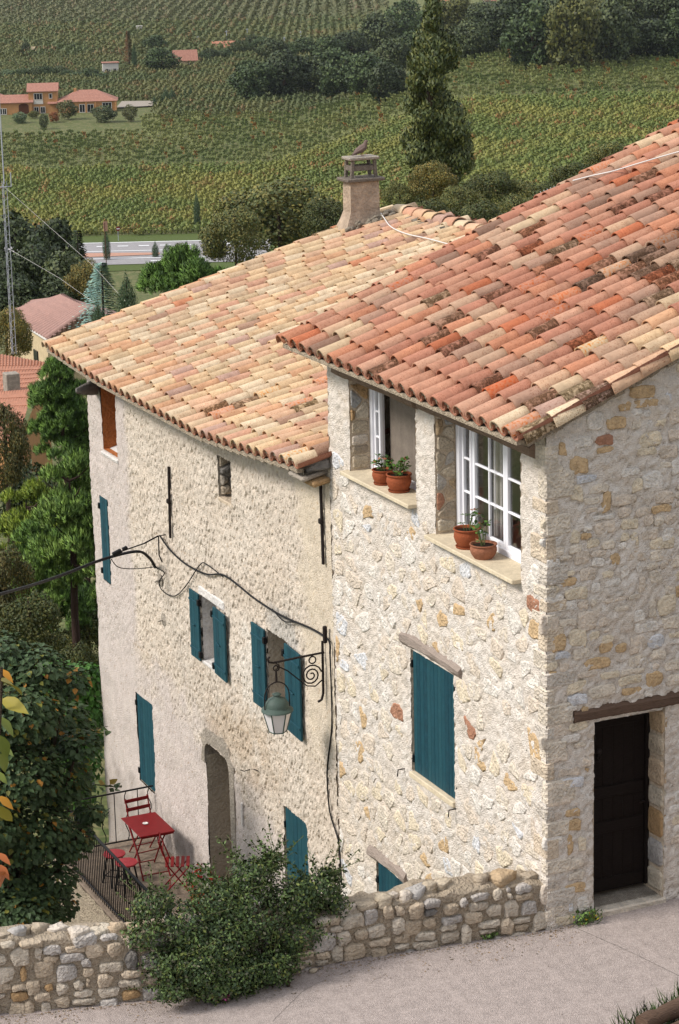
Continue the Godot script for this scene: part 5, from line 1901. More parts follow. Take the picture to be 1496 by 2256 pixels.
# tufts of long needles at branch ends; the crown is filled blob by blob
func pine_crown(sd: int, blobs: Array, tufts: int, needle: float, greens: Array) -> ArrayMesh:
	rng.seed = sd
	var mb := MB.new()
	mb.colored = true
	var areas := []
	for b in blobs: areas.append(b[1].x * b[1].y + b[1].x * b[1].z)
	for i in tufts:
		var k := pick(areas)
		var d := ball()
		if d.y < -0.3: d.y *= -0.5
		var p: Vector3 = blobs[k][0] + d * blobs[k][1] * lerpf(0.5, 1.0, sqrt(rng.randf()))
		var axis := (d * 0.6 + Vector3.UP * 0.9 + ball() * 0.4).normalized()
		var g: Color = greens[rng.randi() % greens.size()][0]
		var f := rng.randf_range(0.7, 1.35)
		for j in 21:
			var q := (axis * 1.1 + ball() * 0.75).normalized()
			var w := q.cross(ball()).normalized()
			var ff := f * rng.randf_range(0.8, 1.2)
			mb.col = Color(g.r * ff, g.g * ff, g.b * ff)
			mb.leaf(p + axis * needle * 0.25 * rng.randf_range(-1.2, 1.0), q * needle * rng.randf_range(0.7, 1.25), w * needle * 0.095, (q + axis).normalized())
	return mb.done()

func trunk_mesh(h: float, r: float, lean := 0.0, limbs := 0) -> ArrayMesh:
	var mb := MB.new()
	var pts := []
	var rad := []
	for i in 7:
		var k := i / 6.0
		pts.append(Vector3(lean * k * k + noise.get_noise_1d(k * 20.0 + h * 9.0) * r, -0.3 + (h + 0.3) * k, noise.get_noise_1d(k * 20.0 + 70.0) * r))
		rad.append(r * (1.25 - 0.85 * k))
	mb.tube(pts, rad, 7)
	for i in limbs:
		var k := rng.randf_range(0.4, 0.95)
		var a := rng.randf() * TAU
		var p := Vector3(lean * k * k, h * k, 0)
		var l := h * rng.randf_range(0.22, 0.4)
		mb.tube([p, p + Vector3(cos(a), 0.35, sin(a)) * l * 0.5, p + Vector3(cos(a), 0.75, sin(a)) * l], [r * 0.45, r * 0.28, r * 0.1], 5)
	return mb.done()

var crowns := {}

func tree(called: String, label: String, category: String, crown: String, at: Vector3, width: float, height: float, m: Material, group := "", trunk := "oak_trunk") -> Node3D:
	var t := thing(called, label, category, at, rng.randf() * TAU, group)
	part("crown", crowns[crown], m, t, Vector3.ZERO, Basis.from_scale(Vector3(width, height, width)))
	if trunk: part("trunk", crowns[trunk], M.bark, t, Vector3.ZERO, Basis.from_scale(Vector3(height, height, height)))
	return t

func make_crowns() -> void:
	var oak := [[Color(0.060, 0.078, 0.030), 3.0], [Color(0.085, 0.102, 0.034), 2.0], [Color(0.042, 0.058, 0.026), 2.0]]
	var holm := [[Color(0.10, 0.105, 0.03), 3.0], [Color(0.15, 0.13, 0.03), 2.0], [Color(0.06, 0.08, 0.025), 2.0]]
	for i in 4: crowns["oak_%d" % i] = oak_crown(100 + i, 5200, 0.060, oak)
	crowns["holm"] = oak_crown(120, 15000, 0.030, holm)
	crowns["shrub"] = oak_crown(121, 3000, 0.06, oak)
	crowns["cypress"] = column_crown(130, 4200, 0.05, [[Color(0.03, 0.055, 0.025), 1.0], [Color(0.045, 0.075, 0.03), 1.0]], 0.5, 0.05, 0.03)
	rng.seed = 131
	var pop := MB.new()
	pop.colored = true
	var pblobs := []
	for i in 70:
		var y := rng.randf_range(0.05, 0.99)
		var w := 0.155 * (1.0 - pow(absf(y - 0.32) / 0.70, 1.6) * 0.93) * (1.0 if y > 0.12 else 0.85)
		var a := rng.randf() * TAU
		var r := w * rng.randf_range(0.1, 0.78)
		pblobs.append([Vector3(cos(a) * r, y * 0.96, sin(a) * r), Vector3(0.048, 0.062, 0.048) * rng.randf_range(0.75, 1.35) * (1.0 if y < 0.8 else 0.62)])
	leafage(pop, pblobs, 44000, 0.019, [[Color(0.07, 0.085, 0.025), 2.0], [Color(0.105, 0.11, 0.03), 1.4], [Color(0.045, 0.06, 0.022), 2.0]], 0.7, 0.3, 0.09)
	crowns["poplar"] = pop.done()
	crowns["fir"] = fir_crown(132, 26, 9, [[Color(0.03, 0.05, 0.025), 1.0], [Color(0.05, 0.07, 0.03), 1.0]])
	var um := []
	rng.seed = 140
	for i in 30:
		var a := rng.randf() * TAU
		var rr := sqrt(rng.randf()) * 0.40
		um.append([Vector3(cos(a) * rr, 0.86 - rr * rr * 1.6 + rng.randf_range(-0.12, 0.02), sin(a) * rr), Vector3(0.12, 0.12, 0.12) * rng.randf_range(0.8, 1.2)])
	crowns["umbrella_pine"] = pine_crown(141, um, 3600, 0.050, [[Color(0.10, 0.19, 0.03), 1.0], [Color(0.13, 0.23, 0.04), 1.0], [Color(0.06, 0.12, 0.025), 1.0]])
	var pb := []
	for i in 44:
		var a := rng.randf() * TAU
		var y := rng.randf_range(0.22, 0.97)
		var rr := sqrt(rng.randf()) * 0.42 * (1.15 - y * 0.75)
		pb.append([Vector3(cos(a) * rr, y, sin(a) * rr), Vector3(0.10, 0.07, 0.10) * rng.randf_range(0.7, 1.25)])
	crowns["pine"] = pine_crown(142, pb, 5200, 0.042, [[Color(0.10, 0.19, 0.03), 1.0], [Color(0.15, 0.26, 0.045), 1.0], [Color(0.06, 0.12, 0.025), 1.0]])
	crowns["pine_open"] = pine_crown(143, pb.slice(0, 38), 3800, 0.042, [[Color(0.16, 0.27, 0.045), 1.0], [Color(0.21, 0.32, 0.065), 1.0], [Color(0.08, 0.15, 0.03), 1.0]])
	rng.seed = 150
	crowns["oak_trunk"] = trunk_mesh(0.55, 0.035, 0.02, 3)
	crowns["pine_trunk"] = trunk_mesh(0.92, 0.020, 0.0, 16)
	crowns["tall_trunk"] = trunk_mesh(0.9, 0.012, 0.01, 0)
	for k in [["green_plain", Color(1, 1, 1)], ["green_cool", Color(0.88, 0.95, 0.88)], ["green_warm", Color(1.15, 1.05, 0.85)], ["green_dark", Color(0.74, 0.78, 0.72)], ["green_grey", Color(1.25, 1.30, 1.45)], ["green_rust", Color(1.7, 0.95, 0.85)], ["green_brown", Color(0.85, 0.80, 0.80)], ["green_blue", Color(2.3, 2.35, 3.1)], ["green_olive", Color(1.15, 1.05, 1.0)]]:
		leaf_mat(k[0], k[1], 0.3)

func wild(px: float, py: float, w: float, h: float, crown: String, m: String, called: String, label: String, group: String, trunk := "oak_trunk", category := "tree") -> void:
	var p := land(px, py)
	var s := ahead(p) / FOCAL
	tree(called, label, category, crown, Vector3(p.x, p.y - 0.2, p.z), w * s, h * s, M[m], group, trunk)

func near_tree(px: float, top: float, w: float, h: float, s: float, crown: String, m: String, called: String, label: String, bark := "bark", group := "", category := "tree") -> Node3D:
	# its crown, w by h pixels, has its top at the pixel (px, top), s metres ahead; the stem goes down to the terrain
	var p := away(px, top, s)
	var o := p - CAM
	var y := minf(ground(o.dot(HEAD), o.dot(SIDE)), p.y - 1.0)
	var k := s / FOCAL
	var t := thing(called, label, category, Vector3(p.x, y, p.z), rng.randf() * TAU, group)
	part("crown", crowns[crown], M[m], t, Vector3(0, p.y - y - h * k, 0), Basis.from_scale(Vector3(w * k, h * k, w * k)))
	var low := p.y - y - h * k * 0.35
	var mb := MB.new()
	var r := maxf(0.02 * h * k, 0.05)
	mb.tube([Vector3(0, -0.4, 0), Vector3(r * 0.4, low * 0.5, 0), Vector3(-r * 0.3, low, r * 0.3), Vector3(0, p.y - y - h * k * 0.12, 0)], [r * 1.4, r * 1.1, r * 0.8, r * 0.2], 8)
	if crown.begins_with("pine"):
		for i in 14:
			var f := rng.randf_range(0.35, 0.9)
			var a := rng.randf() * TAU
			var q := Vector3(0, p.y - y - h * k * (1.0 - f), 0)
			var l := w * k * 0.40 * (1.1 - f * 0.7)
			mb.tube([q, q + Vector3(cos(a), 0.25, sin(a)) * l * 0.5, q + Vector3(cos(a), 0.6, sin(a)) * l], [r * 0.4, r * 0.25, r * 0.08], 5)
	made("trunk", mb, M[bark], t)
	return t

func far_trees() -> void:
	rng.seed = 500
	var wood := [[560, 226, 115, 105], [628, 222, 125, 125], [692, 216, 110, 105], [748, 222, 120, 128], [803, 214, 112, 112], [850, 232, 105, 112], [600, 140, 75, 62], [668, 128, 80, 50], [722, 150, 90, 80], [775, 130, 95, 72], [838, 120, 110, 100], [890, 92, 110, 100], [580, 118, 60, 42], [640, 190, 90, 80], [860, 170, 100, 95], [905, 150, 90, 90]]
	for i in wood.size():
		var q: Array = wood[i]
		wild(q[0], q[1], q[2], q[3], "oak_%d" % (i % 4), ["green_cool", "green_dark", "green_plain", "green_cool"][i % 4], "oak_tree", "rounded dark green oak in the wood between the vineyards", "oaks in the wood between the vineyards")
	var hill := [[1040, 136, 110, 105], [1105, 120, 120, 120], [1175, 156, 150, 165], [1262, 158, 150, 185], [1345, 146, 130, 165], [1425, 136, 140, 105], [1490, 134, 110, 125], [1010, 70, 110, 85], [1075, 62, 110, 70], [1150, 66, 130, 90], [1230, 62, 130, 100], [1320, 50, 130, 90], [1400, 58, 130, 110], [1480, 62, 130, 110], [960, 96, 100, 100], [1300, 110, 140, 130], [1215, 115, 140, 140]]
	for i in hill.size():
		var q: Array = hill[i]
		wild(q[0], q[1], q[2], q[3], "oak_%d" % ((i + 1) % 4), ["green_plain", "green_dark", "green_cool", "green_warm"][i % 4], "oak_tree", "tall green oak on the wooded hillside above the vineyard", "oaks on the wooded hillside")
	wild(285, 152, 40, 88, "fir", "green_rust", "conifer", "reddish brown conifer beside the white pavilion", "", "tall_trunk")
	wild(297, 158, 16, 70, "cypress", "green_plain", "cypress_tree", "slim dark cypress beside the reddish conifer", "", "")
	for q in [[338, 118, 62, 46, "broad dark tree behind the garden of the white pavilion"], [358, 164, 84, 66, "broad blue green tree between the pavilion and the pink roofed house"]]: wild(q[0], q[1], q[2], q[3], "oak_2", "green_cool", "garden_tree", q[4], "")
	wild(60, 130, 26, 44, "oak_1", "green_dark", "field_tree", "small dark tree beside the little pink building", "")
	wild(161, 118, 17, 24, "oak_0", "green_dark", "field_tree", "lone round bush tree in the far vineyard", "")
	for i in 13:
		var x := 15.0 + i * 17.0
		wild(x, 176 + rng.randf_range(-4, 4), 46, 22 + rng.randf() * 16, "shrub", ["green_grey", "green_plain", "green_cool"][i % 3], "hedge_shrub", "low shrub in the hedgerow behind the orange villa", "shrubs in the hedgerow behind the villa", "", "shrub")
	for i in 9: wild(430 + i * 16, 142 - i * 3 + rng.randf_range(-4, 4), 46, 26 + rng.randf() * 18, "shrub", ["green_plain", "green_cool", "green_dark"][i % 3], "hedge_shrub", "low shrub in the hedge beside the far pale roofs", "shrubs beside the far roofs", "", "shrub")
	for q in [[45, 272, 42, 30, "green_grey", "grey leaved shrub in the garden of the orange villa"], [97, 286, 26, 42, "green_plain", "narrow upright green shrub below the villa tower"], [118, 268, 30, 26, "green_rust", "small rust red shrub in the villa garden"], [148, 262, 52, 48, "green_olive", "large olive green shrub before the low villa wing"], [228, 270, 62, 44, "green_plain", "broad dark shrub before the end of the low villa wing"], [288, 268, 36, 44, "green_olive", "round olive shrub below the villa courtyard"], [76, 258, 30, 18, "green_warm", "low warm green shrub against the villa porch"]]:
		wild(q[0], q[1], q[2], q[3], "shrub", q[4], "garden_shrub", q[5], "garden shrubs in front of the villa", "", "shrub")
	for q in [[31, 244, 17, 48], [232, 210, 8, 20], [240, 210, 8, 20], [341, 238, 10, 32], [357, 236, 10, 34], [366, 232, 22, 44], [380, 230, 22, 40], [400, 226, 9, 28], [409, 225, 10, 34], [421, 222, 10, 38]]:
		wild(q[0], q[1], q[2], q[3], "cypress", "green_plain", "cypress_tree", "small dark cypress in the gardens around the orange villa", "small cypresses around the villa", "")
	# by the valley road
	wild(435, 506, 22, 92, "cypress", "green_plain", "cypress_tree", "slim cypress standing behind the valley road", "", "")
	wild(236, 576, 24, 78, "cypress", "green_plain", "cypress_tree", "slim cypress standing in front of the valley road beside the sign", "", "")
	wild(343, 570, 22, 44, "cypress", "green_plain", "cypress_tree", "short pointed cypress in front of the valley road", "", "")
	wild(370, 566, 22, 36, "shrub", "green_grey", "roadside_shrub", "grey leaved shrub beside the short cypress", "", "", "shrub")
	wild(398, 566, 36, 38, "shrub", "green_olive", "roadside_shrub", "yellow green shrub by the valley road", "", "", "shrub")
	wild(200, 514, 28, 20, "shrub", "green_grey", "roadside_shrub", "low grey shrub behind the valley road", "", "", "shrub")

func mid_trees() -> void:
	rng.seed = 600
	near_tree(612, 368, 300, 230, 150, "holm", "green_plain", "holm_oak", "wide yellowish green holm oak behind the pale roof")
	near_tree(515, 440, 160, 160, 142, "holm", "green_plain", "holm_oak", "yellowish oak joined to the side of the wide holm oak")
	near_tree(715, 425, 150, 150, 145, "holm", "green_dark", "oak_tree", "dark oak beside the chimney, behind the pale roof")
	near_tree(947, -30, 560, 500, 112, "poplar", "green_plain", "tall_poplar", "tall ragged poplar rising behind the roofs")
	for q in [[955, 342, 130, 120, 100, "green_olive", "rust flecked shrub at the foot of the tall poplar"], [1078, 365, 150, 120, 98, "green_dark", "dark dense shrub beside the tall poplar, next to the rust flecked one"], [1160, 385, 130, 120, 98, "green_plain", "green shrub behind the red roof verge, below the roof aerial"], [1270, 345, 150, 120, 105, "green_dark", "green shrub behind the upper edge of the red roof"], [880, 392, 90, 90, 100, "green_plain", "green shrub behind the ridge of the pale roof"], [1015, 400, 130, 100, 94, "green_plain", "low green shrub between the rust flecked and dark shrubs"], [1350, 300, 140, 120, 108, "green_plain", "dark shrub rising above the top of the red roof"], [940, 425, 150, 130, 84, "green_dark", "low dark shrub just behind the ridge tiles of the pale roof"], [1050, 430, 170, 140, 84, "green_dark", "broad dark shrub behind the meeting of the two roofs"], [1130, 418, 150, 130, 86, "green_plain", "low leafy shrub below the roof aerial"], [1225, 390, 150, 120, 92, "green_dark", "dark shrub between the roof aerial and the red verge"]]:
		near_tree(q[0], q[1], q[2], q[3], q[4], "holm", q[5], "hillside_shrub", q[6], "bark", "", "shrub")
	near_tree(400, 538, 250, 250, 95, "umbrella_pine", "needle", "umbrella_pine", "bright green umbrella pine behind the pale roof")
	near_tree(277, 596, 60, 130, 100, "cypress", "green_plain", "cypress_tree", "thick dark cypress beside the umbrella pine")
	near_tree(214, 662, 40, 80, 92, "cypress", "green_plain", "cypress_tree", "short cypress in front of the pink roofed bungalow")
	near_tree(222, 572, 150, 150, 150, "fir", "green_blue", "blue_spruce", "blue grey spruce behind the pink roofed bungalow")
	for q in [[30, 455, 190, 200, 190, "oak_3", "green_dark"], [105, 462, 150, 200, 195, "oak_2", "green_dark"], [170, 500, 90, 150, 188, "fir", "green_plain"], [70, 520, 160, 170, 178, "oak_0", "green_dark"], [140, 530, 140, 160, 175, "oak_1", "green_plain"], [5, 560, 130, 160, 172, "oak_1", "green_dark"], [185, 560, 100, 130, 168, "holm", "green_olive"], [40, 600, 150, 130, 168, "oak_2", "green_dark"], [120, 600, 150, 130, 168, "oak_3", "green_dark"]]:
		near_tree(q[0], q[1], q[2], q[3], q[4], q[5], q[6], "garden_tree", "dark green tree in the grove behind the pink roofed bungalow", "bark", "trees in the grove behind the bungalow")
	near_tree(22, 660, 110, 150, 128, "holm", "green_olive", "leafy_tree", "olive green tree beside the lattice mast")
	near_tree(130, 790, 220, 290, 70, "pine", "needle", "pine_tree", "dense dark pine in front of the orange roof", "bark_pine")
	near_tree(150, 1010, 270, 420, 47, "pine_open", "needle", "pine_tree", "open bright pine beside the plastered house, with its trunk showing", "bark_pine")
	near_tree(55, 1070, 240, 330, 52, "pine_open", "green_warm", "pine_tree", "pale pine farther from the plastered house, behind the brown leaved trees", "bark_pine")
	near_tree(5, 860, 120, 250, 60, "holm", "green_brown", "leafy_tree", "brown tinged leafy tree in front of the orange roof")
	near_tree(5, 1180, 150, 250, 44, "holm", "green_brown", "leafy_tree", "brownish leafy tree below the pale pine")
	near_tree(60, 1290, 200, 220, 43, "holm", "green_dark", "leafy_tree", "dark leafy tree behind the broad leaved tree")
	near_tree(160, 1400, 130, 190, 46, "holm", "green_dark", "leafy_tree", "dark undergrowth tree at the foot of the open bright pine")
	near_tree(185, 880, 160, 260, 72, "pine", "needle", "pine_tree", "dark pine close against the far corner of the plastered house", "bark_pine")
	near_tree(95, 1150, 260, 330, 50, "pine", "needle", "pine_tree", "dense lower pine between the open pine and the pale one", "bark_pine")
	near_tree(195, 1230, 150, 330, 55, "pine", "green_dark", "pine_tree", "shaded pine behind the trunk of the open pine", "bark_pine")
	near_tree(190, 1330, 150, 200, 50, "holm", "green_dark", "leafy_tree", "dark thicket beside the trunk of the open pine, near the plastered corner")
	near_tree(120, 1380, 150, 200, 48, "holm", "green_plain", "leafy_tree", "green thicket between the open pine and the broad leaved tree")
	near_tree(60, 990, 170, 260, 78, "oak_1", "green_dark", "leafy_tree", "deep green tree below the orange roofed house")

# ------------------------------------------------------------------ vineyards
func vine_mesh(sd: int, w: float, h: float, count: int) -> ArrayMesh:
	rng.seed = sd
	var mb := MB.new()
	mb.colored = true
	for i in count:
		var p := Vector3(rng.randf_range(-0.5, 0.5) * w, h * (0.25 + 0.75 * rng.randf()), rng.randf_range(-0.3, 0.3) * w)
		var out := (ball() + Vector3.UP * 0.5).normalized()
		var al := out.cross(ball()).normalized()
		var f := rng.randf_range(0.7, 1.3)
		mb.col = Color(f, f, f)
		mb.leaf(p, al * 0.42, al.cross(out) * 0.40, out)
	return mb.done()

func vineyard(called: String, label: String, mesh: ArrayMesh, rows: Array, s0: float, s1: float, q0: Callable, q1: Callable, row: float, gap: float, slant: float, tones: Array, scale := 1.0, empty := 0.04) -> void:
	# rows run across the slope; slant turns them
	var places := []
	var tints := PackedColorArray()
	var s := s0 - absf(slant) * 0.34 * s1
	while s < s1 + absf(slant) * 0.34 * s1:
		var t := -0.34 * s1
		while t < 0.34 * s1:
			var ss := s + slant * t
			if ss > s0 and ss < s1:
				var q := t / ss
				if q > q0.call(ss) and q < q1.call(ss) and rng.randf() > empty:
					var tt := t + rng.randf_range(-0.3, 0.3)
					var p := spot(ss + rng.randf_range(-0.2, 0.2) * row * (0.3 if ss < 640 else 2.2), tt)
					var f := rng.randf_range(0.75, 1.25) * scale
					places.append(Transform3D(Basis(Vector3.UP, atan2(HEAD.x, -HEAD.z) * -1.0 + rng.randf_range(-0.4, 0.4)) * Basis.from_scale(Vector3(f, f * rng.randf_range(0.8, 1.2), f)), p))
					var n := noise.get_noise_2d(tt * 0.12, ss * 0.12) + rng.randf_range(-0.35, 0.35)
					var c: Color = tones[0].lerp(tones[1], clampf(n * 1.1 + 0.45, 0, 1))
					if rng.randf() < 0.035: c = tones[2]
					elif noise.get_noise_2d(tt * 0.3 + 60.0, ss * 0.3) > 0.36 and rng.randf() < 0.3: c = tones[3]
					tints.append(c)
			t += gap
		s += row
	var mm := MultiMesh.new()
	mm.transform_format = MultiMesh.TRANSFORM_3D
	mm.use_colors = true
	mm.mesh = mesh
	mm.instance_count = places.size()
	for i in places.size():
		mm.set_instance_transform(i, places[i])
		mm.set_instance_color(i, tints[i])
	var o := MultiMeshInstance3D.new()
	o.name = numbered(called)
	o.multimesh = mm
	o.material_override = M.leaf
	add_child(o)
	tag(o, label, "vines", "", "stuff")

func vineyards() -> void:
	rng.seed = 700
	var hedge := vine_mesh(701, 1.5, 1.25, 26)
	var stake := vine_mesh(702, 0.75, 1.6, 20)
	var gold := [Color(0.125, 0.165, 0.04), Color(0.235, 0.23, 0.055), Color(0.25, 0.14, 0.045), Color(0.23, 0.17, 0.05)]
	var cool := [Color(0.125, 0.16, 0.052), Color(0.21, 0.225, 0.08), Color(0.24, 0.12, 0.03), Color(0.17, 0.15, 0.05)]
	var deep := [Color(0.085, 0.108, 0.038), Color(0.14, 0.14, 0.05), Color(0.17, 0.11, 0.045), Color(0.16, 0.12, 0.05)]
	vineyard("vineyard_hedge_rows", "dense yellowing vine rows behind the valley road", hedge, [], 437, 513, func(_s): return -0.17, func(_s): return 0.20, 1.75, 0.95, 0.10, gold)
	vineyard("vineyard_staked_rows", "staked grey green vines on the slope below the villa", stake, [], 514, 590, func(s): return -0.17 if s < 565 else -0.075, func(_s): return 0.035, 2.6, 1.05, -0.22, cool, 1.05, 0.15)
	vineyard("vineyard_hillside_rows", "staked vines on the hillside below the oak wood", stake, [], 514, 640, func(_s): return 0.037, func(_s): return 0.20, 2.6, 1.05, 0.25, cool, 1.05, 0.12)
	vineyard("vineyard_near_slope", "green vine rows on the slope behind the poplar", hedge, [], 300, 437, func(_s): return 0.015, func(_s): return 0.20, 1.9, 1.1, 0.2, gold)
	vineyard("vineyard_far_rows", "dark vine rows on the plain behind the villa", hedge, [], 592, 800, func(s): return -0.17 if s > 640 else -0.07, func(_s): return 0.012, 2.6, 1.5, 0.06, deep, 1.25)
	vineyard("vineyard_plain_rows", "brownish green vines across the far plain", hedge, [], 806, 985, func(_s): return -0.17, func(s): return 0.022, 3.6, 2.6, 0.33, deep, 1.8, 0.1)
	vineyard("vineyard_horizon_rows", "faint brownish vine rows on the farthest part of the plain", hedge, [], 985, 1500, func(_s): return -0.17, func(s): return 0.022, 6.5, 4.2, 0.05, [Color(0.10, 0.115, 0.05), Color(0.135, 0.13, 0.06), Color(0.15, 0.11, 0.06), Color(0.15, 0.12, 0.06)], 2.2, 0.15)

func terrain() -> void:
	var ss := [-120.0, -40.0, 0.0, 20.0, 35.0, 45.0]
	var s := 52.0
	while s < 8000.0:
		ss.append(s)
		s *= 1.045
	var qs := [-6.0, -3.0, -1.5, -0.8, -0.5]
	for i in 61: qs.append(-0.36 + 0.012 * i)
	qs.append_array([0.5, 0.8, 1.5, 3.0, 6.0])
	var pts := PackedVector3Array()
	for a in ss:
		for q in qs:
			var t: float = q * (maxf(a, 40.0) + 20.0)
			var p: Vector3 = CAM + HEAD * float(a) + SIDE * t
			p.y = ground(a, t) + noise.get_noise_2d(p.x * 0.1, p.z * 0.1) * minf(0.12, maxf(a, 0.0) * 0.002) - 0.10
			pts.append(p)
	var f := PackedInt32Array()
	var w := qs.size()
	for i in ss.size() - 1:
		for j in w - 1:
			var a := i * w + j
			f.append_array(PackedInt32Array([a, a + 1, a + w + 1, a, a + w + 1, a + w]))
	var mb := MB.new()
	mb.smooth(pts, f)
	struct("terrain_ground", mb, M.field)

func strip(mb: MB, keys: Array, lift: float) -> void:   # keys: [s0, s1, t]; a ribbon laid on the terrain
	for i in keys.size() - 1:
		for k in 24:
			var u := k / 24.0
			var v := (k + 1) / 24.0
			var a: Array = keys[i]
			var b: Array = keys[i + 1]
			var q := []
			for e in [[u, 0], [v, 0], [v, 1], [u, 1]]:
				var p := spot(lerpf(a[e[1]], b[e[1]], e[0]), lerpf(a[2], b[2], e[0]))
				q.append(p + Vector3(0, lift, 0))
			mb.face4(q[0], q[1], q[2], q[3], Vector3.UP)

func valley_road() -> void:
	var mb := MB.new()
	strip(mb, [[398, 438, -110], [398, 438, -8]], 0.08)
	struct("verge_grass_ground", mb, M.verge)
	mb = MB.new()
	strip(mb, [[402, 430, -110], [403, 429, -70], [404, 428.5, -45], [404.5, 428.5, -10]], 0.16)
	struct("valley_road", mb, M.asphalt)
	mb = MB.new()
	strip(mb, [[412, 417, -46], [412.5, 416.5, -38], [413.5, 415.5, -29]], 0.24)
	struct("traffic_island_pavement", mb, M.island)
	mb = MB.new()
	for e in [[428.0, 428.6], [418.2, 418.7], [410.0, 410.5]]: strip(mb, [[e[0], e[1], -46], [e[0], e[1], -12 if e[0] > 420 else -26]], 0.21)
	for i in 9: strip(mb, [[423.6, 424.3, -44 + i * 3.6], [423.6, 424.3, -42.2 + i * 3.6]], 0.21)
	for i in 3: strip(mb, [[406.5 + i * 1.2, 407.2 + i * 1.2, -30 + i * 1.5], [407.0 + i * 1.2, 407.6 + i * 1.2, -24 + i * 1.5]], 0.21)
	struct("road_markings", mb, M.road_paint)
	var t := thing("road_sign", "round red and white road sign behind the valley road", "road sign", spot(431, (273.0 - 748.0) / FOCAL * 431))
	bar(t, "post", [Vector3.ZERO, Vector3(0, 2.1, 0)], 0.05, M.steel)
	mb = MB.new()
	mb.lathe([Vector2(0, 0), Vector2(0.42, 0), Vector2(0.42, 0.03), Vector2(0, 0.03)], 18, Transform3D(Basis(Vector3(1, 0, 0), PI / 2), Vector3(0, 2.2, 0.05)))
	made("panel", mb, M.red_paint, t)
	mb = MB.new()
	mb.box(Vector3(0, 2.2, 0.10), Vector3(0.55, 0.16, 0.02))
	made("white_bar", mb, M.road_paint, t)
	t = thing("direction_sign", "brown direction sign on a post in front of the valley road", "road sign", spot(405, (244.0 - 748.0) / FOCAL * 405))
	bar(t, "post", [Vector3.ZERO, Vector3(0, 6.9, 0)], 0.07, M.rust)
	mb = MB.new()
	mb.cbox(Vector3(0.15, 6.3, 0), Vector3(0.7, 1.6, 0.08), 0.02)
	made("panel", mb, M.island, t)

# ------------------------------------------------------------------ houses below
func hip(mb: MB, w: float, d: float, y: float, rise: float, inset: float, over := 0.4) -> void:   # hipped roof over w (x) by d (z)
	var x := w / 2 + over
	var z := d / 2 + over
	var a := Vector3(-x, y, z)
	var b := Vector3(x, y, z)
	var c := Vector3(x, y, -z)
	var e := Vector3(-x, y, -z)
	var r0 := Vector3(-x + inset, y + rise, 0)
	var r1 := Vector3(x - inset, y + rise, 0)
	mb.quad(a, b, r1, r0)
	mb.quad(c, e, r0, r1)
	mb.tri(b, c, r1)
	mb.tri(e, a, r0)
	mb.quad(e, c, b, a)

func gable(mb: MB, w: float, d: float, y: float, rise: float, over := 0.4) -> void:
	var x := w / 2 + over
	var z := d / 2 + over
	var th := Vector3(0, -0.18, 0)
	var r0 := Vector3(-x, y + rise, 0)
	var r1 := Vector3(x, y + rise, 0)
	for s in [1.0, -1.0]:
		var a := Vector3(-x, y, z * s)
		var b := Vector3(x, y, z * s)
		mb.face4(a, b, r1, r0, Vector3(0, 1, s))
		mb.face4(a + th, b + th, r1 + th, r0 + th, Vector3(0, -1, -s))
		mb.face4(a, b, b + th, a + th, Vector3(0, 0, s))
		mb.face4(a, r0, r0 + th, a + th, Vector3(-1, 0, 0))
		mb.face4(b, r1, r1 + th, b + th, Vector3(1, 0, 0))

func block(parent: Node, at: Vector3, size: Vector3, m: Material, gab := 0.0) -> MeshInstance3D:
	var mb := MB.new()
	mb.box(Vector3(0, size.y / 2, 0), size)
	if gab > 0:
		for s in [-1.0, 1.0]:
			var x: float = s * size.x / 2
			var p := [Vector3(x, size.y, size.z / 2), Vector3(x, size.y + gab, 0), Vector3(x, size.y, -size.z / 2)]
			if s > 0: mb.tri(p[0], p[2], p[1])
			else: mb.tri(p[0], p[1], p[2])
	return made("wall", mb, m, parent, at)

func opening(parent: Node, at: Vector3, w: float, h: float, bars: int) -> void:   # a window in a wall that looks towards +z
	var win := Node3D.new()
	win.name = "window"
	parent.add_child(win, true)
	win.position = at
	var mb := MB.new()
	mb.box(Vector3(0, h / 2, 0.03), Vector3(w, h, 0.06))
	made("pane", mb, M.dark_pane, win)
	mb = MB.new()
	for s in [-1.0, 1.0]: mb.box(Vector3(s * w / 2, h / 2, 0.06), Vector3(0.14, h, 0.1))
	for y in [0.0, h]: mb.box(Vector3(0, y, 0.065), Vector3(w + 0.16, 0.14, 0.1))
	for k in range(1, bars): mb.box(Vector3(-w / 2 + w * k / bars, h / 2, 0.075), Vector3(0.09, h, 0.06))
	made("frame", mb, M.house_white, win)

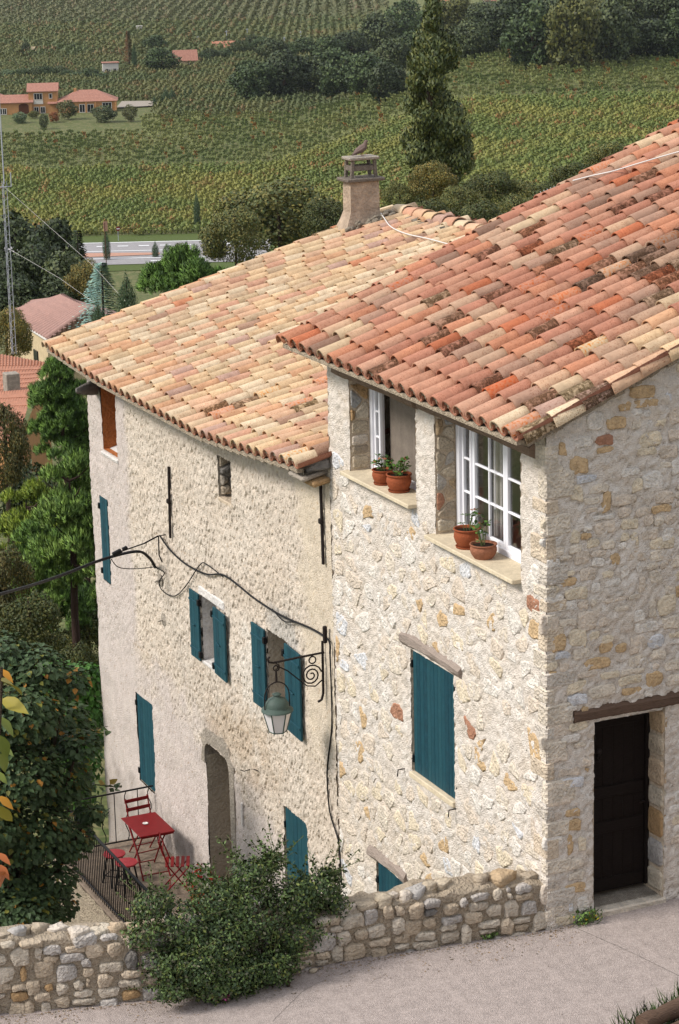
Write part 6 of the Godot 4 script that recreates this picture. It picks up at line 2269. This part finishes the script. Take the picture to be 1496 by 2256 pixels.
func villas() -> void:
	var p := land(100, 250)
	var s := ahead(p) / FOCAL
	var turn := atan2(-HEAD.x, -HEAD.z)
	var v := thing("orange_villa", "large orange villa with pink tiled roofs below the vineyards", "house", p, turn + 0.06)
	var f := func(px): return (px - 100.0) * s
	# tower block, low wing to the right, wing to the left
	block(v, Vector3(f.call(96), -0.5, -3.5), Vector3(62 * s, 5.9, 6.5), M.villa_wall, 1.6)
	var mb := MB.new()
	gable(mb, 62 * s, 6.5, 5.4, 1.7, 0.4)
	part("roof", mb.done(), M.villa_roof, v, Vector3(f.call(96), 0, -3.5))
	block(v, Vector3(f.call(192), -0.5, -3.2), Vector3(126 * s, 3.2, 8.0), M.villa_wall)
	mb = MB.new()
	hip(mb, 126 * s, 8.0, 2.7, 2.5, 5.2)
	part("roof", mb.done(), M.villa_roof, v, Vector3(f.call(192), 0, -3.2))
	block(v, Vector3(f.call(30), -0.5, -3.0), Vector3(84 * s, 3.4, 7.0), M.villa_wall)
	mb = MB.new()
	gable(mb, 84 * s, 7.0, 2.9, 1.6, 0.4)
	part("roof", mb.done(), M.villa_roof, v, Vector3(f.call(30), 0, -3.0))
	block(v, Vector3(f.call(-30), -0.5, -6.0), Vector3(80 * s, 4.0, 8.0), M.villa_wall)
	mb = MB.new()
	hip(mb, 80 * s, 8.0, 3.5, 2.4, 4.4)
	part("roof", mb.done(), M.villa_roof, v, Vector3(f.call(-30), 0, -6.0))
	for w in [[86, 3.35, 2.0, 1.5, 3, -0.2], [113, 3.6, 0.7, 1.1, 1, -0.2], [81, 0.1, 1.1, 1.5, 2, -0.2], [95, 0.1, 1.1, 1.5, 2, -0.2], [3, 0.1, 0.9, 1.4, 2, 0.55], [12, 0.1, 0.9, 1.4, 2, 0.55], [181, 0.1, 1.3, 1.9, 2, 0.85], [199, 0.1, 1.5, 1.9, 2, 0.85], [235, 0.3, 2.2, 2.0, 3, 0.85]]: opening(v, Vector3(f.call(w[0]), w[1], w[5]), w[2], w[3], w[4])
	mb = MB.new()
	mb.box(Vector3(f.call(86), 2.75, -0.16), Vector3(2.3, 0.9, 0.2))
	made("balcony", mb, M.house_white, v)
	mb = MB.new()
	mb.box(Vector3(f.call(54), 1.0, 0.52), Vector3(2.4, 2.0, 0.12))
	for k in 8:
		var a0 := PI * k / 8.0
		var a1 := PI * (k + 1) / 8.0
		mb.face4(Vector3(f.call(54) + cos(a0) * 1.2, 2.0, 0.585), Vector3(f.call(54) + cos(a1) * 1.2, 2.0, 0.585), Vector3(f.call(54) + cos(a1) * 1.2, 2.0 + sin(a1) * 0.6, 0.585), Vector3(f.call(54) + cos(a0) * 1.2, 2.0 + sin(a0) * 0.6, 0.585), Vector3(0, 0, 1))
	made("arched_porch", mb, M.rust, v)
	mb = MB.new()
	mb.box(Vector3(f.call(166), 4.9, -3.0), Vector3(0.7, 1.4, 0.6))
	made("chimney", mb, M.villa_wall, v)
	mb = MB.new()
	mb.box(Vector3(f.call(118), 2.55, 0.3), Vector3(2.6, 0.15, 1.6), Basis(Vector3(1, 0, 0), 0.25))
	made("canopy", mb, M.villa_roof, v)
	for x in [190, 210, 254]:
		mb = MB.new()
		mb.cbox(Vector3(f.call(x), 1.2, 0.95), Vector3(0.4, 2.6, 0.4), 0.05)
		made("porch_pillar", mb, M.villa_wall, v)
	# courtyard
	mb = MB.new()
	var c := land(310, 232)
	var o := c - CAM
	strip(mb, [[o.dot(HEAD) - 8, o.dot(HEAD) + 10, o.dot(SIDE) - 5.5], [o.dot(HEAD) - 5, o.dot(HEAD) + 9, o.dot(SIDE) + 4]], 0.25)
	struct("villa_courtyard_pavement", mb, M.cement)
	small_house(245, 170, 34, 30, 12, M.house_white, M.villa_roof, "white_pavilion", "white open pavilion with a flat tiled roof beside the reddish conifer", false)
	small_house(410, 152, 50, 18, 22, M.house_cream, M.villa_roof, "cottage", "pink roofed cottage half hidden behind garden trees", true)
	small_house(495, 112, 48, 8, 12, M.house_cream, M.orange_roof, "barn", "low barn with a pale orange roof on the far plain", true)
	small_house(69, 130, 17, 18, 8, M.villa_roof, M.house_cream, "field_hut", "tiny pink hut beside a dark tree in the far vineyard", true)
	small_house(388, 118, 40, 3, 3, M.steel, M.steel, "greenhouse", "long low pale green greenhouse roof on the far plain", false)
	small_house(308, 76, 11, 17, 2, M.house_white, M.house_white, "white_silo", "small white tower standing alone on the far plain", false)
	small_house(977, 26, 26, 14, 16, M.house_cream, M.orange_roof, "hillside_cottage", "orange roofed cottage glimpsed between the hillside oaks", true)
	small_house(1080, 20, 24, 18, 8, M.house_white, M.villa_roof, "hillside_villa", "white walled house glimpsed between the hillside oaks", true)
	small_house(20, 176, 22, 6, 1, M.house_white, M.house_white, "garden_wall", "short white garden wall in the hedgerow behind the villa", false)
	small_house(118, 132, 40, 4, 1, M.house_cream, M.house_cream, "field_wall", "low pale wall beside the tiny pink hut", false)
	for q in [[437, 100, 20], [500, 98, 30], [627, 108, 26], [545, 85, 22], [663, 95, 26]]:
		var b := land(q[0], q[1])
		var t := thing("power_pole", "thin pale utility pole on the far plain", "pole", b, 0.0, "utility poles on the far plain")
		bar(t, "post", [Vector3.ZERO, Vector3(0, q[2] * ahead(b) / FOCAL, 0)], 0.12, M.steel)
		bar(t, "crossarm", [Vector3(-0.5, q[2] * ahead(b) / FOCAL - 0.4, 0), Vector3(0.5, q[2] * ahead(b) / FOCAL - 0.4, 0)], 0.08, M.steel)
	mb = MB.new()
	strip(mb, [[676, 720, -128], [690, 716, -96], [712, 722, -80]], 0.3)
	struct("far_road", mb, M.asphalt)

func small_house(px: float, py: float, w: float, wall: float, roof: float, m: Material, rm: Material, called: String, label: String, gabled: bool) -> void:
	var p := land(px, py)
	var s := ahead(p) / FOCAL
	var v := thing(called, label, "wall" if called.ends_with("wall") else "building", p, atan2(-HEAD.x, -HEAD.z) + 0.15)
	var d := clampf(w * s * 0.7, 1.2, 8.0)
	block(v, Vector3(0, -0.4, -d / 2), Vector3(w * s, wall * s + 0.4, d), m, roof * s * 0.9 if gabled else 0.0)
	var mb := MB.new()
	if gabled: gable(mb, w * s, d, wall * s, maxf(roof * s, 0.8), 0.3)
	else: mb.cbox(Vector3(0, wall * s + 0.12, 0), Vector3(w * s + 0.5, 0.25, d + 0.5), 0.05)
	part("roof", mb.done(), rm, v, Vector3(0, 0, -d / 2))
	if wall > 10 and called != "white_silo":
		for k in [-0.25, 0.25]: opening(v, Vector3(k * w * s, 0.3, 0.0), minf(1.2, w * s * 0.2), wall * s * 0.55, 2)

func tiled_plane(parent: Node, a: Vector3, b: Vector3, c: Vector3, d: Vector3, rows: int, m: Material) -> void:   # a, b along the eave, d, c along the ridge; each course a thin lapped slab
	var n := (b - a).cross(d - a).normalized()
	for i in rows:
		var u := float(i) / rows
		var v := float(i + 1) / rows + 0.02
		var mb := MB.new()
		var q := [a.lerp(d, u) + n * 0.05, b.lerp(c, u) + n * 0.05, b.lerp(c, minf(v, 1.0)) + n * 0.012, a.lerp(d, minf(v, 1.0)) + n * 0.012]
		mb.face4(q[0], q[1], q[2], q[3], n)
		mb.face4(q[0], q[1], q[1] - n * 0.05, q[0] - n * 0.05, (a - d).normalized())
		made("tile_course", mb, m, parent)

func ribs(parent: Node, a: Vector3, b: Vector3, c: Vector3, d: Vector3, count: int, m: Material) -> void:   # round ribs running up a slope
	for i in count:
		var u := (i + 0.5) / count
		bar(parent, "tile_rib", [a.lerp(b, u), d.lerp(c, u)], a.distance_to(b) / count * 0.36, m, 6)

func near_houses() -> void:
	# pink roofed bungalow
	var s := 160.0
	var eave_near := away(104, 748, s - 4)
	var y := eave_near.y
	var v := thing("pink_roofed_bungalow", "cream bungalow with a hipped pink tiled roof", "house", Vector3.ZERO)
	var corner := eave_near
	var left := on_y(14, 690, y)
	var right := on_y(268, 722, y)
	var apex := on_y(137, 652, y + 1.7)
	var hipend := on_y(197, 681, y + 1.7)
	tiled_plane(v, left, corner, hipend, apex, 8, M.pink_roof)
	ribs(v, left, corner, hipend, apex, 18, M.pink_roof)
	for i in 17:
		var u := (i + 0.5) / 17.0
		var foot := corner.lerp(right, u)
		var rise := (hipend - corner.lerp(right, 0.5)) * minf(u / 0.5, (1.0 - u) / 0.5)
		bar(v, "tile_rib", [foot, foot + rise], corner.distance_to(right) / 17.0 * 0.34, M.pink_roof, 6)
	var mb := MB.new()
	mb.face4(corner, right, hipend, hipend, Vector3(0, 1, 0.5))
	mb.face4(apex, hipend, on_y(300, 716, y), on_y(250, 684, y), Vector3.UP)
	mb.face4(left, apex, on_y(10, 668, y), on_y(10, 668, y) + Vector3(0, 0.01, 0), Vector3.UP)
	made("roof", mb, M.pink_roof, v)
	mb = MB.new()
	var down := Vector3(0, -4.5, 0)
	mb.face4(left, corner, corner + down, left + down, (CAM - corner))
	mb.face4(corner, right, right + down, corner + down, (CAM - corner))
	made("wall", mb, M.house_cream, v)
	mb = MB.new()
	var along := (corner - left).normalized()
	var wm := left.lerp(corner, 0.72) + Vector3(0, -2.0, 0)
	var outw := along.cross(Vector3.UP)
	if outw.dot(CAM - corner) < 0: outw = -outw
	mb.box(wm + outw * 0.02, Vector3(1.0, 1.6, 0.12), Basis(along, Vector3.UP, outw))
	made("window", mb, M.dark_pane, v)
	bar(v, "gutter", [left + Vector3(0, -0.05, 0), corner + Vector3(0, -0.05, 0)], 0.10, M.house_white)
	# orange roofed house, nearer
	s = 105.0
	v = thing("orange_roofed_house", "house with low orange tiled roofs and a grey chimney block", "house", Vector3.ZERO)
	var e0 := away(-60, 960, s - 5)
	var e1 := on_y(40, 975, e0.y)
	var t0 := away(-60, 868, s + 2)
	var t1 := away(72, 858, s + 2)
	tiled_plane(v, e0, e1, t1, t0, 6, M.orange_roof)
	ribs(v, e0, e1, t1, t0, 22, M.orange_roof)
	var k0 := away(-60, 880, s + 2.5)
	var k1 := away(70, 862, s + 2.5)
	var u0 := away(-60, 808, s + 9)
	var u1 := away(104, 806, s + 9)
	tiled_plane(v, k0, k1, u1, u0, 6, M.orange_roof)
	ribs(v, k0, k1, u1, u0, 24, M.orange_roof)
	var w0 := away(-60, 770, s + 16)
	var w1 := away(106, 800, s + 14)
	tiled_plane(v, u0, u1, w1, w0, 5, M.orange_roof)
	ribs(v, u0, u1, w1, w0, 24, M.orange_roof)
	mb = MB.new()
	mb.cbox(away(26, 853, s + 3), Vector3(0.62, 1.3, 0.6), 0.03)
	made("chimney", mb, M.cement, v)
	mb = MB.new()
	mb.face4(e0 + Vector3(0, -0.1, 0), e1 + Vector3(0, -0.1, 0), e1 + Vector3(0, -6, 0), e0 + Vector3(0, -6, 0), CAM - e0)
	mb.face4(e1 + Vector3(0, -0.1, 0), u1 + Vector3(0, -0.3, 0), u1 + Vector3(0, -8, 0), e1 + Vector3(0, -6, 0), SIDE)
	made("wall", mb, M.villa_wall, v)
	# lattice mast with guy wires
	s = 120.0
	var base := away(24, 668, s)
	var tip := away(1, 180, s)
	var h := tip.y - base.y
	var t := thing("lattice_mast", "slim grey lattice radio mast with guy wires", "mast", base + Vector3(0, -2.5, 0))
	h += 2.5
	for k in 3:
		var a := TAU * k / 3.0
		bar(t, "leg", [Vector3(cos(a) * 0.13, 0, sin(a) * 0.13), Vector3(cos(a) * 0.13, h * 0.64, sin(a) * 0.13)], 0.015, M.steel, 5)
	var lat := []
	for i in 60:
		var a := TAU * i / 3.0
		lat.append(Vector3(cos(a) * 0.13, i * h * 0.64 / 60.0, sin(a) * 0.13))
	bar(t, "lattice", lat, 0.009, M.steel, 4)
	bar(t, "top_pole", [Vector3(0, h * 0.63, 0), Vector3(0, h, 0)], 0.03, M.steel)
	bar(t, "aerial", [Vector3(-0.3, h * 0.62, 0), Vector3(0.35, h * 0.62, 0), Vector3(0.35, h * 0.67, 0)], 0.03, M.steel)
	bar(t, "guy_wire", [Vector3(0, h * 0.62, 0), away(205, 585, s - 5) - t.position, away(300, 690, s - 12) - t.position], 0.006, M.white_cable, 4)
	bar(t, "guy_wire", [away(19, 548, s) - t.position, away(130, 612, s - 5) - t.position, away(205, 665, s - 10) - t.position], 0.006, M.white_cable, 4)
	# aerial behind the verge of the red roof
	var ap := away(1210, 425, 45.0)
	t = thing("roof_aerial", "small pale television aerial behind the red roof verge", "aerial", ap)
	bar(t, "mast", [Vector3(0, -2.5, 0), Vector3(0, 0.06, 0)], 0.015, M.steel)
	bar(t, "boom", [Vector3(-0.16, -0.04, 0.05), Vector3(0.16, 0.04, -0.05)], 0.010, M.steel)
	for i in 5: bar(t, "rod", [Vector3(-0.14 + i * 0.07, -0.10 + i * 0.018, 0.08), Vector3(-0.14 + i * 0.07, 0.03 + i * 0.018, -0.08)], 0.006, M.steel, 4)

# ------------------------------------------------------------------ plants close by
func big_leaf(mb: MB, p: Vector3, dir: Vector3, nn: Vector3, s: float) -> void:   # a lobed leaf, slightly folded
	var side := dir.cross(nn).normalized()
	var fold := nn * s * 0.14
	var o := [p, p + dir * s * 0.28 + side * s * 0.42 + fold, p + dir * s * 0.62 + side * s * 0.30 + fold * 0.6, p + dir * s, p + dir * s * 0.62 - side * s * 0.30 + fold * 0.6, p + dir * s * 0.28 - side * s * 0.42 + fold]
	var mid := p + dir * s * 0.5
	for k in 6:
		var a: Vector3 = o[k]
		var b: Vector3 = o[(k + 1) % 6]
		if (a - mid).cross(b - mid).dot(nn) > 0: mb.tri(mid, a, b)
		else: mb.tri(mid, b, a)

func slim_leaf(mb: MB, p: Vector3, dir: Vector3, nn: Vector3, s: float) -> void:   # a long pointed leaf, folded along its rib and curling down
	var side := dir.cross(nn).normalized()
	var ps := PackedVector3Array()
	var fs := PackedInt32Array()
	for i in 9:
		var k := i / 8.0
		var w := sin(pow(k, 0.8) * PI) * 0.21 * s * (1.0 + 0.06 * sin(i * 2.3))
		var c := p + dir * s * k - nn * s * 0.16 * k * k
		ps.append(c - side * w + nn * w * 0.35)
		ps.append(c)
		ps.append(c + side * w + nn * w * 0.35)
	for i in 8:
		for j in 2:
			var a := i * 3 + j
			fs.append_array(PackedInt32Array([a, a + 1, a + 4, a, a + 4, a + 3]))
	mb.smooth(ps, fs)

func foreground_bush() -> void:
	rng.seed = 800
	var t := thing("rambling_bush", "dense dark green bush spilling over the low wall onto the lane", "bush", Vector3(-3.2, -0.3, -0.1))
	var lobes := [[470, 2080, 0.62], [400, 2040, 0.5], [340, 2000, 0.36], [560, 2020, 0.6], [640, 1990, 0.5], [700, 1960, 0.42], [560, 1925, 0.36], [650, 2060, 0.42], [430, 2140, 0.5], [370, 2130, 0.42], [520, 2150, 0.46], [600, 2130, 0.4], [735, 2000, 0.28], [480, 1990, 0.46], [380, 2180, 0.28], [470, 2180, 0.3], [320, 2060, 0.3], [600, 1900, 0.2], [720, 1930, 0.2]]
	var blobs := []
	for l in lobes:
		var p := on_z(l[0], l[1], -0.15 + (2080.0 - l[1]) * -0.0022)
		blobs.append([p - t.position, Vector3(l[2], l[2] * 0.72, l[2] * 0.8) * 0.72])
	var greens := [[Color(0.060, 0.095, 0.030), 3.0], [Color(0.09, 0.135, 0.038), 2.0], [Color(0.04, 0.065, 0.028), 3.0], [Color(0.17, 0.20, 0.05), 0.6], [Color(0.13, 0.13, 0.08), 0.7]]
	var mb := MB.new()
	mb.colored = true
	leafage(mb, blobs, 42000, 0.038, greens, 0.1, 0.3, 2.6)
	# loose sprays above the outline
	for i in 190:
		var b: Array = blobs[rng.randi() % blobs.size()]
		var d := ball()
		d.y = absf(d.y) + 0.3
		d = d.normalized()
		var p0: Vector3 = b[0] + d * b[1] * 0.8
		var p1 := p0 + (d + ball() * 0.5).normalized() * rng.randf_range(0.14, 0.42)
		mb.col = Color(0.10, 0.11, 0.04)
		mb.tube([p0, p0.lerp(p1, 0.5) + ball() * 0.02, p1], 0.003, 4, false)
		for k in 14:
			var q := p0.lerp(p1, k / 13.0)
			var o := (ball() + d * 0.3).normalized()
			var f := rng.randf_range(0.8, 1.4)
			mb.col = Color(0.08 * f, 0.125 * f, 0.035 * f)
			mb.leaf(q, o * rng.randf_range(0.03, 0.055), o.cross(ball()).normalized() * 0.022, (d + ball() * 0.5).normalized())
	made("foliage", mb, M.leaf, t)
	mb = MB.new()
	for i in 9:
		var b: Array = blobs[i]
		mb.tube([Vector3(rng.randf_range(-0.5, 0.3), 0.0, rng.randf_range(-0.1, 0.2)), b[0] * 0.5 + Vector3(0, 0.15, 0), b[0]], [0.02, 0.012, 0.005], 5)
	made("stems", mb, M.bark, t)

func weed(px: float, py: float, r: float, count: int, label: String, greens: Array, hgt := 0.1) -> void:
	var p := on_y(px, py, -0.31)
	var t := thing("wall_weed", label, "weed", Vector3(p.x, lane_y(p.x, p.z), p.z))
	var mb := MB.new()
	mb.colored = true
	leafage(mb, [[Vector3(0, hgt * 0.4, 0), Vector3(r, hgt * 0.7, r * 0.7)]], count, 0.04, greens, 0.5, 0.1, 1.0)
	for k in mb.v.size(): mb.v[k].y = maxf(mb.v[k].y, 0.0)
	made("foliage", mb, M.leaf, t)

func weeds() -> void:
	rng.seed = 820
	var g := [[Color(0.07, 0.13, 0.03), 3.0], [Color(0.11, 0.18, 0.04), 2.0], [Color(0.05, 0.09, 0.025), 1.0]]
	weed(1290, 2030, 0.20, 420, "green weed tuft with yellow flecks beside the doorstep", g + [[Color(0.55, 0.38, 0.03), 0.35]], 0.14)
	weed(1078, 2062, 0.13, 160, "low green weed at the foot of the low wall near the door", g, 0.07)
	weed(893, 2090, 0.05, 40, "tiny weed at the foot of the low wall beside the bush", g, 0.05)
	weed(195, 2192, 0.09, 120, "small bright weed at the foot of the low wall beyond the white pebble", g, 0.10)
	weed(140, 2198, 0.06, 70, "small weed beside the white pebble", g, 0.10)
	weed(545, 2190, 0.14, 200, "leafy weed below the bush beside the pink flowers", g, 0.12)
	var p := on_y(480, 2212, -0.31)
	var t := thing("valerian_flower", "cluster of pink flowers below the bush", "flower", Vector3(p.x, lane_y(p.x, p.z), p.z))
	var mb := MB.new()
	mb.colored = true
	leafage(mb, [[Vector3(-0.04, 0.07, 0), Vector3(0.06, 0.04, 0.05)], [Vector3(0.07, 0.05, 0.02), Vector3(0.06, 0.035, 0.05)]], 220, 0.022, [[Color(0.50, 0.06, 0.25), 2.0], [Color(0.62, 0.15, 0.36), 1.0]], 0.0, 0.2, 1.0)
	made("blossom", mb, M.leaf, t)
	mb = MB.new()
	mb.tube([Vector3(0, 0, 0), Vector3(-0.03, 0.06, 0)], 0.004, 4)
	mb.tube([Vector3(0.03, 0, 0), Vector3(0.06, 0.05, 0.02)], 0.004, 4)
	made("stem", mb, M.bark, t)
	# terrace corner plant
	var fp := Vector3(-0.38, FLOOR, -9.35)
	t = thing("terrace_plant", "leafy plant with red blooms in a pot by the passage door", "plant", fp)
	mb = MB.new()
	mb.lathe([Vector2(0, 0), Vector2(0.13, 0), Vector2(0.18, 0.26), Vector2(0.16, 0.27), Vector2(0, 0.24)], 18)
	made("pot", mb, M.terracotta, t)
	mb = MB.new()
	mb.colored = true
	leafage(mb, [[Vector3(0, 0.48, 0), Vector3(0.26, 0.28, 0.26)]], 520, 0.06, g + [[Color(0.5, 0.03, 0.02), 0.5]], 0.2, 0.3, 1.0)
	made("foliage", mb, M.leaf, t)

func broadleaf_tree() -> void:
	rng.seed = 840
	var t := thing("broadleaf_tree", "dark broad leaved tree in front of the terrace", "tree", Vector3(-3.3, -5.5, -9.2))
	var mb := MB.new()
	mb.colored = true
	var blobs := []
	for q in [[40, 1560, 0.95], [120, 1600, 0.8], [30, 1700, 1.0], [130, 1720, 0.7], [60, 1830, 0.9], [150, 1850, 0.55], [20, 1940, 0.8], [110, 1930, 0.6], [80, 1470, 0.6], [150, 1500, 0.42], [0, 1440, 0.6], [175, 1640, 0.42], [200, 1790, 0.30], [-60, 1600, 1.0], [-60, 1800, 1.0], [60, 2010, 0.7], [120, 1990, 0.5], [0, 2020, 0.7]]:
		var p := on_z(q[0], q[1], -9.0 + rng.randf_range(-0.5, 0.5))
		blobs.append([p - t.position, Vector3(q[2], q[2] * 0.75, q[2]) * 0.62])
	var areas := []
	for b in blobs: areas.append(b[1].x * b[1].x)
	for i in 17500:
		var k := pick(areas)
		var d := ball()
		var p: Vector3 = blobs[k][0] + d * blobs[k][1] * lerpf(0.35, 1.05, sqrt(rng.randf()))
		var nn := (Vector3.UP * 0.9 + d * 0.7 + ball() * 0.5).normalized()
		var dir := (Vector3(d.x, -0.35, d.z) + ball() * 0.6)
		dir = (dir - nn * dir.dot(nn)).normalized()
		var f := rng.randf_range(0.7, 1.3)
		mb.col = Color(0.046 * f, 0.076 * f, 0.030 * f)
		if rng.randf() < 0.05: mb.col = Color(0.12 * f, 0.12 * f, 0.02)
		elif rng.randf() < 0.02: mb.col = Color(0.30, 0.14, 0.02)
		big_leaf(mb, p, dir, nn, rng.randf_range(0.05, 0.115))
	# a branch that reaches over the railing
	for br in [[on_z(150, 1740, -9.3), on_z(268, 1735, -9.6), 26], [on_z(140, 1640, -9.3), on_z(238, 1600, -9.6), 20], [on_z(130, 1790, -9.2), on_z(235, 1795, -9.5), 22], [on_z(120, 1860, -9.1), on_z(200, 1865, -9.4), 14]]:
		var a: Vector3 = br[0] - t.position
		var b: Vector3 = br[1] - t.position
		mb.col = Color(0.05, 0.045, 0.03)
		mb.tube([a, a.lerp(b, 0.5) + Vector3(0, 0.06, 0), b], [0.014, 0.009, 0.004], 5, false)
		for k in br[2]:
			var p := a.lerp(b, (k + 0.5) / br[2]) + ball() * 0.07
			var nn := (Vector3.UP + ball() * 0.6).normalized()
			var dir := (ball() + Vector3(0.3, -0.5, 0))
			dir = (dir - nn * dir.dot(nn)).normalized()
			var f := rng.randf_range(0.8, 1.5)
			mb.col = Color(0.05 * f, 0.08 * f, 0.028 * f) if rng.randf() < 0.85 else Color(0.22, 0.15, 0.02)
			big_leaf(mb, p, dir, nn, rng.randf_range(0.09, 0.14))
	made("crown", mb, M.leaf, t)
	var tr := MB.new()
	tr.tube([Vector3(0, -0.2, 0), Vector3(0.05, 1.2, 0), Vector3(-0.05, 2.6, 0.1), Vector3(0.1, 3.6, 0)], [0.17, 0.14, 0.10, 0.05], 8)
	for b in blobs: tr.tube([Vector3(0, 1.8 + rng.randf(), 0), b[0] * 0.6 + Vector3(0, 0.7, 0), b[0]], [0.05, 0.03, 0.012], 5)
	made("trunk", tr, M.bark, t)

func ivy() -> void:
	rng.seed = 860
	var t := thing("ivy_mass", "bright green ivy climbing beside the end of the plastered house", "ivy", Vector3(-0.3, -5.4, -14.9))
	var mb := MB.new()
	mb.colored = true
	var blobs := []
	for q in [[185, 1500, 0.32], [190, 1560, 0.36], [185, 1620, 0.36], [175, 1680, 0.40], [165, 1740, 0.40], [150, 1560, 0.35], [140, 1660, 0.45], [120, 1500, 0.4]]:
		var p := on_z(q[0], q[1], -14.9)
		blobs.append([p - t.position, Vector3(q[2], q[2], q[2] * 0.8)])
	for i in 2600:
		var b: Array = blobs[rng.randi() % blobs.size()]
		var d := ball()
		var p: Vector3 = b[0] + d * b[1] * lerpf(0.6, 1.0, rng.randf())
		var nn := (d + Vector3.UP * 0.5 + ball() * 0.4).normalized()
		var dir := Vector3(0, -1, 0) + ball() * 0.5
		dir = (dir - nn * dir.dot(nn)).normalized()
		var f := rng.randf_range(0.7, 1.3)
		mb.col = Color(0.05 * f, 0.13 * f, 0.02 * f)
		big_leaf(mb, p, dir, nn, rng.randf_range(0.08, 0.12))
	made("foliage", mb, M.leaf, t)
	mb = MB.new()
	for i in 6: mb.tube([Vector3(rng.randf_range(-0.3, 0.2), -0.2, rng.randf_range(-0.3, 0.3)), Vector3(rng.randf_range(-0.3, 0.2), 1.5, 0), blobs[i][0]], [0.03, 0.02, 0.008], 5)
	made("stems", mb, M.bark, t)

func autumn_branch() -> void:
	rng.seed = 880
	var at := away(-18, 1640, 13.0)
	var t := thing("autumn_branch", "branch of yellow and orange autumn leaves at the lane edge", "branch", at)
	var wood := MB.new()
	var keys := []
	for q in [[-40, 2100], [-22, 1960], [-14, 1850], [-6, 1700], [2, 1560], [4, 1470]]: keys.append(away(q[0], q[1], 13.0) - at)
	wood.tube(curve(keys), 0.008, 5)
	made("twig", wood, M.bark, t)
	var mb := MB.new()
	for q in [[0, 1475, 35, 30, 0], [2, 1500, 60, 22, 1], [4, 1540, 62, 30, 1], [-2, 1580, 40, 45, 2], [0, 1620, 22, 60, 2], [-4, 1640, 40, 26, 3], [0, 1660, 20, 50, 2], [-4, 1755, 40, 30, 0], [-2, 1775, 34, 45, 1], [-6, 1700, 24, 30, 2], [-4, 1905, 30, 36, 4], [-8, 1925, 26, 30, 4], [-6, 1880, 34, 26, 4]]:
		var p := away(q[0], q[1], 13.0 + rng.randf_range(-0.15, 0.15)) - at
		var e := away(q[0] + q[2], q[1] + q[3], 13.0 + rng.randf_range(-0.1, 0.1)) - at
		var d := e - p
		var leaf := MB.new()
		leaf.colored = true
		leaf.col = [Color(0.45, 0.20, 0.02), Color(0.24, 0.20, 0.03), Color(0.13, 0.16, 0.03), Color(0.15, 0.19, 0.05), Color(0.33, 0.10, 0.03)][q[4]]
		var nn := (CAM - at).normalized() + ball() * 0.6 + Vector3.UP * 0.4
		nn = (nn - d.normalized() * nn.dot(d.normalized())).normalized()
		slim_leaf(leaf, p, d.normalized(), nn, d.length() * 0.9)
		made("leaf", leaf, M.leaf, t)

func corner_log() -> void:
	rng.seed = 890
	var a := on_y(1415, 2262, -0.1)
	var b := on_y(1530, 2205, -0.1)
	var t := thing("mossy_log", "weathered dark log lying at the lane edge", "log", a)
	for k in 2:
		var o := Vector3(0.0, 0.02 - k * 0.1, k * 0.2)
		var mb := MB.new()
		var pts := []
		var rad := []
		for i in 9:
			pts.append((b - a) * (i / 8.0) * 1.2 + o + ball() * 0.01)
			rad.append(0.085 + rng.randf_range(-0.008, 0.012))
		mb.tube(pts, rad, 10)
		made("timber", mb, M.beam_dark, t)
	var g := thing("grass_tuft", "long grass blades growing behind the weathered log", "grass", a + Vector3(0.2, -0.22, -0.2))
	var mb := MB.new()
	mb.colored = true
	for i in 700:
		var p := (b - a) * rng.randf_range(-0.35, 1.2) + Vector3(rng.randf_range(-0.15, 0.15), 0.0, rng.randf_range(-0.25, 0.15))
		var d := (Vector3.UP + ball() * 0.7).normalized()
		var f := rng.randf_range(0.7, 1.3)
		mb.col = Color(0.10 * f, 0.17 * f, 0.04)
		mb.leaf(p, d * rng.randf_range(0.12, 0.30), d.cross(ball()).normalized() * 0.012, d.cross(Vector3.RIGHT).normalized())
	made("blades", mb, M.leaf, g)
